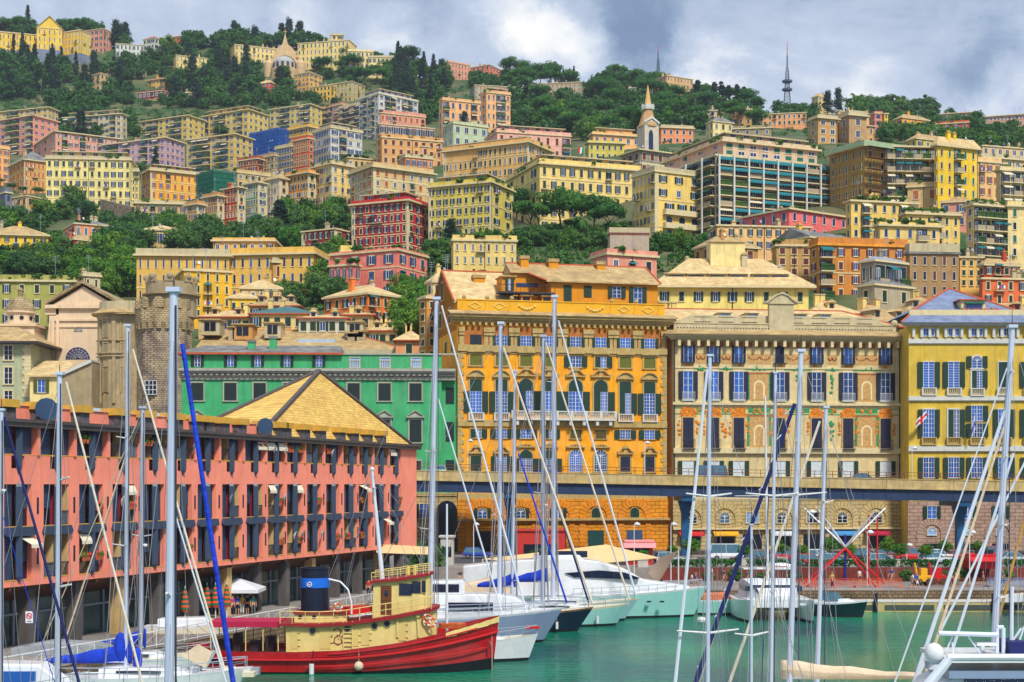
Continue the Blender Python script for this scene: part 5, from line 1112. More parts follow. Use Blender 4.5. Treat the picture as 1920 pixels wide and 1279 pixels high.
for i,u in enumerate((.14,.27,.41,.55,.70,.82)):
 x=V.a*u;b=MB();b.box(x-1.5,x+1.5,1.4,4.5,zt+1.2,zt+2.6,0);b.add([(x-1.8,.9,zt+2.6),(x+1.8,.9,zt+2.6),(x+1.8,5,zt+3.3),(x-1.8,5,zt+3.3)],[(0,1,2,3)],1);b.box(x-1.3,x+1.3,1.3,1.4,zt+1.5,zt+2.4,2);ptf('dormer',b,[wm('pa'),SLATEP,PANEH],ro_)
b=MB();x=V.a*.5;b.box(x-3,x+3,4.5,9,zt+3,zt+8.6,0);b.add([(x-3.3,4.2,zt+8.6),(x+3.3,4.2,zt+8.6),(x+3.3,9.3,zt+9.2),(x-3.3,9.3,zt+9.2)],[(0,1,2,3)],1);ptf('stair_tower',b,[wm('pa'),SLATEP],ro_)
# ---------------------------------------------------------------- old town left: church, dome, towers, roofs
CHU=M('plaster_blush',S(236,208,172),.88,.1,.6,streak=.3)
STB=M('tower_rubble',S(206,186,152),.95,.3,1.2,kind='stone',col2=S(132,112,112),bump=.9)
STS=M('ashlar_sand',S(212,190,144),.9,.25,1,kind='stone',col2=S(150,132,96),bump=.5)
ORN=M('stone_ornate',S(186,164,122),.9,.25,1,streak=.6)
def W2(px,py,Y):return P(px,py,Y)
fch=Fac('church','blush-pink church front with a triangular gable and a big half-round window','church',92,238,262,0,10)
b=MB();za=fch.z(572);b.box(fch.x(105),fch.x(200),0,26,-6,za,0)
b.box(fch.x(84),fch.x(110),0,3,fch.z(590),za,0)
n=12
pts=[(fch.x(92),fch.z(592))]+[(fch.x(92-26*(1-cos(pi/2*i/n))),fch.z(592+92*sin(pi/2*i/n)))for i in range(1,n+1)]+[(fch.x(110),fch.z(690)),(fch.x(110),fch.z(592))]
b.prism(pts,.02,.8,0);fch.put(b,'wall',[CHU])
b=MB();gx0,gx1,gm=fch.x(86),fch.x(226),fch.x(156);zg=fch.z(537);b.prism([(gx0+1,za),(gx1-1,za),(gm,zg)],.05,.6,0);fch.put(b,'gable',[CHU])
b=MB()
for(x0,z0),(x1,z1)in(((gx0,za),(gm,zg+.5)),((gx1,za),(gm,zg+.5))):
 b.add([(x0,-.7,z0),(x1,-.7,z1),(x1,26,z1),(x0,26,z0),(x0,-.7,z0+.5),(x1,-.7,z1+.5),(x1,26,z1+.5),(x0,26,z0+.5)],[(4,5,6,7),(0,1,5,4),(0,4,7,3),(0,3,2,1)],0)
fch.put(b,'roof',[STS])
b=MB();b.box(gx0,gx1,-.6,.1,za-.6,za,0);b.box(fch.x(96),fch.x(200),-.3,.05,fch.z(602),fch.z(598),0);b.box(fch.x(96),fch.x(200),-.2,.05,fch.z(614),fch.z(612),0)
for px in(97,106):b.box(fch.x(px),fch.x(px+6),-.35,.05,-6,fch.z(598),0)
fch.put(b,'mouldings',[CHU])
def lunette(px,py,r,rm=M('glazing_violet',S(60,50,96),.3,.2,2)):
 b=MB();n=14;b.prism([(r*cos(pi*i/n),r*sin(pi*i/n))for i in range(n+1)],-.05,.05,0)
 w=b.build('lunette_window',[rm],fch.root,(fch.x(px),0,fch.z(py)));g=MB()
 for i in range(1,9):a_=pi*i/9;g.tube((r*.2*cos(a_),-.08,r*.2*sin(a_)),(r*cos(a_),-.08,r*sin(a_)),.03,.03,3)
 for k in(.2,.4,.6,.8,1):
  for i in range(12):a0,a1=pi*i/12,pi*(i+1)/12;g.tube((r*k*cos(a0),-.08,r*k*sin(a0)),(r*k*cos(a1),-.08,r*k*sin(a1)),.03,.03,3)
 g.build('glazing_bars',[TRIMW],w)
lunette(146,674,2.1);lunette(147,622,.75,PANED)
# domed chapel
dm=thing('domed_chapel','small blush chapel lantern with a scaly stone dome at the left edge','chapel',W2(24,640,258));s_=F/258
b=MB();b.lathe([(45/s_,0),(45/s_,28/s_),(58/s_,30/s_),(58/s_,33/s_),(42/s_,34/s_),(42/s_,58/s_),(50/s_,60/s_),(50/s_,63/s_)][:8],16,(0,4,0));
b=MB();b.box(-3.4,3.4,.6,7.4,-14,2.6);b.box(-3.8,3.8,.2,7.8,2.6,3.0);b.lathe([(2.2,3),(2.2,5.0),(2.6,5.1),(2.6,5.4)],18,(0,4,0));b.build('drum',CHU,dm)
b=MB();b.lathe([(2.45*cos(pi/2*i/8),5.4+2.6*sin(pi/2*i/8))for i in range(8)]+[(.4,7.95),(.4,8.9),(.55,9),(.3,9.4),(.05,9.6)],18,(0,4,0));b.build('dome',STS,dm)
for i in range(8):a_=2*pi*i/8+.4;c=MB();c.lathe([(.36,-.06),(.36,.06)],10);o=c.build('round_window',PANED,dm,(2.22*cos(a_),4+2.22*sin(a_),4.2));o.rotation_euler=(pi/2,0,a_+pi/2)
# grey-green corner house, small cottage, side hall
fl=Fac('corner_house','grey-green corner house with stone quoins and french windows at the left edge','house',-60,58,250,0,8)
palace_body(fl,14,fl.z(645),wm((178,182,150)));b=MB();quoins(fl,b,fl.a-1.4,fl.a,fl.z(745),fl.z(648));fl.put(b,'quoins',[TRIM])
b=MB();b.box(-1,fl.a+1.6,-1.6,15,fl.z(645),fl.z(641),1);z0=fl.z(641);b.add([(-1,-1.6,z0),(fl.a+1.6,-1.6,z0),(fl.a+1.6,15,z0),(-1,15,z0),(1,6,z0+3),(fl.a-4,6,z0+3)],[(0,1,5,4),(1,2,5),(2,3,4,5),(3,0,4)],0);fl.put(b,'roof',[SLATE,RAIL])
for px in(16,-30):
 for p0,p1 in((675,648),(720,689),(760,733)):pw(fl,fl.x(px),fl.z(p0),fl.z(p1),1.3,state='x',frame=TRIM,cols=2,rows=3,glass=PANED)
fc_=Fac('cottage','little cottage with olive shutters under a slate roof below the church','cottage',56,110,247,0,8)
palace_body(fc_,8,fc_.z(703),wm('pa'));b=MB();z0=fc_.z(704);b.add([(-.6,-.6,z0),(fc_.a+.6,-.6,z0),(fc_.a+.6,8,z0+3),(-.6,8,z0+3),(-.6,-.6,z0-.25),(fc_.a+.6,-.6,z0-.25)],[(0,1,2,3),(4,5,1,0)]);fc_.put(b,'roof',[SLATEP]);pw(fc_,fc_.x(78),fc_.z(736),fc_.z(712),1.2,sh=M('shutter_olive',S(96,104,20),.6,.15,2,kind='slat'),state='open',frame=TRIMW,cols=2,rows=2,fw=.1)
fh=Fac('side_hall','low side hall with a white sloping coping beside the ornate corner palace','hall',112,172,246,0,8)
b=MB();b.prism([(0,-6),(fh.a,-6),(fh.a,fh.z(678)),(0,fh.z(706))],0,8);fh.put(b,'wall',[wm('st')]);b=MB();b.prism([(-.2,fh.z(708)),(fh.a,fh.z(680)),(fh.a,fh.z(674)),(-.2,fh.z(702))],-.4,8);fh.put(b,'coping',[TRIMW])
# ornate rounded palace corner
cp=thing('corner_palace','weathered ornate stone palace with a rounded corner between church and round tower','palace',(W2(214,640,250).x,250,8));s_=F/250;z_=lambda py:CZ+(HY-py)/s_-8
R0=38/s_
b=MB();b.lathe([(R0,-6),(R0,z_(600)),(R0*1.05,z_(598)),(R0*1.12,z_(590))],20,(0,R0,0));b.box(0,4.5,.15,9,-6,z_(590));b.build('wall',ORN,cp)
b=MB();b.lathe([(R0*1.3,z_(590)),(R0*1.38,z_(587)),(R0*.98,z_(578))],20,(0,R0,0),1);b.lathe([(R0*.97,z_(580)),(R0*.97,z_(564))],16,(0,R0,0),0);b.box(0,5.5,-1.0,9,z_(590),z_(586),1);b.box(.5,5,.4,9,z_(586),z_(563),0);b.build('roof',[CONC,SLATE],cp)
for i in range(7):
 a_=pi+pi*(i+.5)/7;dx,dy=cos(a_),sin(a_)
 for p0,p1 in((632,604),(662,645),(735,690)):
  m=MB();m.box(-.42,.42,-.1,.05,0,z_(p1)-z_(p0),0);m.box(-.6,-.42,-.16,.05,-.1,z_(p1)-z_(p0)+.15,1);m.box(.42,.6,-.16,.05,-.1,z_(p1)-z_(p0)+.15,1);m.box(-.6,.6,-.18,.05,z_(p1)-z_(p0)+.15,z_(p1)-z_(p0)+.4,1)
  if i%2==0:m.build('window',[wm((150,140,110)),ORN],cp,(R0*dx,R0+R0*dy,z_(p0)),a_+pi/2)
 c=MB();c.box(-.25,.25,-.28,.05,z_(756),z_(668));c.box(-.3,.3,-.3,.05,z_(660),z_(602));
 if i%2:c.build('pilaster',ORN,cp,(R0*dx,R0+R0*dy,0),a_+pi/2)
b=MB()
for p in(640,664,670):b.lathe([(R0+.05,z_(p)),(R0+.35,z_(p)+.15),(R0+.35,z_(p)+.35),(R0+.05,z_(p)+.4)],20,(0,R0,0))
b.build('string_course',ORN,cp)
# medieval tower
tw=thing('stone_tower','medieval rubble stone tower with arched battlements behind the tall mast','tower',(W2(298,700,246).x,246,8));s_=F/246;z_=lambda py:CZ+(HY-py)/s_-8;R1=52/s_
b=MB();b.lathe([(R1*.99,-6),(R1*.97,z_(614))],11,(0,R1,0));b.build('shaft',STB,tw)
b=MB();b.lathe([(R1*.97,z_(614)),(R1*1.06,z_(602)),(R1*1.06,z_(575)),(R1*.95,z_(575)),(R1*.95,z_(590))],11,(0,R1,0))
for i in range(20):
 a_=2*pi*i/20;c=MB();c.box(-.35,.35,-.15,.5,z_(606)-.8,z_(602));c.xf(Matrix.Translation((R1*1.0*cos(a_),R1+R1*1.0*sin(a_),0))@Matrix.Rotation(a_+pi/2,4,'Z'));b.add(c.v,c.f)
for i in range(10):
 a_=2*pi*(i+.5)/10;c=MB();c.prism([(-.85,z_(576)),(.85,z_(576)),(.85,z_(562)),(.5,z_(557)),(0,z_(555)),(-.5,z_(557)),(-.85,z_(562))],-.25,.25);c.xf(Matrix.Translation((R1*cos(a_),R1+R1*sin(a_),0))@Matrix.Rotation(a_+pi/2,4,'Z'));b.add(c.v,c.f)
b.build('battlements',STS,tw)
b=MB();r2=R1*.92;b.lathe([(r2,z_(590)),(r2,z_(552)),(r2*1.15,z_(549)),(r2*1.15,z_(546)),(r2,z_(546)),(r2,z_(524))],20,(.9,R1+.5,0))
for i in range(8):a_=2*pi*(i+.2)/8;c=MB();c.box(-.8,.8,-.2,.2,z_(525),z_(515));c.ball((0,0,z_(515)),.55,6);c.xf(Matrix.Translation((.9+r2*.97*cos(a_),R1+.5+r2*.97*sin(a_),0))@Matrix.Rotation(a_+pi/2,4,'Z'));b.add(c.v,c.f)
b.build('upper_drum',wm('st'),tw)
w=MB();w.box(-.95,.95,-.12,.3,0,2.3,0);w2=w.build('window',[PANED],tw,((283-298)/s_,.05,z_(740)));g=MB()
for i in range(4):g.box(-.95+i*.62,-.87+i*.62,-.2,-.1,0,2.3);g.box(-.95,.95,-.19,-.11,i*.74,i*.74+.08)
g.build('glazing_bars',FRW,w2)
# wide slate roof building between tower and amber palace
ff=Fac('slate_roofed_block','long old block under a broad beige slate roof with dormers behind the green palace','building',366,745,258,0,20)
palace_body(ff,26,ff.z(658),ORN);b=MB();z0,z1=ff.z(655),ff.z(606);zt2=ff.z(596)
b.add([(0,-.8,z0),(ff.a+1,-.8,z0),(ff.a-10.5,12,z1),(0,12,z1),(0,24,z0),(ff.a+1,24,z0)],[(0,1,2,3),(3,2,5,4),(1,5,2)],0);b.tube((ff.a+1,-.8,z0),(ff.a-10.5,12,z1),.16,.16,5,1);b.box(0,ff.a+1,-.9,-.6,z0-.8,z0,2)
b.tube((0,12,z1),(ff.a-10.5,12,z1),.16,.16,5,1)
rff=ff.put(b,'roof',[SLATE,RIDGER,CONC])
for px,py,w_,k in((384,603,1.6,0),(446,612,1.7,1),(503,609,1.4,0),(660,607,1.4,0),(670,625,.9,2),(424,617,.5,3),(655,628,.8,2)):
 x,z=ff.x(px),ff.z(py+9);yy=4.5;b=MB();b.box(x-w_,x+w_,yy,yy+5,z-1,z+1.5,0 if k<2 else 3);b.box(x-w_-.25,x+w_+.25,yy-.35,yy+5.2,z+1.5,z+1.75,1)
 if k<2:b.box(x-w_*.6,x+w_*.6,yy-.08,yy,z-.3,z+1.2,2);b.box(x-.05,x+.05,yy-.14,yy,z-.3,z+1.2,3)
 ff.put(b,'dormer' if k<2 else 'chimney',[wm('br')if k else CONC,SLATE,PANED,wm('gy')],rff)
b=MB();b.box(ff.x(553),ff.x(624),3.5,5,ff.z(640),ff.z(632),0);ff.put(b,'skylight',[M('zinc',S(196,214,226),.35,.1,metal=.4)],rff)
# second row of jumbled roofs behind it
RN=[(395,560,600,590,30),(560,600,640,590,18)]
def roofhouse(label,x0,x1,pe,pr,Y,col,rm=SLATEP,dn=2,kind='hip',grp=None,th=0,wins=4,dep=12,sh='g'):
 f=Fac('roof_house',label,'house',x0,x1,Y,th,22);palace_body(f,dep,f.z(pe),wm(col),low=6);b=MB();z0,z1=f.z(pe)+.02,f.z(pr);a=f.a
 b.box(-.5,a+.5,-.6,dep+.5,z0,z0+.2,1);z0+=.2;k=min(a/2,dep/2)*.9 if kind=='hip' else 0
 b.add([(-.5,-.6,z0),(a+.5,-.6,z0),(a+.5,dep+.5,z0),(-.5,dep+.5,z0),(k-.5*(k==0),dep/2,z1),(a-k+.5*(k==0),dep/2,z1)],[(0,1,5,4),(1,2,5),(2,3,4,5),(3,0,4)],0)
 b.tube((k,dep/2,z1),(a-k,dep/2,z1),.12,.12,5,1);r=f.put(b,'roof',[rm,RIDGER]);rg=random.Random(int(x0))
 for i in range(dn):
  x=a*(i+.6)/(dn+.2);c=MB();zz=(z0+z1)/2;c.box(x-.6,x+.6,dep*.18,dep*.4,zz-1,zz+.7,0);c.prism([(x-.8,zz+.7),(x+.8,zz+.7),(x,zz+1.2)],dep*.15,dep*.42,1);c.box(x-.35,x+.35,dep*.17,dep*.18,zz-.4,zz+.5,2);f.put(c,'dormer',[wm(col),SLATEP,PANED],r)
 for i in range(2):x=rg.uniform(.2,.8)*a;c=MB();c.box(x-.4,x+.4,dep*.5,dep*.6,z1-1,z1+1);c.box(x-.5,x+.5,dep*.49,dep*.61,z1+1,z1+1.2,1);f.put(c,'chimney',[wm('cr'),CONC],r)
 for i in range(wins):ob('window',wmesh('sh',1.0,1.5,sh,rg.choice((0,1,1))),f.root,(*rot2(a*(i+.5)/wins,0,f.th),f.z(pe)-2.1),f.th)
 return f
roofhouse('low house with a teal corrugated roof among the old town roofs',470,590,590,567,273,'cr',M('roof_teal',S(78,132,140),.6,.2,1,kind='slat'),0,wins=6)
roofhouse('white dormer house in the middle of the old town roofs',560,650,598,583,268,'cw',SLATEP,2,wins=5)
roofhouse('flat ochre roof house cluttered with dishes below the orange house',640,700,592,578,272,'bs',SLATEP,1,wins=2)
roofhouse('cream roof house with shed dormers below the orange house',690,745,622,600,266,'cr',SLATEP,2,wins=3)
roofhouse('peach stair house with a chimney left of the shadowy ochre house',742,792,640,616,252,'sa',SLATEP,0,wins=1,dep=8)
roofhouse('beige roof house behind the medieval tower',372,470,596,575,274,'bs',SLATEP,2,wins=5)
roofhouse('grey roof cluster house below the yellow school',470,560,575,548,284,'gy',SLATE,3,wins=5)
roofhouse('brown old roof behind the church between the gable and the tower',172,246,600,566,272,'st',SLATE,1,wins=3)
roofhouse('steep old roof running down beside the weathered grey house',1640,1730,612,560,246,'st',SLATE,2,th=28,wins=2,dep=14)
roofhouse('long brown roof stepping behind the yellow palace gable',1700,1800,590,548,254,'gy',SLATE,2,th=10,wins=3,dep=12)
roofhouse('sand-coloured roof house left of the weathered grey house',1520,1612,590,556,252,'cr',SLATEP,1,th=4,wins=3,dep=12)
roofhouse('rust roof house at the far right behind the blue gable',1840,1990,592,560,262,'rb',SLATE,3,wins=5,dep=12)
roofhouse('cream-walled roof house between the amber and painted palaces',1215,1300,602,570,247,'cr',SLATEP,0,wins=2,dep=14)
# ---------------------------------------------------------------- coral apartment building along the left quay
COR=M('plaster_coral',S(254,148,122,.95),.85,.1,.5,streak=.28)
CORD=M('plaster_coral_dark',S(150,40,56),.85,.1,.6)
STEELB=M('steel_slate_blue',S(54,70,94),.45,.12,2)
SHUTB=M('roller_shutter_blue',S(62,88,124),.5,.1,2,kind='slat',bump=.3)
FASC=M('fascia_bronze',S(84,74,72),.5,.2,2)
YCAP=M('cap_yellow',S(214,164,62),.8,.15,2)
SOOT=M('chimney_soot',S(96,92,96),.9,.5,2.5)
SOFF=M('soffit_brown',S(120,78,60),.8,.15,2,kind='slat')
ROOFM=M('roof_zinc',S(178,196,208),.4,.12,.6,metal=.2)
TILEY=M('roof_yellow_tile',S(246,206,112),.8,.16,.8,kind='slate',col2=S(232,184,96))
ux,uy=.3124,.9499;PH=radians(71.8);PX,PY=-34.65,96.4
pk=thing('apartment_building','long coral pink apartment building with blue steel mullions lining the left quay','building',(PX,PY,QZ))
def pa_(px):t=(px-HX)/F;return(t*PY-PX)/(cos(PH)-t*sin(PH))
PA=pa_(781);zz=lambda z:z-QZ
def pput(mb,name,mats,parent=None,x=0,y=0,z=0):return mb.build(name,mats,parent or pk,(*rot2(x,y,PH),z)if parent is None else(x,y,z),PH if parent is None else 0)
bays=[742,714,684,657,624,589,552,517,478,433,388,342,289,232,171,106,34,-45]
bx=[pa_(p)for p in bays]
b=MB();zB,z2t,z1b,z1t,zs,zg=zz(6.2),zz(9.75),zz(10.15),zz(13.0),zz(14.95),zz(16.8)
D=.55
hw=1.48
edges=sorted(bx)
def fill(z0,z1,gap):
 x=0.
 for c in edges:
  if c-gap>x:b.box(x,c-gap,0,D,z0,z1)
  x=max(x,c+gap)
 b.box(x,PA,0,D,z0,z1)
b.box(0,PA,0,D,zB,zz(6.6));fill(zz(6.6),z2t,hw);fill(z2t,z1b,hw);fill(z1b,z1t,hw);b.box(0,PA,0,D,z1t,zz(14.05));fill(zz(14.05),zs,.72);b.box(PA-4.6,PA,0,D,zs,zg)
b.box(0,PA,D+1.6,13,zB,zg);b.box(PA-.3,PA,D,D+1.6,zB,zg)
pput(b,'wall',[COR])
b=MB();b.box(0,PA,D,D+1.6,z2t,z1b);b.box(0,PA,D,D+1.6,z1t,z1t+.3);pput(b,'floor_slab',[CONC])
b=MB();b.box(0,PA+.2,-.5,.9,zg,zz(17.25));b.box(0,PA+.2,-.62,-.5,zz(17.1),zz(17.32));pput(b,'gutter_fascia',[FASC])
b=MB();b.box(0,bx[8]+2,.9,1.3,zz(17.2),zz(18.35),1);b.add([(0,.8,zz(18.3)),(bx[8]+2,.8,zz(18.3)),(bx[8]+2,7,zz(19.1)),(0,7,zz(19.1)),(0,13,zz(18)),(bx[8]+2,13,zz(18))],[(0,1,2,3),(3,2,5,4)],0);b.box(0,PA,1.3,13,zg,zz(17.3),1)
rp=pput(b,'roof',[ROOFM,COR])
b=MB();xa,xb=pa_(497),PA;ap=(pa_(497)+21.5,5.0,zz(24.6));q=[(xa,.6,zz(17.3)),(xb+.2,.6,zz(17.3)),(xb+.2,11,zz(17.3)),(xa+1.5,9.5,zz(17.3))]
b.add(q+[ap],[(0,1,4),(1,2,4),(2,3,4),(3,0,4)],0)
for k in range(4):b.tube(q[k],ap,.26,.26,5,1)
pput(b,'pyramid_roof',[TILEY,FASC])
for px in(24,88,100,163,233,284,340,380,400,428,460,508,535,545,580,610,647,672,698,723):
 x=pa_(px);w_=.62;b=MB();b.box(x-w_,x+w_,.2,1.3,zz(17.2),zz(18.1),0);b.box(x-w_-.18,x+w_+.18,0,1.5,zz(18.1),zz(18.62),1);pput(b,'chimney',[SOOT,YCAP],rp)
rg=random.Random(11)
for k,x in enumerate(bx):
# steel mullions: the long diamond-ended posts
 b=MB()
 for z0,z1 in((zz(6.35),zz(13.25)),(zz(13.6),zz(16.95))):
  b.add([(x-.23,.02,z0+.5),(x,-.34,z0+.5),(x+.23,.02,z0+.5),(x,.02,z0),(x-.23,.02,z1-.4),(x,-.34,z1-.4),(x+.23,.02,z1-.4),(x,.02,z1)],[(0,1,5,4),(1,2,6,5),(0,3,1),(3,2,1),(4,5,7),(5,6,7)])
 b.prism([(x-hw-.2,z2t-.05),(x-hw,z1b),(x+hw,z1b),(x+hw+.2,z2t-.05),(x+hw,z2t-.2),(x-hw,z2t-.2)],-.25,.3)
 pput(b,'steel_mullion',[STEELB])
 for r_,(z0,z1)in enumerate(((zz(6.6),z2t-.2),(z1b,z1t),(zs,zg))):
  half=hw if r_<2 else 1.9
  for sd_ in(-1,1):
   st=rg.choice(('shut','room','shut','half','shut')if k%2==0 else('room','shut','room','room','half'));xa_,xb_=(x-half,x-.22)if sd_<0 else(x+.22,x+half);h=z1-z0
   dpt=D+(0 if r_==2 else 0)
   g=MB();y=.35;W_=xb_-xa_
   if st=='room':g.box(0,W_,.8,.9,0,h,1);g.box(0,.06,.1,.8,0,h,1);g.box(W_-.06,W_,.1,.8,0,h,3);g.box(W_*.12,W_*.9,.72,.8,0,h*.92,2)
   else:zc=h*(.0 if st=='shut' else .42);g.box(0,W_,y,y+.1,zc,h,0);g.box(0,W_,y+.04,y+.08,0,zc,2)if zc else None
   g.box(0,W_,.0,.12,-.05,.06,4)
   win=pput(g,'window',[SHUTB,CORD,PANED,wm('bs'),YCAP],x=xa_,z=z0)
   if st=='room':
    r=MB();r.box(0,W_,.02,.07,.95,1.03,0)
    for i in range(9):r.box(W_*i/9+.03,W_*i/9+.07,.03,.06,.1,.95,0)
    if rg.random()<.4:r.box(0.02,W_-.02,.075,.09,.1,.93,1)
    r.build('railing',[RAIL,GREYM],win)
   if rg.random()<.1:
    r=MB();d=rg.choice((.25,.25,.9));r.add([(0,.0,h-.1),(W_,0,h-.1),(W_,-d,h-.55),(0,-d,h-.55),(W_,-d,h-.8),(0,-d,h-.8)],[(0,1,2,3),(3,2,4,5)]);r.build('awning',[AWW],win)
   if rg.random()<.2:
    r=MB()
    for i in range(3):r.lathe([(.1,0),(.15,.28)],6,(W_*(.25+.25*i),-.12,.95),2)
    for i in range(14):r.ball((rg.uniform(.1,W_-.1),-.12,rg.uniform(1.2,1.5)),rg.uniform(.08,.17),4,rg.choice((0,0,1)))
    r.build('flower_pots',[LEAFS,FLOWR,POT],win)
   if rg.random()<.1:
    r=MB();r.lathe([(.04,0),(.3,.1),(.45,.2)],10);o=r.build('satellite_dish',[GREYM if rg.random()<.4 else RAILW],win,(W_*.5,-.3,h*.6));o.rotation_euler=(pi/2+.3,0,.4)
 if k<len(bx)-1:
  xm_=(x+bx[k+1])/2;[pput(MB().box(xm_-.1,xm_+.1,-.03,.02,z,z+1.1),'vent_slot',[PANED])for z in(zz(7.6),zz(11))]
  b=MB();b.box(xm_-.16,xm_+.16,-.12,.4,zs,zg);pput(b,'fin',[COR])
for px,py,r_ in((80,758,.45),(490,792,.42)):
 b=MB();b.lathe([(.05,0),(r_*.7,.12),(r_,.3)],12);x=pa_(px);o=b.build('satellite_dish',[SHUTB],pk,(*rot2(x,-.3,PH),zz(18.2)));o.scale=(1.7,1.7,1.7);o.rotation_euler=(pi/2+.2,0,.3)
b=MB();b.add([(0,0,zB),(PA,0,zB),(PA,3.2,zz(5.0)),(0,3.2,zz(5.0)),(0,3.2,zz(4.9)),(PA,3.2,zz(4.9))],[(0,1,2,3),(3,2,5,4)]);
for i in range(46):x=PA*i/46;b.box(x,x+.12,-.02,3.1,zB-.25,zB-.1)if i%3==0 else None
pput(b,'soffit',[SOFF])
b=MB();b.box(0,PA,3.2,3.4,0,zz(5),0)
for i in range(28):
 x=PA*(i+.5)/28;b.box(x-.08,x+.08,3.05,3.2,0,zz(5),1)
b.box(0,PA,3.05,3.2,zz(3.9),zz(4.05),1);pput(b,'shop_glazing',[M('shop_glass',S(50,84,84),.15,.6,.5),GREYM])
for i in range(14):b=MB();x=PA*(i+.5)/14;b.box(x-.4,x+.4,.6,1.4,0,zB,0);pput(b,'column',[wm('bs')if i%3==0 else wm((92,88,86))])
# ---------------------------------------------------------------- trees on the hill
rt=random.Random(21)
GROVE=[]
def grove(x0,x1,y0,y1,n,kinds,s0,s1,where='',grp=None):
 n=int(n*1.5)
 for i in range(n):
  k=rt.choice(kinds);px,py=rt.uniform(x0,x1),y0+(y1-y0)*(i+rt.random())/n
  py=max(py,interp(RIDGE,px)+.5);g=G(px,py);g.z-=.3
  GROVE.append((k,px,py,g,rt.uniform(s0,s1)*(1.12 if k in('broad','bright')else 1.25),rt.uniform(.85,1.15),where))
KN=dict(broad='dark broadleaf tree',bright='bright green leafy tree',pine='flat-topped umbrella pine',cypress='narrow dark cypress',cedar='pointed dark conifer')
ORD='second third fourth fifth sixth seventh eighth ninth tenth eleventh twelfth thirteenth fourteenth fifteenth sixteenth seventeenth eighteenth nineteenth twentieth'.split();ORD+=['twenty-'+w for w in['first']+ORD[:8]]+['thirtieth']+['thirty-'+w for w in['first']+ORD[:8]]
def plant_groves():
 bl=sorted((t for t in GROVE if t[0]in('broad','bright')),key=lambda t:-t[4]*gs(t[1],t[2]));mass=bl[275:]
 seen={}
 for k,px,py,g,s_,sz,wh in[t for t in GROVE if t[0]not in('broad','bright')]+bl[:275]:
  bb=min(BPOS,key=lambda q:max(abs(px-q[0])-q[2]/2,0)+max(abs(py-8-q[1])-q[3]/2,0)*1.3+abs(px-q[0])*.1)
  dx,dy=(px-bb[0])/(bb[2]/2+1),(py-10-bb[1])/(bb[3]/2+1)
  rel=('left of' if dx<0 else 'right of')if abs(dx)>1 and abs(dx)>abs(dy)*.8 else('behind' if dy<-.3 else 'in front of')
  if rel in('behind','in front of')and abs(dx)>.35:rel+=' the left end of' if dx<0 else ' the right end of'
  base=KN[k];m={'cypress':('slim','tall'),'pine':('small','wide')}.get(k,('small','large'));sc_=s_*gs(px,py)
  nm='%s %s %s the %s'%(m[0]if s_<5 else m[1],base,rel,short(bb[4]))
  nm=' '.join(nm.split()[:12]);c=seen.get(nm,0);seen[nm]=c+1
  if c:nm+=', '+ORD[min(c-1,len(ORD)-1)]+' one of these'
  tree(k,g,s_,nm,'trees '+wh,rt,sz)
 import numpy as np
 vs=[];rs=random.Random(3)
 cr=[np.array(CROWNS['lite',i].v)for i in range(4)]
 for k,px,py,g,s_,sz,wh in mass:
  a_=rs.uniform(0,6.28);c=cr[rs.randrange(4)];R_=np.array([[cos(a_),-sin(a_),0],[sin(a_),cos(a_),0],[0,0,sz]]);vs.append((c@R_.T)*s_+np.array(g))
 v=np.concatenate(vs);n=len(v)//4;me=bpy.data.meshes.new('woodland');me.vertices.add(len(v));me.vertices.foreach_set('co',v.ravel());me.loops.add(4*n);me.loops.foreach_set('vertex_index',np.arange(4*n,dtype=np.int32));me.polygons.add(n);me.polygons.foreach_set('loop_start',np.arange(0,4*n,4,dtype=np.int32));me.update(calc_edges=True)
 me.materials.append(M('woodland_leaf',S(42,96,42),.8,.5,.12,kind='leaf',col2=S(76,130,46)));o=ob('woodland',me);o['kind']='stuff'
def one(k,px,py,size,label,sz=1.):g=G(px,py);g.z-=.3;return tree(k,g,size,label,None,rt,sz)
D,BR,PI_,CY,CE='broad','bright','pine','cypress','cedar'
grove(-20,70,60,76,10,(D,D,BR,PI_),4.5,6,'on the skyline above the yellow institute')
grove(120,215,78,90,9,(D,PI_),5,6.5,'on the skyline behind the pinkish palace')
for px,py,s_ in((52,66,6.4),(26,112,5.2),(42,110,5.4),(98,134,5.6),(115,128,4.4),(142,142,4.8)):one(CY,px,py,s_,'tall dark cypress standing %s'%{52:'alone on the skyline at the top left',26:'first from the left before the yellow institute',42:'second from the left before the yellow institute',98:'before the blue-grey stair of the yellow institute',115:'right of the institute stair',142:'at the right corner of the yellow institute'}[px],1.1)
grove(-10,90,118,190,26,(D,D,CE,BR,CY),3.6,6,'on the slope below the yellow institute')
grove(90,240,130,205,30,(D,D,CE,BR),3.2,5.2,'around the small tower villa')
grove(215,330,108,150,20,(D,BR,BR),2.6,4.2,'in the gardens below the white tower house')
grove(320,480,108,205,46,(D,D,CE,D,BR),3.6,6,'between the golden villa and the hospital wing')
grove(205,240,84,98,4,(D,CE),4.5,6,'left of the long whitish house')
one(BR,314,98,6.6,'tall loose bright tree half hiding the salmon-red house')
grove(350,600,84,96,30,(D,D,D,CE,BR),4.6,6.4,'on the ridge behind the long convent')
grove(345,540,150,205,22,(D,D,CE),3.6,5.4,'below the convent near the crimson villa')
one(CY,528,182,4.6,'lone narrow cypress beside the crimson villa');one(CE,462,128,6,'wide dark cedar before the left end of the convent');one(CE,410,140,6.5,'shaggy cedar among the hospital wing windows')
grove(595,660,120,150,7,(D,PI_),4,5,'between the orange house and the lookout villa')
grove(650,740,130,168,14,(PI_,D,PI_),3.6,5,'in front of the stepped cream palace')
grove(735,835,128,200,34,(D,D,CE,CY),4,6.2,'in the dark wood left of the peach palace')
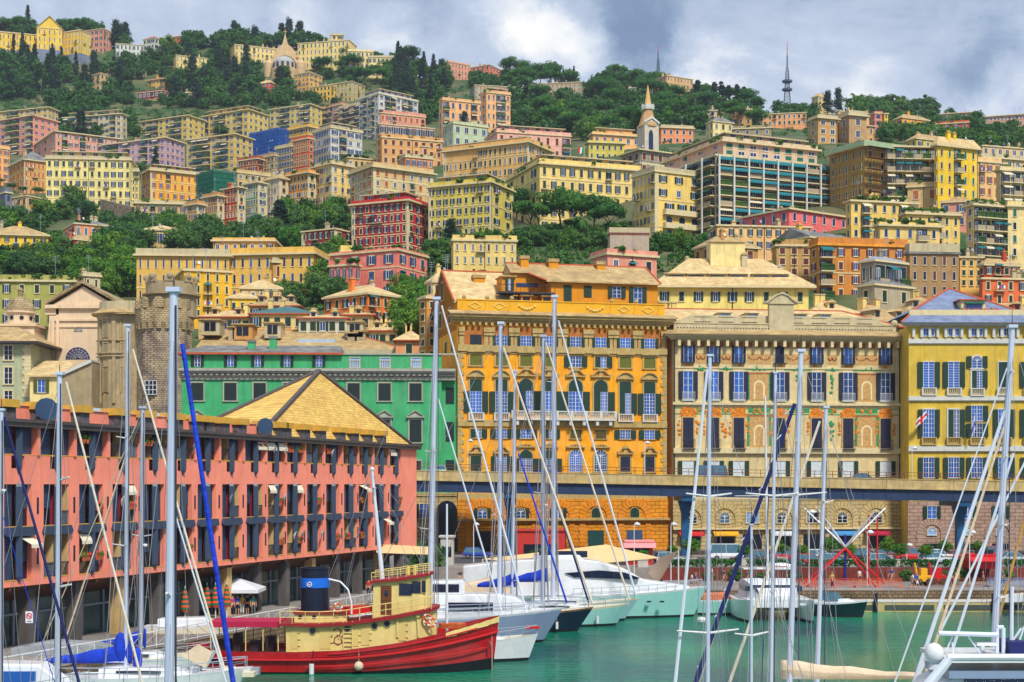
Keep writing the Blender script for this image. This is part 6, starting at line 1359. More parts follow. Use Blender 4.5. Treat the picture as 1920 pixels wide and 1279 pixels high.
one(PI_,768,132,7.5,'broad umbrella pine rising above the dark wood on the skyline')
grove(770,830,190,235,10,(D,BR),3.5,4.6,'beside the red-chaired terrace block')
grove(885,960,150,172,10,(D,BR),3.4,4.6,'just right of the salmon palace')
grove(955,1240,156,180,26,(PI_,D,PI_,BR),4,6,'along the central skyline')
for px in(1042,1049,1056,1068,1076):one(CY,px,158,3.6+px%3*.3,'small skyline cypress %s'%{1042:'first of a short central row',1049:'second of the short central row',1056:'third of the short central row',1068:'fourth of the short central row',1076:'last of the short central row'}[px])
grove(960,1250,178,268,84,(D,D,BR,D,PI_),3.6,5.6,'in the big wood left of the bell tower')
one(CY,987,206,5,'fat dark cypress before the grey institute, left one',.9).scale=(1.7,1.7,1);one(CY,1005,206,4.4,'round-headed cypress before the grey institute, right one',.9).scale=(1.9,1.9,.9)
grove(1230,1420,186,250,40,(D,D,PI_,BR),3.6,5.2,'between the bell tower and the loggia house')
for px,s_ in((1308,6),(1340,5.6),(1352,5.8),(1366,5),(1382,5.2),(1395,4.8)):one(CY,px,205,s_,'dark skyline cypress %s'%{1308:'right beside the tall peach palace',1340:'leftmost of the clump by the bright tree',1352:'second of the clump by the bright tree',1366:'third of the clump by the bright tree',1382:'fourth of the clump by the bright tree',1395:'rightmost of the clump by the bright tree'}[px],.95).scale=(1.6,1.6,1)
one(BR,1418,212,4.8,'loose bright green tree standing free on the skyline')
grove(1430,1530,212,240,12,(D,BR),3.2,4.8,'around the red-topped lattice mast')
for px,s_ in((1552,5.6),(1572,6)):one(CE,px,214,s_,'spiky dark fir %s'%('touching the narrow skyline house' if px==1552 else 'second from the narrow skyline house'))
grove(1600,1745,196,240,26,(D,D,D,BR),4.6,6.6,'on the dark knoll right of the loggia tower')
grove(1655,1830,240,285,34,(D,BR,BR),3.4,4.8,'in the belt below the dark knoll')
grove(1830,1960,246,292,24,(BR,D,BR),3.2,4.4,'in the belt below the long reddish flats');one(D,1782,222,3.6,'small bare-looking tree behind the long pink flats')
grove(1200,1290,225,262,8,(D,CE),3,4,'behind the bell tower')
grove(112,262,206,268,22,(D,D,BR),3.2,4.6,'between the apartment slabs at the left');one(CE,152,268,6.4,'wide layered cedar before the white slab')
grove(100,480,190,206,26,(D,BR,D),2.6,4,'above the row of apartment slabs')
grove(480,640,180,200,12,(BR,D),2.6,3.8,'above the right-hand apartment slabs')
grove(388,425,244,258,5,(D,),2.6,3.4,'before the middle apartment slab')
one(D,18,276,4.6,'round green tree before the pink balconied slab');one(D,262,332,4.6,'wide dark pine right of the lemon palace',.8);one(CY,292,330,4.2,'small cypress before the lilac slab')
for px,py,s_ in((22,362,1.9),(0,352,1.9),(43,366,1.7),(70,372,2.1)):one(PI_,px,py,s_,'little clipped umbrella pine %s'%{22:'second of four by the tawny palace',0:'first of four by the tawny palace',43:'third of four by the tawny palace',70:'last of four by the tawny palace'}[px])
for px,py,s_ in((140,405,5.2),(118,412,4.2),(165,414,4.4)):one(D,px,py,s_,'big dark pine crown covering the lemon palace front, %s'%{140:'the tallest in the middle',118:'the low left one',165:'the low right one'}[px],1.25 if px==140 else .9)
grove(-10,100,400,445,16,(BR,D,BR),2.4,3.6,'above the bright yellow mansard palace')
grove(190,250,442,500,12,(D,D,BR),3.2,4.4,'left of the long yellow school')
grove(140,252,500,575,14,(BR,BR,BR),3.2,4.6,'in the bright clump left of the long yellow school')
grove(250,570,432,474,38,(D,D,BR),2.6,3.8,'on the terrace behind the long yellow school')
one(CY,524,452,4.6,'huge dark cypress left of the dark-red house',.9).scale=(2.1,2.1,1)
grove(530,662,400,436,18,(BR,BR,D),2.4,3.4,'in the bright garden under the stepping tenements')
grove(586,640,490,580,14,(D,BR),2.6,3.6,'left of the rose-pink house');grove(748,806,560,640,12,(BR,),2.4,3.4,'on the slope right of the rose-pink house');grove(520,580,560,590,4,(BR,D),2.2,3,'in the yard below the school')
grove(-10,190,478,520,20,(D,BR,D),2.4,3.4,'below the bright yellow mansard palace')
grove(795,860,440,520,12,(BR,D),2,3,'under the olive-yellow palace')
grove(880,1180,446,470,22,(D,BR,D),1.8,2.8,'low on the terrace under the umbrella pines')
for px,py,s_ in((928,450,5.2),(968,424,5.2),(992,450,5.0),(1012,444,4.6),(1052,444,6.2),(1078,448,5.6),(1112,450,5.6),(1142,456,4.8)):
 one(PI_,px,py,s_,'wide umbrella pine before the cream palace, %s'%{928:'leftmost and lowest',968:'second from the left and furthest back',992:'third from the left',1012:'fourth from the left',1052:'tall central one',1078:'just left of the palm',1112:'just right of the palm',1142:'rightmost of the row'}[px])
grove(1190,1330,466,486,8,(BR,),1.6,2.6,'at the foot of the golden palace');one(CE,1892,505,2.6,'small blue-green fir by the brick-red house');one(CE,846,470,3.4,'pale spindly conifer before the olive-yellow palace')
one(CY,871,262,5,'dense tall cypress in the middle of the peach houses',.9).scale=(1.6,1.6,1);one(CY,897,262,3.0,'short cypress right of the dense tall one')
plant_groves()
# palms
def palm(px,py,h,r,label):
 g=G(px,py);t=thing('palm_tree',label,'palm',g);b=MB();b.tube((0,0,-.5),(.1,0,h),.32,.26,8);b.build('trunk',BARK,t)
 b=MB()
 for i in range(34):
  a_=i*2.4;el=rt.uniform(-.5,1.2);d=Vector((cos(a_),sin(a_),0));p=Vector((.1,0,h));n=7;L_=r*rt.uniform(.8,1.05)
  for k in range(n):
   q=p+d*(L_/n*cos(el))+Vector((0,0,sin(el)*L_/n));s_=Vector((-d.y,d.x,0))*(.34*sin(pi*(k+.6)/(n+.6))+.05)
   b.add([p-s_,p+s_,q+s_-Vector((0,0,.15)),q-s_-Vector((0,0,.15))],[(0,1,2,3)]);p=q;el-=.34
 b.build('crown',LEAF_P,t)
palm(1088,462,6.2,3.4,'tall palm among the umbrella pines before the cream palace');palm(283,440,2.6,2.4,'stubby palm before the low beige palace')
# undergrowth: low growth nobody could count, draped over the open ground
b=MB()
for(x0,x1,y0,y1,n)in((-20,500,90,205,330),(590,850,120,215,150),(850,1280,160,270,300),(1280,1960,200,300,260),(-20,300,205,280,120),(-20,260,400,560,160),(250,860,400,620,260),(800,1340,440,500,120),(350,1960,270,330,60),(-20,640,188,222,260),(820,1320,430,520,160),(1500,1700,230,270,60)):
 for i in range(n):
  px,py=rt.uniform(x0,x1),rt.uniform(y0,y1)
  if py<interp(RIDGE,px):continue
  g=G(px,py);R_=rt.uniform(1.0,2.4)
  for k in range(48):
   d=rv(rt).normalized();p=g+Vector((d.x*R_,d.y*R_,abs(d.z)*R_*.7+.1))*rt.uniform(.7,1);nn=(d+rv(rt)).normalized();t_=nn.cross(rv(rt)).normalized();u=nn.cross(t_);s_=rt.uniform(.2,.42)
   b.add([p+t_*s_,p+u*s_,p-t_*s_,p-u*s_],[(0,1,2,3)])
o=b.build('undergrowth',M('undergrowth_leaf',S(58,112,42),.8,.5,.12,kind='leaf',col2=S(90,140,48)));o['kind']='stuff'
# garden walls on the terraces
def gwall(pts,h,label):
 t=thing('retaining_wall',label,'wall',G(*pts[0]));b=MB();o0=t.location
 for(a,b2),(c,d)in zip(pts,pts[1:]):
  p,q=G(a,b2)-o0,G(c,d)-o0;n=(q-p).cross(Vector((0,0,1))).normalized()*.4
  b.add([p-n-Vector((0,0,3)),q-n-Vector((0,0,3)),q+n-Vector((0,0,3)),p+n-Vector((0,0,3)),p-n+Vector((0,0,h)),q-n+Vector((0,0,h)),q+n+Vector((0,0,h)),p+n+Vector((0,0,h))],[(0,1,5,4),(4,5,6,7),(2,3,7,6),(0,4,7,3),(1,2,6,5)])
 b.build('masonry',STB,t)
gwall([(150,138),(215,142),(275,146)],4,'long grey retaining wall under the terraced gardens');gwall([(190,402),(250,418)],5,'stone retaining wall under the lemon palace');gwall([(1050,222),(1110,240)],3,'pale retaining wall in the central wood')
gwall([(370,196),(480,194)],4,'grey wall with lamp posts above the apartment slabs')
# ---------------------------------------------------------------- landmark pieces: domed church, bell tower, masts
c0=G(533,142);c0.z-=1;dc=thing('domed_church','pale domed church with a spired gable below the long convent','church',c0);s_=gs(533,142);z_=lambda py:(142-py)/s_+1;q_=1/s_
BS=M('church_sandstone',S(214,182,136),.9,.15,.5,streak=.2)
b=MB();b.lathe([(25*q_,-6),(25*q_,z_(132)),(22*q_,z_(130)),(22*q_,z_(122))],20,(0,0,0));b.build('apse_wall',BS,dc)
b=MB();b.lathe([(20*q_*cos(pi/2*i/7),z_(121)+15*q_*sin(pi/2*i/7))for i in range(7)]+[(.1,z_(105))],20);b.build('dome',M('dome_grey',S(170,172,168),.8,.15,1),dc)
b=MB();n=12;R1_,R2_=23*q_,28*q_
for i in range(n):a0,a1=pi*i/n,pi*(i+1)/n;b.prism([(R1_*cos(a0),z_(126)+R1_*sin(a0)),(R2_*cos(a0),z_(126)+R2_*sin(a0)),(R2_*cos(a1),z_(126)+R2_*sin(a1)),(R1_*cos(a1),z_(126)+R1_*sin(a1))],1,4)
b.prism([(-24*q_,z_(105)),(24*q_,z_(105)),(15*q_,z_(88)),(5*q_,z_(80)),(0,z_(60)),(-5*q_,z_(80)),(-15*q_,z_(88))],3,5);b.box(-28*q_,28*q_,5,25,-5,z_(104));b.tube((0,4,z_(62)),(0,4,z_(52)),.3,.2,5);b.box(-1.2,1.2,3.8,4.2,z_(56),z_(55));b.build('gable',BS,dc)
for i in range(7):a_=pi+pi*(i+.5)/7;m=wmesh('arch',1.6,3.4,'n',1);ob('window',m,dc,(22.3*q_*cos(a_),22.3*q_*sin(a_),z_(130.5)),a_+pi/2)
for sg in(-1,1):b=MB();b.lathe([(9*q_,-5),(9*q_,z_(118)),(7*q_,z_(114)),(.1,z_(110))],12,(sg*30*q_,2,0));b.build('side_chapel',BS,dc)
# bell tower
Yb=F/6.0;bt=thing('bell_tower','stone bell tower with a white balustrade and a tan spire above the centre right','tower',P(1222,300,Yb));q_=1/6.;z_=lambda py:(300-py)*q_
b=MB();w=15*q_;b.box(-w,w,0,2*w,-14,z_(232));
b.prism([(-w,z_(236)),(w,z_(236)),(w*.8,z_(232)),(0,z_(224)),(-w*.8,z_(232))],0,1);b.build('belfry',M('tower_pale',S(214,200,176),.9,.12,1,streak=.3),bt)
b=MB();r0,r1=13*q_,8.5*q_;cx,cy=0,w
b.lathe([(r0*1.45,z_(236)),(r0*1.15,z_(225)),(r1,z_(203))],8,(cx,cy,0),0,a0=pi/8,a1=2*pi+pi/8)
b.build('tapered_stage',M('brick_tan',S(206,164,110),.9,.15,1,kind='rust'),bt)
b=MB();b.lathe([(11.5*q_,z_(203)),(12*q_,z_(200)),(12*q_,z_(194)),(11*q_,z_(194)),(11*q_,z_(199))],8,(cx,cy,0));
for i in range(8):a_=2*pi*i/8;b.tube((11.8*q_*cos(a_),cy+11.8*q_*sin(a_),z_(203)),(11.8*q_*cos(a_),cy+11.8*q_*sin(a_),z_(192)),.16,.1,4)
b.build('balustrade',TRIMW,bt)
b=MB();b.lathe([(7*q_,z_(196)),(4.5*q_,z_(180)),(.08,z_(156))],8,(cx,cy,0));b.build('spire',M('spire_tan',S(220,176,112),.85,.12,1),bt)
for sx in(0,1):
 m=wmesh('arch',1.6,6.4,'n',1)
 if sx==0:ob('window',m,bt,(-.3,-.02,z_(282)))
 g=MB();g.prism([(-w-.2,z_(232)),(0,z_(222)),(w+.2,z_(232)),(w+.2,z_(228)),(0,z_(218)),(-w-.2,z_(228))],-.3,.2);g.build('gable_moulding',TRIMW,bt)if sx==0 else None
for px in(1222,):
 ob('window',wmesh('arch',1.4,6.4,'n',1),bt,(w+.02,w,z_(282)),pi/2)
bt.rotation_euler=(0,0,radians(24))
# golden palace arched windows and balconies
gp,V,zt,zb,ptf=GP;fh_=(zt-zb)/6
for k,hh in((3,1),(2,2),(1,2),(0,0)):
 for i in range(3):
  x=V.a*(.3+.27*i);z=zb+fh_*k+fh_*.22
  if hh==2:place(gp,V,'window',wmesh('arch',1.5,fh_*.62,'g' if k==2 else 'n',1),x,0,z)
  elif hh==1:place(gp,V,'window',wmesh('sh',1.4,fh_*.5,'g',0),x,0,z+.2)
  else:place(gp,V,'window',wmesh('sh',1.2,fh_*.4,'g',1),x,0,z)
for k in(3,2):
 b=MB();b.box(V.a*.16,V.a*.96,-1.1,0,zb+fh_*k-.3,zb+fh_*k);b.box(V.a*.16,V.a*.96,-1.1,-.95,zb+fh_*k,zb+fh_*k+1);b.box(V.a*.16,V.a*.18,-1.1,0,zb+fh_*k,zb+fh_*k+1);ptf('balcony',b,[TRIM])
# teal block: white piers and long awnings
r,V,zt,zb,ptf=TB;fh_=(zt-zb)/7
for i in range(9):b=MB();x=V.a*i/8;b.box(x-.2,x+.2,-1.75,-1.35,zb-4,zt+.1);ptf('pier',b,[TRIMW])
for i in range(4):b=MB();y=V.b*(i+.5)/4;b.box(-1.7,-1.35,y-.2,y+.2,zb-4,zt);ptf('pier',b,[TRIMW])
rg=random.Random(4)
for k in range(0,7):
 for i in range(8):
  if rg.random()<.62:
   b=MB();x0,x1=V.a*i/8+.25,V.a*(i+1)/8-.25;z=zb+fh_*(k+1)-.3;b.add([(x0,-1.3,z),(x1,-1.3,z),(x1,-1.7,z-.55),(x0,-1.7,z-.55),(x1,-1.7,z-.85),(x0,-1.7,z-.85)],[(0,1,2,3),(3,2,4,5)]);ptf('awning',b,[AWT])
# scaffolding on the olive block
r,V,zt,zb,ptf=SB;SCAF=M('scaffold_brown',S(120,84,62),.7,.2,2);NET=M('net_pale_green',S(176,204,160),.8,.2,1,kind='net')
b=MB()
for i in range(9):
 x=V.a*i/8;[b.tube((x,y,zb-4),(x,y,zt+1.5),.05,.05,4)for y in(-1.6,-.5)]
for i in range(8):y=V.b*i/7;b.tube((-1.4,y,zb-4),(-1.4,y,zt+1.5),.05,.05,4)
for k in range(14):z=zb-2+(zt-zb+2)*k/13;b.box(-1.4,V.a,-1.66,-1.6,z,z+.08);b.box(-1.46,-1.4,-1.4,V.b,z,z+.08);b.box(0,V.a,-1.6,-.5,z-.05,z)if k%2 else None
ptf('scaffold',b,[SCAF])
b=MB();b.box(-1.7,V.a+9,-2.0,-1.95,zt-.1,zt+1.1);b.box(-1.75,-1.7,-2,V.b,zt-.1,zt+1.1);ptf('safety_net',b,[NET])
def netting(label,cr,c2):
 r,V,zt,zb=LBL[label][:4];m=M('net_'+label[-22:].replace(' ','_'),cr,.7,.3,.6,kind='net');b=MB();off=Vector((V.X,V.Y,0))-r.location
 b.box(-.9,V.a+.6,-.9,-.8,zb,zt+1,0);b.box(-.9,-.8,-.9,V.b,zb,zt+1,0)
 n=10
 for i in range(n+1):b.tube((V.a*i/n,-1,zb),(V.a*i/n,-1,zt+1.6),.08,.08,4,1);b.tube((-1,V.b*i/n,zb),(-1,V.b*i/n,zt+1.6),.08,.08,4,1)
 for k in range(9):z=zb+(zt-zb)*k/8;b.box(-.95,V.a,-1.02,-.96,z,z+.12,1);b.box(-1.02,-.96,-.95,V.b,z,z+.12,1)
 b.build('scaffold_net',[m,M('net_pole_'+label[-22:-16],tuple(x*.5 for x in cr),.7)],r,off,V.th)
netting('tall block wrapped in blue scaffold netting',S(24,96,190),None);netting('block wrapped in green scaffold netting',S(10,122,98),None)
# lattice masts
def lattice(px,py,top,base_w,Y,label,bands):
 p=P(px,py,Y);t=thing('lattice_mast',label,'radio mast',p);s_=F/Y;H=(py-top)/s_;b=MB();n=14;hb=H*.62;w=base_w/s_/2;MT=M('mast_steel',S(70,84,112),.5,.15,1)
 for k in range(n):
  z0,z1=hb*k/n,hb*(k+1)/n;w0,w1=w*(1-.72*k/n),w*(1-.72*(k+1)/n)
  for i in range(4):
   a0=pi/4+pi/2*i;a1=a0+pi/2;A=lambda a_,ww,z:(ww*cos(a_)*1.2,ww*sin(a_)*1.2,z)
   b.tube(A(a0,w0,z0),A(a0,w1,z1),.16,.16,4);b.tube(A(a0,w0,z0),A(a1,w1,z1),.09,.09,3);b.tube(A(a1,w0,z0),A(a0,w1,z1),.09,.09,3)
 b.build('lattice',MT,t);b=MB();b.tube((0,0,hb),(0,0,H*.8),.45,.35,6);b.tube((0,0,H*.8),(0,0,H),.25,.12,6,1);b.build('spike',[MT,M('mast_red',S(190,50,44),.6,.1)],t)
 for f_ in bands:b=MB();b.lathe([(w*.9,0),(w*1.3,.3),(w*1.3,1.4),(w*.9,1.6)],8);b.build('platform',MT,t,(0,0,H*f_))
 b=MB();[b.tube((-1.2-.3*(k%2),0,hb*(.5+.07*k)),(1.4,0,hb*(.5+.07*k)),.12,.12,4)for k in range(7)];b.build('aerials',MT,t)
lattice(1476,207,78,15,F/3.1,'tall lattice mast with a red tip on the right skyline',(.28,.40))
lattice(1234,152,83,9,F/2.9,'shorter dark lattice mast above the tall peach palace',(.12,))
# little tricolour on the cream palace roof
t=thing('flag','green white and red flag on the roof of the big cream palace','flag',P(1095,276,F/6.7));b=MB()
for i,m in enumerate((0,1,2)):b.add([(-.5*i,0,0),(-.5*i-.5,.1,-.15),(-.5*i-.7,.1,-1.9),(-.5*i-.2,0,-1.7)],[(0,1,2,3)],m)
b.build('cloth',[M('flag_green',S(20,140,70),.8),FW,FR_],t);MB().tube((.05,0,-4),(.05,0,.3),.06,.05,5).build('flagpole',RAILW,t)
# ---------------------------------------------------------------- elevated road
VX0,VX1,VY0,VY1,SLP=-70.,110.,205.,216.,-.0182
GIRD=M('girder_blue',S(36,58,92),.5,.2,.8);PARA=M('parapet_concrete',S(206,180,120),.9,.35,.9,streak=.8);RUST=M('railing_rust',S(120,68,48),.7,.2,2)
vd=thing('viaduct','long elevated road on blue steel girders running in front of the palaces','viaduct',(0,VY0,SZ))
def vz(x):return 12.07+SLP*(x+12.5)-SZ
def sheared(b):b.v=[(x,y,z+vz(x))for x,y,z in b.v];return b
b=MB();n=12;xs=[VX0+(VX1-VX0)*i/n for i in range(n+1)]
for a,c in zip(xs,xs[1:]):b.box(a,c,.25,.55,0,1.5);b.box(a,c,10.4,10.7,0,1.5)
for i in range(60):x=VX0+3*i;b.box(x,x+.12,.18,.25,.05,1.45)
b.box(VX0,VX1,.15,.6,-.06,0);sheared(b).build('girder',GIRD,vd)
b=MB();[b.box(a,c,.2,10.8,1.5,2.1)for a,c in zip(xs,xs[1:])];sheared(b).build('deck',ASPH,vd)
b=MB();[(b.box(a+.02,c-.02,-.05,.2,1.42,2.72),b.box(a,c,-.12,.3,2.72,2.82),b.box(a,c,-.14,.1,1.42,1.6),b.box(a,c,10.8,11,1.5,2.8))for a,c in zip(xs,xs[1:])];sheared(b).build('parapet',PARA,vd)
b=MB()
for k in range(75):x=VX0+2.4*k;b.box(x-.04,x+.04,0,.08,2.8,3.65)
for z in(3.2,3.62):[b.box(a,c,0,.07,z,z+.07)for a,c in zip(xs,xs[1:])]
sheared(b).build('railing',RUST,vd)
for px in(520,790-30,956,1285,1800,2100):
 x=(px-HX)/F*(VY0+3);b=MB();b.box(x-.5,x+.5,2.6,3.8,0,vz(x));b.box(x-.8,x+.8,.3,10.4,vz(x)-.7,vz(x)-.02);b.prism([(x-.5,vz(x)-2.4),(x+.5,vz(x)-2.4),(x+.95,vz(x)-.7),(x-.95,vz(x)-.7)],2.5,3.9);b.build('column',M('column_blue',S(20,84,130),.5,.15,1),vd)
# ---------------------------------------------------------------- cars
GLC=M('car_glass',S(70,110,130),.1,.2,2,spec=.8);TYRE=M('tyre',(.02,.02,.02),.8);RIM=M('rim',S(150,150,156),.35,.1,2,metal=.6);LAMPR=M('tail_lamp',S(200,30,40),.3);LAMPW=M('head_lamp',S(220,224,230),.2)
_cm={}
def loft(b,secs,m=0):
 n=len(secs[0]);o=len(b.v);b.v+=[tuple(p)for s_ in secs for p in s_]
 for i in range(len(secs)-1):
  for j in range(n-1):b.f.append((o+i*n+j,o+(i+1)*n+j,o+(i+1)*n+j+1,o+i*n+j+1));b.m.append(m)
 b.f.append(tuple(o+j for j in range(n)));b.m.append(m);b.f.append(tuple(o+(len(secs)-1)*n+j for j in range(n))[::-1]);b.m.append(m)
def car(px,Y,z,col,label,kind='hatch',rz=0.,X=None):
 L_,H=dict(hatch=(3.9,1.45),sedan=(4.5,1.42),suv=(4.6,1.75),van=(4.9,2.1),low=(4.4,1.2))[kind];h=L_/2
 if('b',kind,col)not in _cm:
  paint=M('paint_%d_%d_%d'%col,S(*col),.25,.05,2,spec=.6);w=.86;zb_=.95 if kind in('suv','van')else .82
  prof=[(-h,.45,.62),(-h*.98,.42,zb_*.95),(-h*.7,.3,zb_),(h*.35,.28,zb_),(h*.8,.3,zb_*.92),(h*.97,.36,zb_*.78),(h,.42,.6)]
  b=MB();loft(b,[[(x,-w*.94,z0),(x,-w*(1 if abs(x)<h*.9 else .86),(z0+z1)/2),(x,-w*.9*(1 if abs(x)<h*.9 else .9),z1),(x,w*.9*(1 if abs(x)<h*.9 else .9),z1),(x,w*(1 if abs(x)<h*.9 else .86),(z0+z1)/2),(x,w*.94,z0)]for x,z0,z1 in prof])
  k0,k1={'hatch':(-h*.92,h*.5),'sedan':(-h*.72,h*.42),'suv':(-h*.95,h*.48),'van':(-h*.97,h*.72),'low':(-h*.5,h*.3)}[kind]
  i0,i1=k0+(.25 if kind in('hatch','suv','van')else .75),k1-(.35 if kind=='van' else .8);zt=H
  b.add([(i0,-w*.68,zt-.04),(i1,-w*.68,zt-.04),(i1,w*.68,zt-.04),(i0,w*.68,zt-.04),(i0+.1,-w*.6,zt),(i1-.1,-w*.6,zt),(i1-.1,w*.6,zt),(i0+.1,w*.6,zt)],[(4,5,6,7),(0,1,5,4),(1,2,6,5),(2,3,7,6),(3,0,4,7)])
  for t in(0,.5,1):
   for sg in(-1,1):b.tube((k0+(k1-k0)*t,sg*w*.87,zb_-.02),(i0+(i1-i0)*t,sg*w*.69,zt-.03),.04,.04,4)
  g=MB();g.add([(k0,-w*.86,zb_-.03),(k1,-w*.86,zb_-.03),(k1,w*.86,zb_-.03),(k0,w*.86,zb_-.03),(i0,-w*.68,zt-.04),(i1,-w*.68,zt-.04),(i1,w*.68,zt-.04),(i0,w*.68,zt-.04)],[(0,1,5,4),(1,2,6,5),(2,3,7,6),(3,0,4,7)])
  wl=MB();wl.lathe([(.2,-.11),(.32,-.11),(.33,0),(.32,.11),(.2,.11)],14,(0,0,0));wl.xf(Matrix.Rotation(pi/2,4,'X'));r=MB();r.lathe([(.19,-.12),(.19,.12)],10);r.xf(Matrix.Rotation(pi/2,4,'X'))
  hl=MB();hl.box(-.06,.06,-.16,.16,-.08,.08)
  _cm['b',kind,col]=(b.mesh('body',paint),g.mesh('glass',GLC),wl.mesh('wheel',TYRE),r.mesh('rim',RIM),hl.mesh('headlight',LAMPW),hl.mesh('tail_light',LAMPR),zb_)
 bm,gm,wm_,rm_,hm,tm,zb_=_cm['b',kind,col]
 x=(px-HX)/F*Y if X is None else X
 t=thing('car',label,'car',(x,Y,z),rz);ob('body',bm,t);ob('windows',gm,t)
 for sx in(-.62,.62):
  for sy in(-1,1):w=ob('wheel',wm_,t,(h*sx,sy*.78,.33));ob('rim',rm_,w)
 for sy in(-1,1):ob('headlight',hm,t,(h*.96,sy*.6,.66));ob('tail_light',tm,t,(-h*.97,sy*.62,.72))
 return t
WHC,SIL,BLK,REDC,BLUE=(226,228,230),(168,176,184),(30,32,38),(188,22,26),(24,50,190)
def dz(X):return vz(X)+SZ+2.12
for px,k,c,l in((812,'hatch',(150,200,180),'pale green hatchback on the elevated road at its left end'),(1020,'low',BLUE,'bright blue low car on the elevated road before the amber palace'),(1330,'van',(36,52,110),'navy van on the elevated road before the painted palace'),(1610,'sedan',(30,40,60),'dark estate car on the elevated road right of the painted palace centre')):
 X=(px-HX)/F*208.5;car(px,208.5,dz(X),c,l,k,pi)
for i,(px,Y,k,c,rz,l)in enumerate(((1254,187,'hatch',SIL,.3,'silver hatchback just right of the shade sail tip'),(1110,196,'sedan',(120,140,150),0,'grey car behind the shade sail peak'),(895,200,'hatch',(20,60,160),0,'blue hatchback before the leftmost amber arch'),(1365,195,'van',WHC,0,'white delivery van before the colourful awning'),(1405,186,'sedan',BLK,.1,'black saloon left of the dark furled sail'),(1432,190,'hatch',(50,54,66),0,'charcoal hatchback beside the black saloon'),(1478,192,'suv',REDC,0,'red car half hidden by masts before the white banner'),(1538,194,'hatch',WHC,.1,'white hatchback before the blue banner'),(1622,190,'suv',BLK,0,'black off-roader behind the red tripod'),(1652,183,'hatch',SIL,.2,'silver hatchback behind the hedge right of the tripod'),(1563,183,'hatch',(150,176,190),.2,'pale blue car behind the hedge at the tripod'),(1520,182,'hatch',REDC,.2,'small red car left of the tripod'),(1712,193,'suv',(206,40,40),0,'red and white minibus before the dark alley'),(1752,186,'hatch',(190,200,206),.2,'light grey car between two potted olives'),(1760,195,'sedan',WHC,0,'white saloon before the pinkish arcade'),(1808,195,'sedan',(170,26,30),0,'dark red saloon left of the blue column'),(1846,188,'hatch',(60,66,74),.1,'dark hatchback right of the blue column'),(1868,197,'suv',REDC,0,'red off-roader before the blue shop sign'),(1902,188,'sedan',SIL,.1,'silver saloon at the right frame edge'),(1668,199,'hatch',(96,20,24),0,'maroon hatchback in front of the street storey arches'))):
 car(px,Y,SZ+.04,c,l,k,rz)
# ---------------------------------------------------------------- street and quay furniture
REDW=M('wall_red',S(128,52,40),.85,.4,1.2,streak=.6);HED=M('hedge_leaf',S(40,110,30),.8,.4,1,kind='leaf',col2=S(60,140,36))
t=thing('retaining_wall','low dark red wall along the back of the quay','wall',(20,178.6,QZ));b=MB();b.box(-3,50,0,.35,0,1.5);
for i in range(22):b.box(-3+i*2.4,-2.7+i*2.4,-.12,0,0,1.55)
b.build('masonry',REDW,t)
def hedge(px0,px1,Y,label,h=.9):
 x0,x1=(px0-HX)/F*Y,(px1-HX)/F*Y;t=thing('hedge',label,'hedge',((x0+x1)/2,Y,SZ));b=MB();r=random.Random(int(px0))
 for i in range(int((x1-x0)*120)):
  p=Vector((r.uniform(x0,x1)-(x0+x1)/2,r.uniform(-.5,.5),h*r.random()**.6));nn=rv(r).normalized();t_=nn.cross(rv(r)).normalized();u=nn.cross(t_);b.add([p+t_*.12,p+u*.12,p-t_*.12,p-u*.12],[(0,1,2,3)])
 b.build('foliage',HED,t)
hedge(1515,1680,179.6,'clipped hedge behind the red tripod');hedge(1768,1850,179.6,'clipped hedge right of the two potted olives');hedge(1855,1960,179.6,'clipped hedge at the right frame edge');hedge(1245,1300,179.6,'clipped hedge left of the white stay')
PLB=M('planter_concrete',S(196,190,180),.85,.1,2)
def pot_tree(px,Y,h,label,k='bright',z=SZ):
 x=(px-HX)/F*Y;t=thing('potted_tree',label,'potted tree',(x,Y,z));b=MB();b.box(-.6,.6,-.5,.5,0,.8);b.box(-.66,.66,-.56,.56,.8,.88);b.build('planter',PLB,t);MB().tube((0,0,.8),(.05,0,h*.5),.06,.04,5).build('trunk',BARK,t);o=ob('crown',CROWNS[k,int(px)%4],t,(0,0,h*.35));s_=h*.36;o.scale=(s_,s_,s_)
for px,Y,h,l in((1296,184,3.4,'right of the shade sail'),(1262,190,2.4,'smallest near the silver hatchback'),(1396,184,2.6,'left of the furled dark sail'),(1466,186,3,'beside the thin blue stay'),(1504,184,2.6,'left of the small red car'),(1556,188,3.4,'directly left of the tripod pole'),(1592,182,2.8,'directly right of the tripod pole'),(1663,190,3.2,'behind the standing red poles'),(1688,181,2.9,'left of the paved ramp'),(1736,181,2.8,'right of the paved ramp'),(1774,190,3,'behind the light grey car'),(1838,188,3,'left of the big leaning mast'),(1836,181,2,'low one over the hedge by the red canopy'),(1205,180,2.2,'under the pink awning')):
 pot_tree(px,Y,h,'olive bush in a pale planter '+l)
def lamp(px,Y,top,label,z=QZ):
 x=(px-HX)/F*Y;H=CZ+(HY-top)/F*Y-z;t=thing('street_lamp',label,'street lamp',(x,Y,z));MB().tube((0,0,0),(0,0,H),.07,.045,6).build('post',RAILW,t);b=MB();b.path([(0,0,H),(.1,0,H+.3),(.35,0,H+.35)],.03);b.build('arm',RAILW,t);MB().lathe([(.05,.15),(.32,-.05),(.34,-.12),(.2,-.25),(.05,-.28)],10,(.4,0,H+.2)).build('lamp_head',M('lamp_white',S(226,230,236),.4),t)
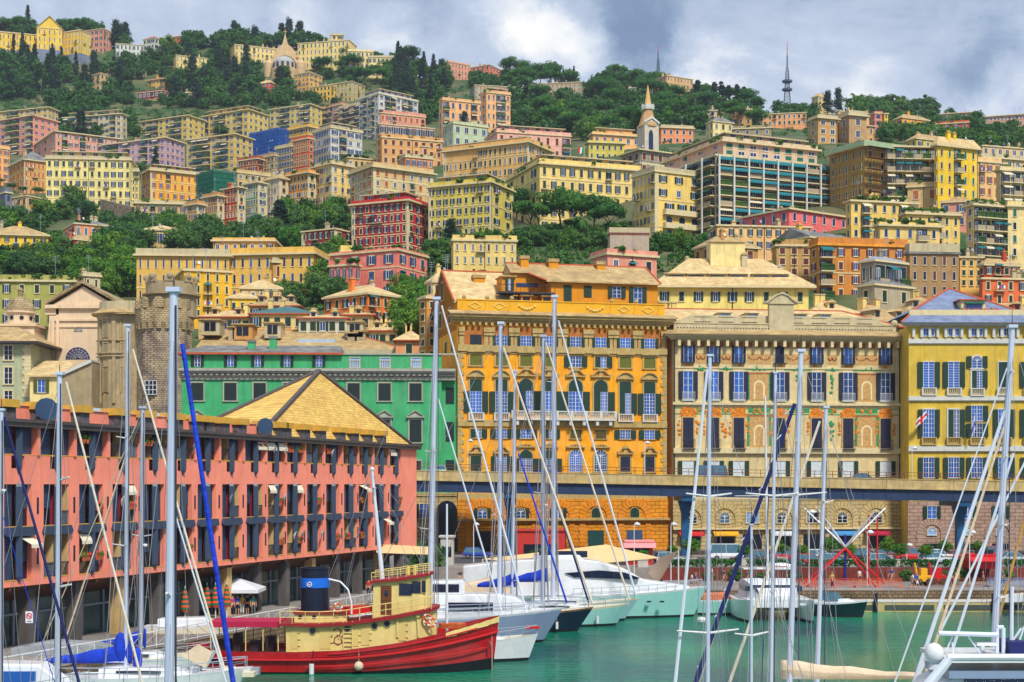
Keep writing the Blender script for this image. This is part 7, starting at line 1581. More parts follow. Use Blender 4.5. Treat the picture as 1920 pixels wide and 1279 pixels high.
for px,Y,tp,l,z in((1189,176,985,'before the teal shop door',QZ),(1258,176,985,'at the dark alley by the shade sail',QZ),(888,190,985,'before the leftmost amber arch',SZ),(1517,168,962,'left of the white crossed arms',QZ),(1626,168,1000,'between tripod and standing red poles',QZ),(1818,172,1000,'before the blue column',QZ),(1700,182,1024,'short one by the white minibus',SZ)):lamp(px,Y,tp,'slim white street lamp '+l,z)
for px,l in((877,'above the left amber windows'),(1209,'above the right amber windows'),(1710,'at the left corner of the lemon palace')):x=(px-HX)/F*207;lamp(px,207,{877:828,1209:832,1710:842}[px],'rusty road lamp on the elevated road '+l,dz(x)-.1)
# rope tripod attraction
STR,STW,STBL=M('steel_red',S(206,24,28),.45,.08),M('steel_white',S(228,230,236),.4,.05),M('steel_navy',S(36,40,130),.45,.1)
Yt=171.;T0=P(1585,1085,Yt);T0.z=QZ;t=thing('bungee_tripod','red tripod with four white arms forming a big cross over the quay','amusement ride',T0)
def tl(px,py,dy=0):return P(px,py,Yt+dy)-T0
MB().tube(tl(1585,1090),tl(1585,1003),.16,.12,8).build('pole',STBL,t)
for a,dy in(((1505,1092),1),((1512,1094),-4),((1643,1096),-4),((1660,1092),1)):e=tl(*a,dy);e.z=0;MB().tube(tl(1585,1028),e,.12,.1,6).build('leg',STR,t)
for a,dy in(((1508,953),2),((1531,951),-3),((1643,956),-3),((1660,953),2)):MB().tube(tl(1585,1026),tl(*a,dy),.13,.09,6).build('arm',STW,t)
for px in(1637,1653):MB().tube((tl(px,1000).x,2,0),(tl(px,965).x,2,tl(px,965).z),.09,.08,6).build('standing_pole',STR,t)
b=MB();[b.tube(tl(p,1040+(p%3)*6),tl(q,955),.02,.02,3)for p,q in((1600,1508),(1560,1660),(1570,1643),(1610,1531))];b.build('ropes',RAIL,t)
ORA=M('plastic_orange',S(232,92,36),.6,.15,2)
def barrier(px0,px1,Y,label,m=ORA,h=1.0,z=QZ):
 x0,x1=(px0-HX)/F*Y,(px1-HX)/F*Y;t=thing('barrier_fence',label,'fence',(x0,Y,z));b=MB();n=max(2,int((x1-x0)/2))
 for i in range(n+1):x=(x1-x0)*i/n;b.tube((x,0,0),(x,0,h),.04,.04,5);b.box(x-.3,x+.3,-.2,.2,0,.1)
 b.build('posts',m,t);b=MB()
 for k in range(5):b.box(0,x1-x0,-.02,.02,h*(.2+.18*k),h*(.2+.18*k)+.04)
 for i in range(int((x1-x0)/.25)):b.box(i*.25,i*.25+.03,-.015,.015,h*.2,h*.95)
 b.build('mesh_panel',m,t)
barrier(1492,1600,166.5,'orange net barrier before the left legs of the tripod');barrier(1604,1690,166.5,'orange net barrier before the right legs of the tripod');barrier(1740,1850,168,'brown lattice fence right of the strolling couple',M('lattice_brown',S(140,78,44),.8,.2,2));barrier(1850,1960,168,'blue and white striped fence at the right edge',M('fence_bluewhite',S(120,150,200),.7,.3,1))
barrier(1300,1500,177,'long rust-red railing at the back of the quay',RUST,1.1)
YE=M('machine_yellow',S(238,176,20),.5,.1,2)
def machine(px,Y,label,m,cat='machine'):
 t=thing('road_machine',label,cat,((px-HX)/F*Y,Y,QZ));b=MB();b.box(-.9,.9,-.6,.6,.45,1.1);b.box(-.3,.4,-.5,.5,1.1,1.9);b.build('body',m,t);MB().tube((-.6,0,1.1),(-.9,0,2.5),.12,.1,6).build('chute',m,t)
 for sx in(-.55,.55):o=MB();o.lathe([(.1,-.7),(.4,-.7),(.4,.7),(.1,.7)],12);o.xf(Matrix.Translation((sx,0,.4))@Matrix.Rotation(pi/2,4,'X'));o.build('wheel',TYRE,t)
machine(1730,170,'small yellow road machine beside the strolling couple',YE);machine(1757,171,'small red generator on wheels right of the yellow machine',STR)
# shade sail
SAILM,SAILD=M('canvas_beige',S(226,196,142),.85,.08,.5),M('canvas_dun',S(140,122,104),.85,.1,.5)
def sail(label,a,b_,c,d,sag,m):
 t=thing('shade_sail',label,'awning',(a[0],a[1],QZ));o0=t.location.copy();bb=MB();n=8;A,B_,C_,D_=(Vector(p)-o0 for p in(a,b_,c,d));g=[]
 for i in range(n+1):
  for j in range(n+1):u,v=i/n,j/n;p=A.lerp(B_,u).lerp(D_.lerp(C_,u),v);p.z-=sag*16*u*(1-u)*v*(1-v)+.0;g.append(p)
 bb.add(g,[(i*(n+1)+j,(i+1)*(n+1)+j,(i+1)*(n+1)+j+1,i*(n+1)+j+1)for i in range(n)for j in range(n)]);q=[p-Vector((0,0,.04))for p in g];bb.add(q,[(i*(n+1)+j,i*(n+1)+j+1,(i+1)*(n+1)+j+1,(i+1)*(n+1)+j)for i in range(n)for j in range(n)]);bb.build('canvas',m,t,smooth=True)
 pm=MB();[pm.tube((p.x,p.y,0),(p.x,p.y,p.z),.09,.07,6)for p in(A,B_)];pm.build('masts',RAILW,t)
sail('big beige shade sail rising to a point behind the large motor yacht',P(905,1048,174),P(1137,1021,172),P(1238,1046,168),P(1050,1064,166),.5,SAILM)
sail('dun triangular shade sail tip at the right of the beige one',P(1236,1046,168),P(1272,1032,166),P(1232,1096,164),P(1215,1075,165),.2,SAILD)
def kiosk(px0,px1,Y,top,label,m,aw=None):
 x0,x1=(px0-HX)/F*Y,(px1-HX)/F*Y;t=thing('kiosk',label,'kiosk',((x0+x1)/2,Y,SZ));w=(x1-x0)/2;H=CZ+(HY-top)/F*Y-SZ;MB().box(-w,w,0,3,0,H).build('wall',m,t);b=MB();b.box(-w-.2,w+.2,-.2,3.2,H,H+.2);b.build('roof',aw or m,t);b=MB();b.box(-w*.7,w*.7,-.05,.02,1,2.2);b.build('hatch',PANED,t)
 if aw:b=MB();b.add([(-w-.3,0,H),(w+.3,0,H),(w+.3,-1.4,H-.6),(-w-.3,-1.4,H-.6)],[(0,1,2,3)]);b.build('awning',aw,t)
kiosk(968,1060,192,996,'long red container bar behind the sailboats',M('paint_tomato',S(200,50,40),.6,.15));kiosk(1174,1224,184,1017,'small red kiosk with a pink scalloped awning',M('paint_tomato',None or S(200,50,40)),M('awning_pink',S(236,150,150),.8,.1))
kiosk(826,850,184,1008,'pale grey utility cabin near the tall grey mast',PLB);kiosk(1820,1870,176,1042,'red canopied stall over the hedge at the right',STR,STR)
def bush(px,Y,z,s_,label):
 t=thing('shrub',label,'shrub',((px-HX)/F*Y,Y,z));o=ob('foliage',CROWNS['broad',int(px)%4],t,(0,0,-.2));o.scale=(s_,s_,s_)
bush(795,176,SZ-1,2.6,'dark shrub against the right end of the coral building');bush(812,181,SZ-1,2.0,'lower dark shrub beside the first by the coral building');bush(1012,188,SZ,1.3,'small green shrub before the red container bar')
# pontoon and quay details
t=thing('pontoon','long low floating pontoon along the quay at the right','pontoon',(45,158,0));b=MB();b.box(-21,40,-1.5,1.5,-.3,.95,0);b.box(-21.05,40,-1.55,1.55,.95,1.05,1);b.build('float',[wm((190,176,120)),PLB],t)
for i in range(9):b=MB();b.box(-19+i*6,-14+i*6,-1.58,-1.5,.2,.7);b.build('fender_strip',M('fender_grey',S(70,80,72),.8),t)
for i in range(3):b=MB();x=-8+i*12;b.tube((x,-1.7,-.5),(x,-1.7,1.9),.22,.22,8);b.build('pile',PANED,t)
# moorings rail along left quay
ed0,ed1=Vector((-39.4,56.8,QZ)),Vector((-7.2,157.5,QZ));ev=(ed1-ed0).normalized();en=Vector((-ev.y,ev.x,0))*.6
t=thing('railing','white metal railing along the terrace edge under the coral building','railing',ed0);b=MB();L_=(ed1-ed0).length;n=56
for i in range(n+1):
 p=ev*(L_*i/n)+en;b.tube(p,p+Vector((0,0,1.1)),.035,.035,4)
 if i<n:q=ev*(L_*(i+1)/n)+en;b.tube(p+Vector((0,0,.15)),q+Vector((0,0,1.0)),.02,.02,3);b.tube(q+Vector((0,0,.15)),p+Vector((0,0,1.0)),.02,.02,3)
b.tube(en+Vector((0,0,1.1)),ev*L_+en+Vector((0,0,1.1)),.045,.045,5);b.tube(en+Vector((0,0,.15)),ev*L_+en+Vector((0,0,.15)),.03,.03,4);b.build('rails',RAILW,t)
def parasol(px,Y,label,folded=False,w=2.6,h=3.0,cols=None):
 x=(px-HX)/F*Y;t=thing('parasol',label,'parasol',(x,Y,QZ));MB().tube((0,0,0),(0,0,h),.05,.04,6).build('pole',RAILW,t);b=MB()
 if folded:
  n=10
  for i in range(n):b.lathe([(.34*(1-i/n)**.6*(1.05 if i else .7)+.05,.9+1.9*i/n),(.34*(1-(i+1)/n)**.6+.04,.9+1.9*(i+1)/n)],10,m=i%2)
  b.build('canvas',cols,t)
 else:b.add([(w*sx,w*sy,h-.9)for sx,sy in((-1,-1),(1,-1),(1,1),(-1,1))]+[(0,0,h)]+[(w*sx,w*sy,h-1.2)for sx,sy in((-1,-1),(1,-1),(1,1),(-1,1))],[(0,1,4),(1,2,4),(2,3,4),(3,0,4),(0,5,6,1),(1,6,7,2),(2,7,8,3),(3,8,5,0)]);b.build('canvas',cols or AWW,t)
parasol(446,133,'large white square parasol over people on the terrace',w=2.1,h=3.1,cols=STW)
OG=[M('canvas_orange',S(222,88,40),.8,.1),M('canvas_green',S(40,100,70),.8,.1)]
for px,Y,l in((347,124,'first from the left'),(388,128,'second from the left'),(404,128.5,'third from the left'),(425,129,'nearest the big white parasol')):parasol(px,Y,'folded orange and green striped parasol, '+l,True,cols=OG)
t=thing('terrace_awning','cream striped terrace awning at the far end of the coral building','awning',P(745,1030,160));b=MB();b.add([(-2.6,1.5,.5),(3.4,1.5,.2),(3.8,-1.6,-.5),(-2,-1.6,-.3)],[(0,1,2,3)]);b.build('canvas',SAILM,t);b=MB();[b.tube((x,-1.6,-.4),(x,-1.6,P(745,1030,160).z*-1+QZ),.05,.05,5)for x in(-1.9,.9,3.7)];b.build('posts',RAIL,t)
t=thing('no_smoking_sign','white no-smoking sign with a red ring on a pillar under the coral building','sign',P(55,1155,99));b=MB();b.box(-.24,.24,-.03,0,-.45,.3);b.build('plate',STW,t);b=MB();n=16
for i in range(n):a0,a1=2*pi*i/n,2*pi*(i+1)/n;b.prism([(.15*cos(a0),.15*sin(a0)),(.2*cos(a0),.2*sin(a0)),(.2*cos(a1),.2*sin(a1)),(.15*cos(a1),.15*sin(a1))],-.05,-.03,0)
b.prism([(-.13,.1),(-.1,.13),(.13,-.1),(.1,-.13)],-.055,-.03,0);b.box(-.12,.1,-.045,-.03,-.02,.02,1);b.box(-.15,.15,-.045,-.03,-.36,-.32,1);b.build('emblem',[STR,PANED],t)
# ---------------------------------------------------------------- people
SKIN=M('skin',S(214,158,122),.6,.05);HAIRM=[M('hair_dark',S(50,36,28),.7,.1),M('hair_blond',S(170,130,70),.7,.1)]
_pm2={}
def skinned(name,pts,edges,radii,mat,parent):
 key=name
 if key not in _pm2:me=bpy.data.meshes.new(name);me.from_pydata(pts,edges,[]);me.materials.append(mat);_pm2[key]=None
 else:me=bpy.data.meshes.new(name);me.from_pydata(pts,edges,[]);me.materials.append(mat)
 o=ob(name,me,parent);md=o.modifiers.new('skin','SKIN');sv=me.skin_vertices[0].data
 for i,r in enumerate(radii):sv[i].radius=(r,r)if not isinstance(r,tuple)else r;sv[i].use_root=i==0
 s_=o.modifiers.new('sub','SUBSURF');s_.levels=s_.render_levels=1;md.use_smooth_shade=True;return o
def person(px,Y,label,shirt,legs,rz=0.,pose='walk',hair=0,z=QZ,pack=None):
 x=(px-HX)/F*Y;t=thing('person',label,'person',(x,Y,z),rz);st=.28 if pose=='walk' else .05
 J=[(0,0,.98),(0,0,1.18),(0,0,1.38),(0,0,1.50),(0,-.01,1.60),(0,-.02,1.70)];R_=[(.15,.11),(.13,.10),(.17,.11),.055,.085,.07];E=[(0,1),(1,2),(2,3),(3,4),(4,5)]
 def chain(start,pts,rr):
  p=start
  for q,r in zip(pts,rr):J.append(q);R_.append(r);E.append((p,len(J)-1));p=len(J)-1
  return p
 for sg in(-1,1):
  fy_=-st*sg;chain(0,[(sg*.1,0,.92),(sg*.11,fy_*.5-.03,.5),(sg*.11,fy_+.02,.09),(sg*.12,fy_-.13,.04)],[.095,.06,.042,.035])
  ay=st*sg*.8;h=chain(2,[(sg*.19,0,1.40),(sg*.24,ay*.4+.03,1.12),(sg*.25,ay-.06,.87),(sg*.25,ay-.08,.79)],[.06,.045,.032,(.035,.018)])
  for k in range(4):f0=(sg*.25,ay-.115+k*.022,.74);chain(h,[f0,(sg*.24,ay-.115+k*.022,.70-(.01 if k in(1,2)else 0)),(sg*.225,ay-.11+k*.022,.675)],[.009,.009,.008])
  chain(h,[(sg*.235,ay-.13,.775),(sg*.225,ay-.14,.74)],[.011,.009])
 skinned('body',J,E,R_,SKIN,t)
 b=MB();b.ball((0,-.015,1.66),.105,8,0,1,1.1,1.15);b.v=[(x_,max(y_,-.045)if z_<1.70 else y_,z_)for x_,y_,z_ in b.v];b.build('hair',HAIRM[hair],t,smooth=True)
 b=MB();b.ball((-.03,-.1,1.655),.012,4,1);b.ball((.03,-.1,1.655),.012,4,1);b.tube((0,-.09,1.66),(0,-.125,1.63),.01,.016,5,0);b.box(-.025,.025,-.105,-.095,1.595,1.603,1);b.ball((-.09,-.01,1.64),.022,4,0,.5);b.ball((.09,-.01,1.64),.022,4,0,.5);b.build('face',[SKIN,PANED],t)
 sp=[(0,0,1.0),(0,0,1.18),(0,0,1.40),(0,0,1.46)];se=[(0,1),(1,2),(2,3)];sr=[(.165,.125),(.15,.12),(.19,.13),.08]
 for sg in(-1,1):ay=st*sg*.8;n=len(sp);sp+=[(sg*.19,0,1.41),(sg*.235,ay*.3+.02,1.2)];se+=[(2,n),(n,n+1)];sr+=[.075,.062]
 skinned('shirt',sp,se,sr,shirt,t)
 sp=[(0,0,1.0),(0,0,.94)];se=[(0,1)];sr=[(.16,.125),(.15,.12)];low=.52 if legs[1]else .12
 for sg in(-1,1):
  fy_=-st*sg;n=len(sp);k=(.92-low)/.83;sp+=[(sg*.1,0,.9),(sg*.11,fy_*k-.02,low)];se+=[(1,n),(n,n+1)];sr+=[.105,.085 if legs[1]else .065]
 skinned('shorts' if legs[1]else 'trousers',sp,se,sr,legs[0],t)
 if pack:b=MB();b.box(-.15,.15,.11,.28,1.02,1.45);b.ball((0,.2,1.45),.15,6,0,1,.55,.4);b.build('backpack',pack,t)
 return t
CL=lambda n,*c:M('cloth_'+n,S(*c),.85,.08,3)
WHT,NAV,BLU,KHA,TEA,GRY_,YLW,PNK=CL('white',226,228,230),CL('navy',30,36,70),CL('blue',40,100,200),CL('khaki',150,140,110),CL('teal',40,130,130),CL('grey',96,100,106),CL('yellow',236,200,60),CL('magenta',190,60,130)
person(1297,164,'person in a white shirt and grey shorts strolling on the quay, left of a pair',WHT,(GRY_,True),pi/2);person(1304.5,164.6,'person in a blue top with pale shorts strolling on the quay, right of a pair',BLU,(KHA,True),pi/2,hair=1)
person(1711,164,'person in a white shirt and dark shorts walking by the yellow machine',WHT,(GRY_,True),pi/2);person(1720,164.4,'person with a blue backpack beside the walker in white',BLU,(WHT,True),pi/2,hair=1,pack=BLU)
person(1357,171.5,'person in dark clothes with a backpack and pale cap walking on the quay',NAV,(KHA,False),pi/2,pack=NAV);person(1784,169,'person in navy clothes standing by the lattice fence',NAV,(NAV,False),0,'stand');person(1795,169,'person in a yellow vest standing by the lattice fence',YLW,(TEA,False),0,'stand')
person(445,131.5,'person in blue standing under the white parasol, leftmost',BLU,(NAV,True),.2,'stand');person(454,132,'person in yellow and white trousers under the white parasol',YLW,(WHT,False),0,'stand',1);person(464,132,'person in black under the white parasol',NAV,(NAV,True),-.3,'stand');person(475,131.5,'person in teal standing under the white parasol, rightmost',TEA,(GRY_,False),.4,'stand');person(436,131,'person in magenta left of the parasol group',PNK,(NAV,False),1,'stand')
person(1449,188,'person in dark clothes on the street behind the catamaran',NAV,(NAV,False),0,'stand',z=SZ);person(691,153,'person in red on the far terrace behind the tug',CL('red',200,40,50),(NAV,False),0,'stand')
for i,(px,Y,l,sh_,lg,rz)in enumerate(((1240,168,'in grey right under the shade sail tip',GRY_,(NAV,False),1.2),(1228,167.5,'in red sitting area left of the shade sail tip',CL('red',200,40,50),(KHA,True),.3),(1402,170,'in teal on the quay left of the catamaran mast',TEA,(GRY_,False),-1.4),(1560,165.5,'in yellow beside the left tripod leg',YLW,(NAV,False),2),(1612,172,'in white inside the tripod',WHT,(NAV,True),.5),(1672,174,'in blue by the end of the orange barrier',BLU,(KHA,False),-1.2),(1843,169.5,'in magenta behind the striped fence',PNK,(GRY_,True),1.4),(1880,170,'in grey at the striped fence near the right edge',GRY_,(NAV,False),-1.5),(1335,176,'in white by the rust-red railing',WHT,(KHA,True),1.5),(862,170,'in navy near the grey utility cabin',NAV,(KHA,False),.4),(760,163,'in teal at the far terrace awning',TEA,(NAV,False),.1))):
 person(px,Y,'person '+l,sh_,lg,rz,'walk' if i%2 else 'stand',i%2)
for i,(px,Y,s_,l)in enumerate(((1330,177,.9,'first along the red wall right of the shade sail'),(1380,177,1.1,'second along the red wall, behind the backpacker'),(1425,177.3,.8,'third along the red wall, left of the catamaran'),(1490,177,1.0,'fourth along the red wall, right of the catamaran'),(1700,177,1.0,'at the red wall between barrier and strolling pair'),(1765,177,.9,'at the red wall behind the machines'),(1800,177,1.1,'at the red wall left of the blue column'),(1890,177,1.0,'at the red wall by the right edge'))):
 bush(px,Y,QZ,s_,'low green shrub '+l)
hedge(1300,1390,179.6,'clipped hedge on the red wall behind the backpacker');hedge(1400,1505,179.6,'clipped hedge on the red wall behind the catamaran');hedge(1688,1760,179.6,'clipped hedge on the red wall behind the yellow machine')
# ---------------------------------------------------------------- boats
GEL=M('gelcoat_white',S(228,232,236),.22,.08,1,spec=.6,streak=.1);GELC=M('gelcoat_cream',S(224,214,186),.3,.06,1);GRYB=M('hull_greyblue',S(136,156,186),.3,.06,1);NAVB=M('hull_navy',S(24,40,62),.2,.1,1);AQU=M('hull_aqua',S(150,206,200),.3,.06,1)
BOOT=M('antifoul_black',S(26,28,36),.6);TEAK=M('teak',S(176,126,78),.7,.15,3,kind='slat');ALU=M('mast_alloy',S(204,214,234),.38,.06,.6,metal=.15);ALUD=M('mast_alloy_dull',S(176,186,204),.45,.08,.6);TINT=M('tinted_glass',S(26,36,62),.08,.2,1,spec=.8)
CVB=M('canvas_blue',S(16,60,196),.8,.3,1.6,bump=.8);CVN=M('canvas_navy',S(24,34,96),.8,.1,3);CVW=M('sailcloth_white',S(224,214,196),.8,.08,2,bump=.3);CVWH=M('sailcloth_bright',S(214,222,234),.7,.05,2);CVC=M('canvas_cream',S(222,200,170),.85,.1,2,bump=.4);ROPE=M('rope',S(190,180,156),.8,.1,4);WIRE=M('wire_steel',S(150,150,156),.4,.1,1)
SS=M('stainless',S(190,198,208),.25,.05,1,metal=.5)
def hull(L_,B_,h0,hb,ha=None,tw=.75,rake=.12,draft=.5,flare=.12,full=.45,mats=None,strip=None,n=18,boot=.22,botx=0):
 """Hull along +x (bow), waterline at z=0. Rows: keel, bilge, boot top, side, sheer."""
 ha=h0 if ha is None else ha;b=MB();secs=[]
 for i in range(n+1):
  t=i/n;x=-L_/2+L_*t;w=B_/2*((tw+(1-tw)*sin(pi/2*t/full))if t<full else max(.01,(1-((t-full)/(1-full))**2.3))**.8)
  z=h0+(hb-h0)*max(0,(t-.3)/.7)**2+(ha-h0)*max(0,(.4-t)/.4)**2;r=[]
  for fw,zz in((.0,-draft),(.6,-draft*.6),(1-flare,.0),(1-flare*.8,boot),(1-flare*.35,boot+(z-boot)*.55),(.985,z-.16),(1,z)):
   k=(1-(zz+draft)/(z+draft));xx=x-rake*L_*max(0,(t-.55)/.45)**1.5*k;r.append((xx,w*fw*(1-(0 if t<.6 else(t-.6)*.8*k)),zz))
  secs.append(r)
 m=len(secs[0])
 for sg in(1,-1):
  o=len(b.v);b.v+=[(x,y*sg,z)for r in secs for x,y,z in r]
  for i in range(n):
   for j in range(m-1):
    q=(o+i*m+j,o+(i+1)*m+j,o+(i+1)*m+j+1,o+i*m+j+1);b.f.append(q if sg<0 else q[::-1]);b.m.append(1 if j<3 else(2 if j==5 else 0))
 o=len(b.v);b.v+=[(r[-1][0],r[-1][1],r[-1][2]-.03)for r in secs]+[(r[-1][0],-r[-1][1],r[-1][2]-.03)for r in secs]
 for i in range(n):b.f.append((o+i,o+n+1+i,o+n+2+i,o+i+1));b.m.append(3)
 r=secs[0];b.add([(x,y,z)for x,y,z in r]+[(x,-y,z)for x,y,z in r][::-1],[tuple(range(2*m))],0)
 b.sheer=lambda t:h0+(hb-h0)*max(0,(t-.3)/.7)**2+(ha-h0)*max(0,(.4-t)/.4)**2
 b.half=lambda t:B_/2*((tw+(1-tw)*sin(pi/2*t/full))if t<full else max(.01,(1-((t-full)/(1-full))**2.3))**.8)
 return b
def rails(hb_,L_,h,t0,t1,parent,name='guard_rail',m=None,n=14,inset=.93):
 for sg in(-1,1):
  b=MB();pts=[(-L_/2+L_*(t0+(t1-t0)*i/n),sg*hb_.half(t0+(t1-t0)*i/n)*inset,hb_.sheer(t0+(t1-t0)*i/n))for i in range(n+1)]
  b.path([(x,y,z+h)for x,y,z in pts],.028,4);b.path([(x,y,z+h*.5)for x,y,z in pts],.015,3)
  for x,y,z in pts[::2]:b.tube((x,y,z),(x,y,z+h),.024,.024,4)
  b.build(name,m or SS,parent)
def cabin(secs,m,parent,name='cabin',mats=None):
 b=MB();loft(b,[[(x,-w,z0),(x,-w*.92,z1-.12),(x,-w*.8,z1),(x,w*.8,z1),(x,w*.92,z1-.12),(x,w,z0)]for x,w,z0,z1 in secs]);return b.build(name,m,parent)
def sailboat(label,top,low,Y,wpx,bow=None,L_=12,B_=3.6,h=1.3,hm=None,stays=(),spr=(),cover=None,dirn=1,mastm=None,hullx=None,deckm=None,Ydir=0,boomlen=4.6,shrouds=2,group=None,rad=None,cab=True,strip=None,name='sailboat',boomz=None,ch=1.):
 T=P(*top,Y);Lw=P(*low,Y);d=Lw-T;base=T+d*((h+.1-T.z)/d.z)
 hx=base.x+dirn*L_*.08 if hullx is None else hullx
 if bow is not None:hx=bow-dirn*L_/2
 t=thing(name,label,'sailboat',(hx,Y,0),0 if dirn>0 else pi,group)
 inv=(lambda p:(Vector((p[0]-hx,p[1]-Y,p[2]))if dirn>0 else Vector((-(p[0]-hx),-(p[1]-Y),p[2]))))
 hb_=hull(L_,B_,h,h+.55,mats=None);hb_.build('hull',[hm or GEL,BOOT,strip or(hm or GEL),deckm or GELC],t,smooth=False)
 if cab:cabin([(-L_*.18,B_*.3,h-.05,h+.5),(-L_*.1,B_*.3,h-.05,h+.62),(L_*.12,B_*.27,h,h+.5),(L_*.24,B_*.2,h,h+.15)],GEL,t);b=MB();b.box(-L_*.1,L_*.1,-B_*.3,B_*.3,h+.25,h+.4);b.build('cabin_window',TINT,t)
 rails(hb_,L_,.62,.02,.97,t)
 if Y>90:
  for f_ in(.25,.45,.62,.78):x=-L_/2+L_*f_;y=-dirn*(hb_.half(f_)+.12);m=MB();m.tube((x,y,.35),(x,y,.95),.13,.13,7);m.tube((x,y,.95),(x,y*.95,hb_.sheer(f_)+.5),.015,.015,3);m.build('fender',RAILW if f_!=.45 else CVN,t)
 r=wpx/F*Y/2;a_,b_=inv(T),inv(base);m=MB();m.tube(b_,a_,r,r*.8,10);m.box(a_.x-r*1.3,a_.x+r*1.3,-r*1.2,r*1.2,a_.z,a_.z+r*.9);m.build('mast',mastm or ALU,t,smooth=False)
 m=MB();m.box(a_.x+r*.55-.02,a_.x+r*.55+.02,-r*1.05,-r*.8,b_.z+1,a_.z-.3);m.tube((a_.x,0,a_.z),(a_.x,0,a_.z+(.9 if Y>60 else .35)),.02,.01,4);m.build('sail_track',M('track_dark',S(50,56,76),.5),t)
 for i,(py,w1,w2)in enumerate(spr):
  p=inv(T+d*((P(0,py,Y).z-T.z)/d.z));k=Y/F*1.;m=MB();dx=-1 if dirn<0 else 1
  m.tube(p,p+Vector((dx*w2*k,-.35,.12)),.05,.03,5);m.tube(p,p+Vector((-dx*w1*k,.35,.12)),.05,.03,5);m.build('spreader',RAILW,t)
 bz=b_.z+.75 if boomz is None else boomz;m=MB();m.tube((b_.x,0,bz),(b_.x-boomlen,0,bz+.1),.1,.08,7);m.build('boom',mastm or ALU,t)
 if cover is not None:
  m=MB();n=9;secs=[]
  for i in range(n+1):
   f_=i/n;x=b_.x+.35-f_*(boomlen+.2);hh=(1.0*(1-f_)**1.2+.32)*ch+.05*sin(f_*17);secs.append([(x,.16*cos(q),bz-.12+hh*.5+hh*.5*sin(q))for q in[2*pi*j/8 for j in range(9)]])
  loft(m,secs);m.build('sail_cover',cover,t,smooth=True)
 for(p1,p2,w_,m_)in stays:
  A,B2=inv(P(*p1,Y)),inv(P(*p2,Y));k=w_/F*Y/2
  if B2.z>h+1.2:B2=A+(B2-A)*((h+.9-A.z)/(B2.z-A.z))
  m=MB();m.tube(A,B2,k*.8,k*1.1,6);m.build('furled_sail' if w_>3 else 'stay',m_,t)
 m=MB();ht=a_.z-.3
 for f_ in([.0]+([.42]if shrouds>1 else[])):
  for sg in(-1,1):
   for q in(-.9,.5):m.tube((a_.x*(1-f_)+b_.x*f_,0,ht*(1-f_)+b_.z*f_),(b_.x+q,sg*B_*.46,h),.012*Y/60,.012*Y/60,3)
 m.tube((a_.x,0,ht),(-L_/2+.2,0,h+.3),.012*Y/60,.012*Y/60,3)
 m.build('rigging',WIRE,t)
 if rad:m=MB();p=a_.lerp(b_,rad);m.lathe([(.03,-.1),(.15,-.09),(.18,0),(.15,.09),(.03,.1)],10,(p.x+.25,-.1,p.z));m.build('radar',RAILW,t)
 return t,inv,hb_
X_=lambda px,Y:(px-HX)/F*Y
# near boats, hulls below the frame; only the rigs rise into it
sailboat('sailboat with the tallest mast at the left and a bright blue furled sail',(326,548),(317,1279),34,20,L_=11.5,stays=(((342,645),(437,1279),11,CVB),((329,966),(419,1263),4,CVWH)),spr=((1120,0,0),),hm=GEL,dirn=1,boomlen=4)
sailboat('sailboat with a grey mast at x-shaped stays left of the tallest mast',(112,703),(108,1279),52,12,L_=11,stays=(((124,716),(263,1266),5,CVW),),spr=((901,0,24),(1101,0,30)),dirn=1,rad=.72)
sailboat('sailboat whose mast stands at the left frame edge with a navy furled sail',(3,770),(2,1279),46,9,L_=10,stays=(((8,782),(148,1279),6,CVN),((0,950),(90,1240),1.6,CVB)),spr=((926,0,10),),dirn=1)
t,inv,hb_=sailboat('white sailboat with royal blue sail covers at the bottom left',(240,612),(236,1265),94,9,L_=13.5,bow=X_(474,94),stays=(((249,655),(423,1263),4.5,CVW),((297,850),(235,857),.01,ROPE)),spr=((1024,30,0),(822,24,0)),cover=CVB,boomlen=5,deckm=GEL)
b=MB();b.ball((inv(P(226,1210,94)).x,0,inv(P(226,1214,94)).z),.75,8,0,.55,.35,1.25);b.ball((inv(P(260,1230,94)).x,-.3,inv(P(260,1236,94)).z),.7,8,0,.42,.35,1.1);b.build('rolled_sail',CVB,t,smooth=True)
b=MB();r=random.Random(3)
for i in range(16):p=inv(P(r.uniform(290,470),1250,94));b.box(p.x,p.x+r.uniform(.2,.8),r.uniform(-1,.5),r.uniform(.6,1.2),1.3,1.3+r.uniform(.2,.55),i%3)
b.build('deck_gear',[GEL,GELC,GREYM],t)
b=MB();b.add([inv(P(338,1230,94)),inv(P(372,1208,94)),inv(P(398,1222,94)),inv(P(385,1252,94))],[(0,1,2,3)]);b.build('spray_hood',CVC,t)
sailboat('sailboat with a shorter dull mast behind the blue sail covers',(268,766),(264,1205),104,10,L_=11,h=1.2,cover=CVB,stays=(((262,780),(232,850),2,ROPE),((235,857),(127,1186),3,CVC)),mastm=ALUD,spr=((1006,20,20),),boomlen=3.4,rad=.55,hullx=X_(255,104))
t=thing('motor_launch','white launch with blue-framed windows in the bottom left corner','boat',(X_(40,84),84,0));hb_=hull(8,2.9,1.6,2.2);hb_.build('hull',[GEL,BOOT,CVB,GEL],t);cabin([(-2.6,1.1,1.6,2.6),(-1.5,1.1,1.6,3.3),(1.2,1.0,1.6,3.25),(2.8,.8,1.7,2.0)],GEL,t);b=MB();b.box(-2,1.1,-1.16,1.16,2.3,2.9);b.build('window',PANE,t);rails(hb_,8,.6,.05,.95,t)
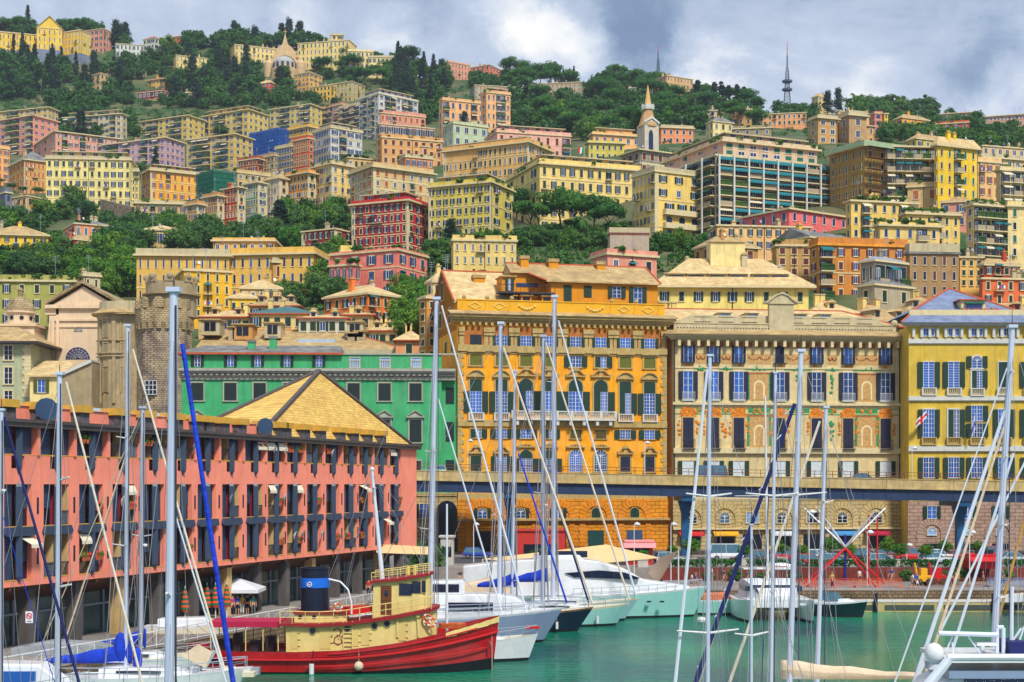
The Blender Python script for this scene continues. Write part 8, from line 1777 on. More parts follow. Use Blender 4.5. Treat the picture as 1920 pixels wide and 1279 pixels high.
t=thing('sailing_dinghy','grey covered boat moored behind the bottom left boats','boat',(X_(125,101),101,0));hb_=hull(7.2,2.4,1.9,2.3);hb_.build('hull',[M('hull_grey',S(120,128,134),.4,.1,1),BOOT,GREYM,GREYM],t);cabin([(-3.4,.9,1.8,2.3),(-1,1.1,1.8,2.75),(2,.9,1.9,2.6),(3.4,.3,2.1,2.3)],M('canvas_grey',S(146,152,156),.8,.1,2,bump=.4),t,'cover')
t=thing('boat','cream-hulled boat tucked behind the tall mast left of the tug','boat',(X_(350,116),116,0));hb_=hull(6.5,2.6,2.3,2.8);hb_.build('hull',[GELC,BOOT,GEL,GEL],t);cabin([(-2,.9,2.3,2.9),(1.5,.9,2.3,3),(2.2,.6,2.3,2.5)],GEL,t)
# right foreground rigs
sailboat('sailboat with the white furled stay and spreader mast right of the amber palace',(1331,668),(1327,1279),60,8.5,L_=12,dirn=-1,stays=(((1326,692),(1266,1279),7,CVWH),),spr=((931,45,45),(1187,60,60)),rad=.62,boomlen=3)
t,inv,hb_=sailboat('big sailboat with a thick leaning mast and cream rolled sail at the bottom right',(1502,660),(1480,1279),75,11.5,L_=17,B_=4.4,h=2.0,dirn=-1,stays=(((1490,757),(1304,1279),9,CVN),((1474,765),(1312,1279),1.5,ROPE)),spr=((928,0,60),(830,8,8)),boomlen=7.5,cover=CVC,boomz=3.6,rad=.9,ch=.72)
b=MB();r_=7/F*75/2+.03
for i in range(11):A,B2=inv(P(1490-17*i*.97,757+47.5*i,75)),inv(P(1490-17*i*.97-12,757+47.5*i+20,75));b.tube(A+Vector((-.12,-r_-.05,0)),B2+Vector((.12,-r_-.05,0)),.035,.035,4)
b.build('lashing',CVWH,t)
sailboat('sailboat with a mid-grey mast standing right of the thick leaning mast',(1549,765),(1533,1260),80,8.5,L_=11,h=1.5,stays=(((1537,790),(1368,1279),6,CVW),),spr=((943,0,22),(1132,10,10)),dirn=-1,boomlen=2.5)
sailboat('sailboat with a slim grey mast between the dark furled sail and the thick mast',(1454,700),(1446,1279),66,7,L_=10,spr=((1112,8,8),(930,55,50)),dirn=-1,boomlen=2.5,stays=(((1444,850),(1432,1180),1.6,CVN),))
sailboat('sailboat with a short light mast topped by a wind vane beside the furled dark sail',(1409,985),(1409,1279),62,6,L_=8.5,spr=((1192,34,34),),dirn=-1,boomlen=2,cab=True,shrouds=1)
sailboat('sailboat with the tall mast before the lemon palace and a fan of white stays',(1898,615),(1862,1240),72,13,L_=15,h=1.8,dirn=-1,stays=(((1888,690),(1690,1245),3.2,CVWH),((1884,770),(1741,1199),8,CVWH),((1886,790),(1755,1202),6,CVC),((1900,850),(1790,1205),6,CVWH)),spr=((700,0,14),(860,0,16),(987,0,22),(1122,0,34)),boomlen=3)
sailboat('sailboat showing only a tan forestay and short mast at the far right edge',(1936,740),(1934,1279),88,8,L_=11,dirn=-1,stays=(((1925,960),(1880,1130),6,M('wood_spar',S(200,150,70),.6)),((1930,850),(1890,930),5,CVWH)),spr=(),boomlen=3)
# motor-sailer at the bottom right
Yr=66.;t=thing('motor_yacht','large white flybridge yacht with a radar dome in the bottom right corner','yacht',(X_(1905,Yr),Yr,0),pi);R_=lambda px,py,y=0:Vector((-(X_(px,Yr)-X_(1905,Yr)),-y,CZ+(HY-py)/F*Yr))
hb_=hull(14.5,5,2.6,3.4,rake=.1);hb_.build('hull',[GEL,BOOT,GEL,GEL],t)
a=R_(1728,1300).x;b_x=R_(2010,1300).x
cabin([(b_x,1.9,2.6,5.2),(R_(1790,0).x,1.9,2.6,5.2),(R_(1735,0).x,1.7,2.6,4.6),(R_(1700,0).x,1.3,2.7,3.6)],GEL,t)
b=MB();b.box(b_x,R_(1785,0).x,-1.96,1.96,R_(0,1296).z,R_(0,1262).z);b.build('window',TINT,t)
b=MB();b.box(b_x,R_(1750,0).x,-2.15,2.15,R_(0,1232).z,R_(0,1224).z);b.tube(R_(1750,1222,-2.1),R_(2010,1222,-2.1),.14,.14,8);b.build('flybridge_roof',GEL,t);b=MB();b.box(b_x,R_(1756,0).x,-1.9,1.9,R_(0,1262).z,R_(0,1248).z);b.build('coaming',GRYB,t)
b=MB();b.tube(R_(1752,1226,-2.2),R_(1700,1290,-2.2),.2,.24,8);b.build('windscreen_post',CVWH,t)
b=MB();c=R_(1732,1216,-1.6);b.lathe([(.01,-.42),(.26,-.4),(.38,-.2),(.4,0),(.34,.22),(.2,.36),(.01,.41)],16,c);b.build('radar_dome',GEL,t,smooth=True);b=MB();b.lathe([(.2,-.2),(.2,.1)],8,(c.x,c.y,c.z-.5));b.box(c.x-.5,c.x+.2,c.y-.1,c.y+.1,c.z-.7,c.z-.6);b.build('dome_bracket',GEL,t)
b=MB()
for px in(1861,1873):b.tube(R_(px,1222,-.6),R_(px,1175,-.6),.09,.09,8)
b.tube(R_(1861,1174,-.6),R_(1873,1174,-.6),.09,.09,8);b.tube(R_(1750,1184,-.8),R_(1860,1187,-.8),.1,.1,8);b.tube(R_(1778,1191,-.6),R_(1765,1222,-.6),.04,.04,5);b.tube(R_(1808,1191,-.6),R_(1830,1222,-.6),.04,.04,5);b.build('radar_arch',CVWH,t)
b=MB();b.box(R_(1860,0).x,R_(1823,0).x,.4,.7,R_(0,1208).z,R_(0,1202).z);b.tube(R_(1842,1222),R_(1842,1206),.12,.1,8);b.build('radar_scanner',GEL,t)
b=MB();b.tube(R_(1896,1222),R_(1898,1100),.09,.07,6);b.tube(R_(1880,1230),R_(1915,1178),.05,.05,5);b.tube(R_(1905,1222),R_(1920,1175),.05,.05,5);b.tube(R_(1774,1222,-1),R_(1773,1200,-1),.05,.03,5);b.build('aerial',CVWH,t)
b=MB();b.box(R_(1915,0).x,R_(1880,0).x,-1,1,R_(0,1224).z,R_(0,1200).z);b.build('rolled_canopy',CVN,t)
rails(hb_,14.5,.7,.55,.98,t)
# middle row, bows to the right
sailboat('large grey sailing yacht with the tall pale mast behind the tug',(819,562),(806,1112),122,11,L_=19,B_=5.4,h=2.5,bow=X_(1034,122),hm=GRYB,strip=GEL,cover=None,stays=(((828,573),(994,1172),4.5,CVWH),((821,746),(952,1185),3.6,CVWH)),spr=((848,16,6),(993,22,0)),boomlen=2,cab=False,deckm=GEL,rad=.0)
t,inv,hb_=sailboat('white twin-cabin yacht lying beside the grey yacht behind the tug',(939,608),(937,1118),126.5,10,L_=17,B_=4.8,h=2.3,bow=X_(1056,126.5),hm=GRYB,strip=GEL,stays=(((944,652),(1090,1072),5,CVW),),spr=((967,14,4),(1006,8,8)),cover=None,boomlen=2,cab=False,deckm=GEL)
zt=lambda py,Y:CZ+(HY-py)/F*Y
ix=lambda px,Y=124:inv(P(px,0,126.5)).x
cabin([(ix(815),1.8,2.3,zt(1116,124)),(ix(930),1.8,2.3,zt(1116,124)),(ix(965),1.6,2.3,zt(1122,124)),(ix(1005),1.3,2.3,zt(1146,124))],GEL,t);b=MB();b.box(ix(838),ix(925),-1.86,1.86,zt(1147,124),zt(1131,124));b.build('window',TINT,t)
cabin([(ix(808),1.5,zt(1116,124),zt(1092,124)),(ix(870),1.5,zt(1116,124),zt(1090,124)),(ix(860),1.2,zt(1116,124),zt(1116,124)+.1)],GEL,t,'wheelhouse');b=MB();b.box(ix(812),ix(862),-1.53,1.53,zt(1112,124),zt(1097,124));b.build('wheelhouse_window',TINT,t)
t=thing('white_sloop','small white sloop with its bow right behind the tug stem','sailboat',(X_(1009,113.5)-5.2,113.5,0));hb_=hull(10.4,3.2,1.4,2.0,rake=.09);hb_.build('hull',[GEL,BOOT,GEL,GELC],t);rails(hb_,10.4,.6,.5,.99,t,n=10);cabin([(-3,1,1.3,1.9),(1.5,.9,1.4,1.9),(3,.5,1.5,1.6)],GEL,t);b=MB();b.box(4.3,5.3,-.3,.3,2.35,2.5);b.build('bow_roller',STR,t)
sailboat('navy-hulled sailboat moored in the middle row',(966,697),(960,1120),136,7,L_=15,B_=4.2,h=1.6,bow=X_(1113,136),hm=NAVB,strip=TEAK,stays=(((971,716),(1100,1118),4,CVN),((972,850),(1060,1122),4,CVB)),spr=((963,6,6),(1090,8,8)),cover=CVB,boomlen=3.2,boomz=4.0)
sailboat('pale aqua sailboat second from the right in the middle row',(1019,632),(1018,1112),141.5,9,L_=14,B_=4.1,h=1.5,bow=X_(1181,141.5),hm=AQU,strip=GELC,stays=(((1023,642),(1177,1115),4,CVW),),spr=((925,18,0),(958,10,10)),cover=CVB,boomlen=3.8,mastm=ALUD,boomz=4.1,rad=.62)
sailboat('pale blue sailboat furthest right of the middle row with a black mast plate',(1040,558),(1037,1115),146.5,10,L_=15,B_=4.2,h=1.6,bow=X_(1198,146.5),hm=M('hull_paleblue',S(160,200,214),.3,.05,1),strip=GELC,stays=(((1047,601),(1192,1115),4,CVWH),),spr=((717,14,0),(832,14,0),(1006,10,0)),cover=CVW,boomlen=4,boomz=3.9)
t=thing('covered_launch','launch under a long cream tarpaulin between coral building and masts','boat',(X_(885,141)-1,141,0));hb_=hull(10.5,3.2,2.4,3.0);hb_.build('hull',[M('hull_taupe',S(150,148,146),.4,.1,1),BOOT,GEL,GEL],t);cabin([(-5,1.3,2.3,2.9),(-1,1.5,2.5,3.6),(2.5,1.4,2.6,4.4),(4.8,.5,2.9,3.6)],CVC,t,'cover')
t=thing('tender','grey inflatable tender on the quay by the tall pale mast','boat',(X_(905,163),163,QZ));b=MB();pts=[(-1.6,-.6,.5),(1,-.7,.6),(1.9,0,.8),(1,.7,.6),(-1.6,.6,.5)];b.path(pts,.3,8);b.build('tube',M('rubber_grey',S(176,176,172),.6),t);b=MB();b.box(-1.5,1.2,-.5,.5,.2,.35);b.build('floor',GREYM,t)
# big motor yacht alongside the quay
Ym=151.;t=thing('motor_yacht','long sleek motor yacht with an aqua hull and dark wrap window in the centre','yacht',(X_(1120,Ym),Ym,0));q=lambda px:X_(px,Ym)-X_(1120,Ym);L_=q(1325)-q(905)
hb_=hull(L_,5.6,2.2,3.0,rake=.07,tw=.85,full=.35);hb_.v=[(x+q(1115),y,z)for x,y,z in hb_.v];hb_.build('hull',[AQU,BOOT,GEL,GEL],t)
cabin([(q(870),2.0,2.1,zt(1060,Ym)),(q(960),2.2,2.2,zt(1050,Ym)),(q(1060),2.2,2.2,zt(1044,Ym)),(q(1120),2.2,2.2,zt(1051,Ym)),(q(1170),2.0,2.2,zt(1066,Ym)),(q(1205),1.7,2.3,zt(1086,Ym)),(q(1290),.9,2.5,zt(1098,Ym))],GEL,t,'superstructure')
b=MB();b.prism([(q(1058),zt(1072,Ym)),(q(1075),zt(1080,Ym)),(q(1188),zt(1084,Ym)),(q(1196),zt(1081,Ym)),(q(1168),zt(1071,Ym)),(q(1120),zt(1067,Ym))],-2.26,2.26);b.build('wrap_window',TINT,t);b=MB();[b.prism([(q(p),zt(1126,Ym)),(q(p+8),zt(1126,Ym)),(q(p+9),zt(1123,Ym)),(q(p+1),zt(1123,Ym))],-2.6,-2.3)for p in(1208,1232)];b.build('porthole',TINT,t)
cabin([(q(1000),1.6,zt(1050,Ym),zt(1040,Ym)),(q(1085),1.5,zt(1050,Ym),zt(1038,Ym)),(q(1098),1.3,zt(1052,Ym),zt(1050,Ym))],GEL,t,'flybridge');b=MB();b.box(q(1010),q(1100),-1.3,-1.25,zt(1044,Ym),zt(1032,Ym));b.build('windscreen',TINT,t)
hb2=hull(L_,5.6,2.2,3.0,tw=.85,full=.35)
b=MB()
for i in range(15):tt=.4+.58*i/14;x=-L_/2+L_*tt+q(1115);[b.tube((x,s_*hb2.half(tt)*.93,hb2.sheer(tt)),(x,s_*hb2.half(tt)*.93,hb2.sheer(tt)+.7),.025,.025,4)for s_ in(-1,1)]
for s_ in(-1,1):b.path([(-L_/2+L_*(.4+.58*i/14)+q(1115),s_*hb2.half(.4+.58*i/14)*.93,hb2.sheer(.4+.58*i/14)+.7)for i in range(15)],.03,4)
b.build('guard_rail',SS,t)
t=thing('moored_tender','aqua boat stern with an orange deck next to the big motor yacht','boat',(X_(1350,153),153.5,0));hb_=hull(4.6,2.4,1.5,1.9);hb_.build('hull',[AQU,BOOT,GEL,TEAK],t);cabin([(-1.8,.8,1.5,2.1),(.8,.8,1.5,2.2),(1.3,.5,1.5,1.6)],M('cover_orange',S(206,120,80),.8),t)
# catamaran with its bows to the camera
t=thing('catamaran','white sailing catamaran moored bows-on before the quay','sailboat',(X_(1448,149),149,0),-pi/2)
for sg in(-1,1):hb_=hull(11,1.7,1.9,2.2,rake=.03,tw=.8);hb_.v=[(x,y+sg*2.85,z)for x,y,z in hb_.v];hb_.build('hull',[M('hull_mint',S(206,226,216),.3,.05,1),BOOT,GEL,GEL],t)
b=MB();b.box(-5,2.8,-2.9,2.9,1.25,2.05);b.box(4.3,4.5,-2.9,2.9,1.6,1.8);b.build('bridge_deck',GEL,t);cabin([(-4.6,2.7,2.0,3.6),(-1.5,2.7,2.0,3.8),(.8,2.4,2.0,3.4),(2.6,1.7,2.0,2.3)],GEL,t);b=MB();b.box(-3.5,.9,-2.72,2.72,2.7,3.15);b.add([(1.0,-2.2,3.3),(1.0,2.2,3.3),(2.2,1.7,2.5),(2.2,-1.7,2.5)],[(0,1,2,3)]);b.build('window',TINT,t);b=MB();b.box(-4.9,-2.5,-2.4,2.4,4.6,4.72);[b.tube((-4.7,s_*2.3,3.4),(-4.7,s_*2.3,4.6),.04,.04,5)for s_ in(-1,1)];b.build('bimini',GEL,t)
mx_=-(X_(1441,149)-X_(1448,149));b=MB();b.tube((-.5,mx_*-1,3.6),(-.5,-mx_-.25,zt(742,149)),.15,.1,8);b.build('mast',RAILW,t);b=MB();b.tube((-.5,-mx_,zt(930,149)),(-.5,-mx_-3.2,zt(930,149)),.05,.03,5);b.tube((-.5,-mx_,zt(930,149)),(-.5,-mx_+3.2,zt(930,149)),.05,.03,5);b.build('spreader',RAILW,t);b=MB();[b.tube((-.5,-mx_,zt(760,149)),p,.02,.02,3)for p in((4.4,0,1.8),(-4,-3.4,2),(-4,3.4,2))];b.build('rigging',WIRE,t)
t=thing('motorboat','dark green-black motorboat with a clear windscreen right of the catamaran','boat',(X_(1563,152),151.5,0),radians(-28));hb_=hull(6.6,2.5,1.35,1.7,rake=.1);hb_.build('hull',[M('hull_darkgreen',S(16,44,48),.2,.1,1),BOOT,GEL,GEL],t);cabin([(-1.5,.9,1.3,1.6),(1.2,.8,1.4,1.75),(2,.4,1.5,1.55)],GEL,t);b=MB();b.add([(-1.3,-1,1.6),(.6,-.9,1.6),(.1,-.75,2.3),(-1.2,-.85,2.35),(-1.3,1,1.6),(.6,.9,1.6),(.1,.75,2.3),(-1.2,.85,2.35)],[(0,1,2,3),(7,6,5,4),(1,5,6,2)]);b.build('windscreen',GLC,t)
t=thing('dinghy','small white dinghy on the pontoon at the right edge','boat',(X_(1905,155),156,1.05),.2);hb_=hull(3.4,1.5,.7,.95,draft=.05,boot=.05);hb_.build('hull',[GEL,GEL,GEL,GELC],t)
t=thing('tender','white hanging tender with lettering behind the catamaran','boat',(X_(1467,156),157,4.6));b=MB();b.ball((0,0,0),.62,8,0,2.0,.9,.62);b.build('hull',GEL,t,smooth=True);b=MB();[b.box(-.75+k*.17,-.75+k*.17+.1,-.62,-.5,-.05,.1)for k in range(8)];b.build('lettering',STR,t);b=MB();b.tube((-.8,0,.2),(-.8,1.2,1.2),.04,.04,4);b.tube((.8,0,.2),(.8,1.2,1.2),.04,.04,4);b.tube((-.8,1.2,1.2),(-.8,1.2,-3.5),.05,.05,4);b.tube((.8,1.2,1.2),(.8,1.2,-3.5),.05,.05,4);b.build('davit',SS,t)
# ---------------------------------------------------------------- the tug
TRED=M('tug_red',S(186,12,24),.4,.25,.8,streak=.55,spec=.5);TCR=M('tug_cream',S(236,212,134),.5,.12,1,streak=.32);TBL=M('tug_black',S(22,24,32),.5,.3,1);TNV=M('funnel_navy',S(22,30,52),.35,.1,1);TBB=M('funnel_blue',S(24,110,220),.4,.05,1);WOOD=M('door_wood',S(128,72,36),.5,.2,3,kind='slat');TRIMR=M('tug_trim_red',S(150,26,34),.5,.1,1)
Yg=108.;tg=thing('tugboat','red and cream steam tug with a navy funnel lying in the foreground','tugboat',(X_(640,Yg),Yg,0));kx=Yg/F
tx=lambda px:(px-640)*kx
tz=lambda py:CZ+(HY-py)*kx
x0,x1=tx(352),tx(936);n=30;secs=[];shp=[(352,1207),(450,1213),(560,1214),(650,1211),(750,1198),(830,1181),(890,1166),(936,1154)]
blk=[(352,.16),(560,.12),(640,.12),(700,.2),(780,.42),(860,.62),(936,.85)]
for i in range(n+1):
 px=352+584*i/n;t_=i/n;z=tz(interp(shp,px));w=3.0*(sin(pi/2*min(1,t_/.22))**.6 if t_<.22 else(1 if t_<.6 else max(.02,1-((t_-.6)/.4)**2.4)**.75));zb_=interp(blk,px);r=[]
 for fw,zz in((.05,-.9),(.7,-.6),(.9,0.),(.93,zb_),(.955,zb_+(z-zb_)*.3),(.97,zb_+(z-zb_)*.62),(1.0,z-.42),(1.0,z-.36),(1.01,z)):
  cut=max(0,(t_-.75)/.25)**1.4*.55*(1-(zz+.9)/(z+.9));r.append((tx(px)-cut,w*fw*(1-max(0,t_-.7)*.9*(1-(zz+.9)/(z+.9))),zz))
 secs.append(r)
b=MB();m=9
for sg in(1,-1):
 o=len(b.v);b.v+=[(x,y*sg,z)for r in secs for x,y,z in r]
 for i in range(n):
  for j in range(m-1):q_=(o+i*m+j,o+(i+1)*m+j,o+(i+1)*m+j+1,o+i*m+j+1);b.f.append(q_ if sg<0 else q_[::-1]);b.m.append(1 if j<3 else 0)
b.add([(x,y,z)for x,y,z in secs[0]]+[(x,-y,z)for x,y,z in secs[0]][::-1],[tuple(range(18))],0)
b.build('hull',[TRED,TBL],tg)
b=MB()
for off,rr2,a0,a1 in((.62,.09,0,n),(.3,.05,12,n-1),(.86,.05,14,n-2)):
 for sg in(-1,1):b.path([(secs[i][4][0]+(secs[i][8][0]-secs[i][4][0])*off,sg*(secs[i][8][1]*1.0+.04),secs[i][3][2]+(secs[i][8][2]-secs[i][3][2])*off)for i in range(a0,a1+1)],rr2,5)
b.build('rubbing_strake',M('strake_red',S(200,40,44),.35,.1,1),tg)
b=MB();o=len(b.v);b.v+=[(r[-1][0],r[-1][1]*.97,r[-1][2]-.55)for r in secs]+[(r[-1][0],-r[-1][1]*.97,r[-1][2]-.55)for r in secs]
for i in range(n):b.f.append((o+i,o+n+1+i,o+n+2+i,o+i+1));b.m.append(0)
b.build('deck',M('tug_deck',S(150,110,80),.8,.2,1),tg)
b=MB()
for sg in(-1,1):
 for i in range(n-5,n):p,q_=secs[i][-1],secs[i+1][-1];b.add([(p[0],sg*(p[1]+.02),p[2]-.4),(q_[0],sg*(q_[1]+.02),q_[2]-.45),(q_[0],sg*(q_[1]+.02),q_[2]-.04),(p[0],sg*(p[1]+.02),p[2]-.08)],[(0,1,2,3)])
b.build('bulwark_band',TCR,tg)
def house(name,pts,hw,m,curve=0,bev=.0):
 b=MB();loft(b,[[(tx(p),-hw*k,tz(b0)),(tx(p),-hw*k,tz(t0)),(tx(p),hw*k,tz(t0)),(tx(p),hw*k,tz(b0))]for p,b0,t0,k in pts]);return b.build(name,m,tg)
house('deckhouse',[(544,1222,1165,1),(600,1222,1166,1),(660,1219,1164,1),(740,1210,1153,1),(790,1204,1144,.98),(808,1202,1141,.8),(819,1200,1140,.4)],1.95,TCR)
house('boat_deck',[(531,1168,1164,1),(600,1170,1165,1),(660,1167,1162,1),(740,1156,1150,1),(790,1146,1140,1),(812,1142,1136,.8),(824,1140,1134,.35)],2.3,TRIMR)
house('wheelhouse',[(703,1160,1089,1),(750,1155,1085,1),(790,1148,1079,1),(803,1146,1077,.85),(808,1145,1076,.5)],1.35,TCR)
house('wheelhouse_roof',[(697,1091,1087,1),(750,1087,1082,1),(790,1080,1075,1),(804,1078,1073,.85),(813,1076,1071,.4)],1.6,TRIMR)
house('engine_casing',[(556,1166,1148,1),(600,1166,1148,1),(640,1165,1148,1),(652,1164,1150,.9)],1.1,TCR);house('casing_top',[(553,1148,1144,1),(600,1148,1144,1),(656,1148,1144,1)],1.25,TRIMR)
b=MB();zf0,zf1=tz(1148),tz(1067);b.lathe([(1.02,zf0),(1.0,tz(1100))],20,(tx(591),0,0),0);b.lathe([(1.04,tz(1101)),(1.04,tz(1083))],20,(tx(591),0,0),1);b.lathe([(1.0,tz(1083)),(1.0,zf1),(1.06,zf1+.02),(1.06,zf1+.12),(.9,zf1+.12),(.9,zf1-.8)],20,(tx(591),0,0),0);b.build('funnel',[TNV,TBB],tg,smooth=False)
b=MB();cx,cz=tx(584),tz(1094)
for i in range(14):a0,a1=2*pi*i/14,2*pi*(i+1)/14;b.prism([(cx+.13*cos(a0),cz+.13*sin(a0)),(cx+.18*cos(a0),cz+.18*sin(a0)),(cx+.18*cos(a1),cz+.18*sin(a1)),(cx+.13*cos(a1),cz+.13*sin(a1))],-1.1,-1.0)
b.prism([(cx-.13,cz-.02),(cx-.05,cz+.04),(cx+.05,cz-.02),(cx+.13,cz+.04),(cx+.05,cz-.07),(cx-.05,cz-.01)],-1.1,-1.0);b.build('funnel_emblem',STW,tg)
b=MB();b.box(tx(717),tx(737),-1.39,-1.35,tz(1149),tz(1096));b.build('door',WOOD,tg)
b=MB();b.ball((tx(727),-1.38,tz(1110)),.17,6,0,1,.2,1.5);b.build('door_window',TINT,tg)
for p0,p1,q0,q1 in((751,774,1114,1092),(775,791,1110,1088),(793,800,1108,1086)):b=MB();b.box(tx(p0),tx(p1),-1.385,-1.35,tz(q0),tz(q1),0);b.box(tx(p0)-.04,tx(p1)+.04,-1.375,-1.34,tz(q0)-.04,tz(q1)+.04,1);b.build('bridge_window',[TINT,SAND],tg)
for px,py in((593,1178),(657,1174),(707,1169),(730,1165)):b=MB();b.lathe([(.2,-.03),(.2,.07)],14);b.lathe([(.22,-.05),(.27,-.05),(.27,.05),(.22,.05)],14,m=1);o=b.build('porthole',[TINT,SAND],tg,(tx(px),-1.97,tz(py)));o.rotation_euler=(pi/2,0,0)
for px in(567,593):b=MB();b.lathe([(.14,-.03),(.14,.03)],12);o=b.build('porthole',[TINT],tg,(tx(px),-1.12,tz(1154)));o.rotation_euler=(pi/2,0,0)
for px,py in((637,1137),(804,1156),(812,1162)):
 b=MB();k=14
 for i in range(k):a0,a1=2*pi*i/k,2*pi*(i+1)/k;b.tube((.3*cos(a0),0,.3*sin(a0)),(.3*cos(a1),0,.3*sin(a1)),.085,.085,6,i%4==0)
 b.build('lifebuoy',[M('buoy_orange',S(214,96,60),.6),STW],tg,(tx(px),-1.35 if px<700 else-2.02,tz(py)))
def rl(pts,h,y):
 for sg in(-1,1):b=MB();P3=[(tx(p),sg*y,tz(q))for p,q in pts];b.path([(a,c,d+h)for a,c,d in P3],.035,5);b.path([(a,c,d+h*.5)for a,c,d in P3],.025,4);[b.tube((a,c,d),(a,c,d+h),.03,.03,4)for a,c,d in P3];b.build('railing',M('rail_cream',S(226,206,130),.5),tg)
rl([(534,1164),(556,1164),(580,1165),(606,1165),(632,1164),(656,1162),(680,1158),(704,1154),(728,1150),(752,1147),(776,1143),(800,1139),(812,1137)],.85,2.2);rl([(700,1088),(716,1086),(732,1084),(748,1082),(764,1080),(780,1077),(796,1075),(806,1074)],.6,1.45)
b=MB();b.tube((tx(717),0,tz(1088)),(tx(697),0,tz(875)),.17,.09,8);b.tube((tx(700),-.1,tz(915)),(tx(706),-.5,tz(915)),.05,.05,5);b.ball((tx(698),0,tz(880)),.16,5);b.build('mast',CVWH,tg)
b=MB();[b.tube((tx(697),0,tz(885)),(tx(a_),s_,tz(c_)),.015,.015,3)for a_,s_,c_ in((640,-.9,1148),(640,.9,1148),(800,0,1075),(930,0,1156),(780,-1.4,1080))];b.build('rigging',WIRE,tg)
b=MB();[b.tube((tx(p),-.3,tz(1078)),(tx(p),-.3,tz(1060)),.13,.13,8)or b.lathe([(.05,.25),(.26,.1),(.26,-.08),(.14,-.15)],10,(tx(p),-.3,tz(1056)))for p in(766,778)];b.build('searchlights',M('lamp_yellow',S(232,206,90),.5),tg)
b=MB();b.tube((tx(749),-1.96,tz(1190)),(tx(749),-1.96,tz(1150)),.11,.11,8);b.lathe([(.12,0),(.2,.05),(.2,.25),(.05,.3)],8,(tx(786),-1.98,tz(1154)));b.tube((tx(788),-1.99,tz(1190)),(tx(786),-1.98,tz(1154)),.08,.08,8);b.build('vent_pipe',TCR,tg)
for px,w_,y0,y1 in((560,12,1215,1176),(616,20,1215,1170),(672,12,1210,1168),(690,16,1208,1165),(758,14,1200,1160)):
 b=MB();b.box(tx(px-w_/2),tx(px+w_/2),-1.985,-1.95,tz(y0-4),tz(y1));[b.box(tx(px+w_/2)-.05,tx(px+w_/2)+.15,-2.02,-1.98,tz(y1+k),tz(y1+k)+.05)for k in(6,18,30)];b.build('panel_door',M('panel_cream',S(220,194,118),.5,.08,1),tg)
b=MB();r=random.Random(9);pts=[(632,1176),(640,1173),(646,1180),(641,1187),(634,1190),(632,1199),(640,1204),(647,1200),(645,1192),(648,1186)]
[b.tube((tx(p[0]),-1.98,tz(p[1])),(tx(q_[0]),-1.98,tz(q_[1])),.03,.03,4)for p,q_ in zip(pts,pts[1:])];[b.ball((tx(r.uniform(628,650)),-1.98,tz(r.uniform(1174,1204))),.04,4)for i in range(10)];b.build('red_drawing',TRIMR,tg)
b=MB();[b.box(tx(650),tx(666),-2.05,-2.0,tz(1206-k*8),tz(1206-k*8)+.06)for k in range(6)];b.box(tx(649),tx(650.5),-2.06,-2,tz(1214),tz(1160));b.box(tx(665.5),tx(667),-2.06,-2,tz(1214),tz(1160));b.build('ladder',TCR,tg)
b=MB();b.box(tx(400),tx(531),-1.7,1.7,tz(1167),tz(1162));b.box(tx(400),tx(531),-1.75,-1.7,tz(1172),tz(1162));b.build('aft_awning',M('canvas_crimson',S(180,24,70),.8,.1),tg);b=MB();[b.tube((tx(p),s_*1.6,tz(1216)),(tx(p),s_*1.6,tz(1165)),.04,.04,5)for p in(403,435,468,500,528)for s_ in(-1,1)];b.build('awning_posts',TCR,tg)
MD=M('machinery_dark',S(50,34,40),.6,.3,1);[MB().box(tx(p),tx(p)+w_,-.6,.6,tz(1222),tz(1222)+h_).build('winch',MD,tg)for p,w_,h_ in((410,.9,.9),(440,.5,1.3),(470,.8,.8),(500,.6,1.1))];[MB().tube((tx(p),-1.2,tz(1222)),(tx(p),-1.2,tz(1192)),.12,.12,8).build('bollard',MD,tg)for p in(497,505,822,842)]
b=MB();[b.path([(tx(848)+.9*cos(a_),.5*sin(a_),tz(1176)+.12*k)for a_ in[2*pi*i/10 for i in range(11)]],.07,5)for k in range(3)];b.build('rope_coil',M('rope_orange',S(200,100,50),.8,.2,3),tg)
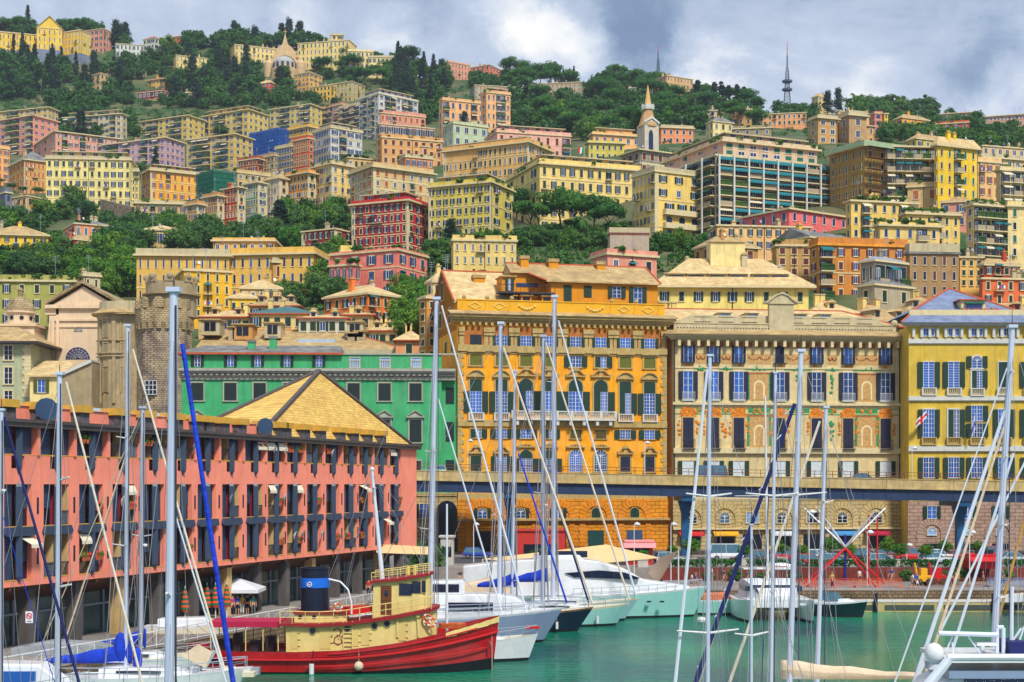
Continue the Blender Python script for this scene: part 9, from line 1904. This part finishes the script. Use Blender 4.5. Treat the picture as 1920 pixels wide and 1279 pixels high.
b=MB();b.ball((tx(681),-3.15,tz(1239)),.32,8,0);b.tube((tx(681),-3.1,tz(1230)),(tx(681),-3.05,tz(1211)),.025,.025,4,1);b.build('fender',[CVC,ROPE],tg,smooth=False);b=MB();b.tube((tx(595),-3.15,tz(1254)),(tx(595),-3.15,tz(1235)),.17,.17,8,0);b.tube((tx(595),-3.1,tz(1235)),(tx(598),-3.05,tz(1211)),.03,.03,4,1);b.build('fender',[GEL,PANED],tg)
b=MB();pts=[(tx(893),-.75,tz(1168)),(tx(896),-.8,tz(1184)),(tx(905),-.75,tz(1190)),(tx(916),-.55,tz(1184)),(tx(922),-.4,tz(1166))];b.path(pts,.05,5);b.tube((tx(922),-.42,tz(1160)),(tx(923),-.55,tz(1256)),.03,.03,4);b.build('bow_rope',ROPE,tg);b=MB();b.lathe([(.17,-.05),(.26,-.05),(.26,.05),(.17,.05)],14);o=b.build('hawse_ring',M('ring_pink',S(196,70,74),.5),tg,(tx(917),-1.02,tz(1206)));o.rotation_euler=(pi/2,0,-.9)
b=MB();b.tube((tx(838),0,tz(1200)),(tx(838),0,tz(945)),.1,.07,7);b.build('jackstaff',CVWH,tg)
b=MB();b.path([(tx(618),-.5,tz(1085)),(tx(640),-.6,tz(1090)),(tx(655),-.7,tz(1105)),(tx(661),-.7,tz(1130)),(tx(661),-.7,tz(1150))],.07,6);b.build('davit',STW,tg)
house('workboat',[(640,1149,1138,.2),(655,1152,1137,1),(700,1148,1134,1),(712,1144,1134,.5)],.7,STR)
# ---------------------------------------------------------------- air between the harbour and the ridge
hz=MB().box(-900,1100,-40,2300,-7,420).build('haze',M('unused_air',(.5,.5,.5)));hz['kind']='stuff';hm_=bpy.data.materials.new('haze_air');hm_.use_nodes=True;nt_=hm_.node_tree;nt_.nodes.clear();n_=mkn(nt_);o_=n_('OutputMaterial');v_=n_('VolumePrincipled');v_.inputs['Density'].default_value=HAZE;v_.inputs['Color'].default_value=(.72,.82,.95,1);nt_.links.new(v_.outputs[0],o_.inputs['Volume']);hz.data.materials[0]=hm_
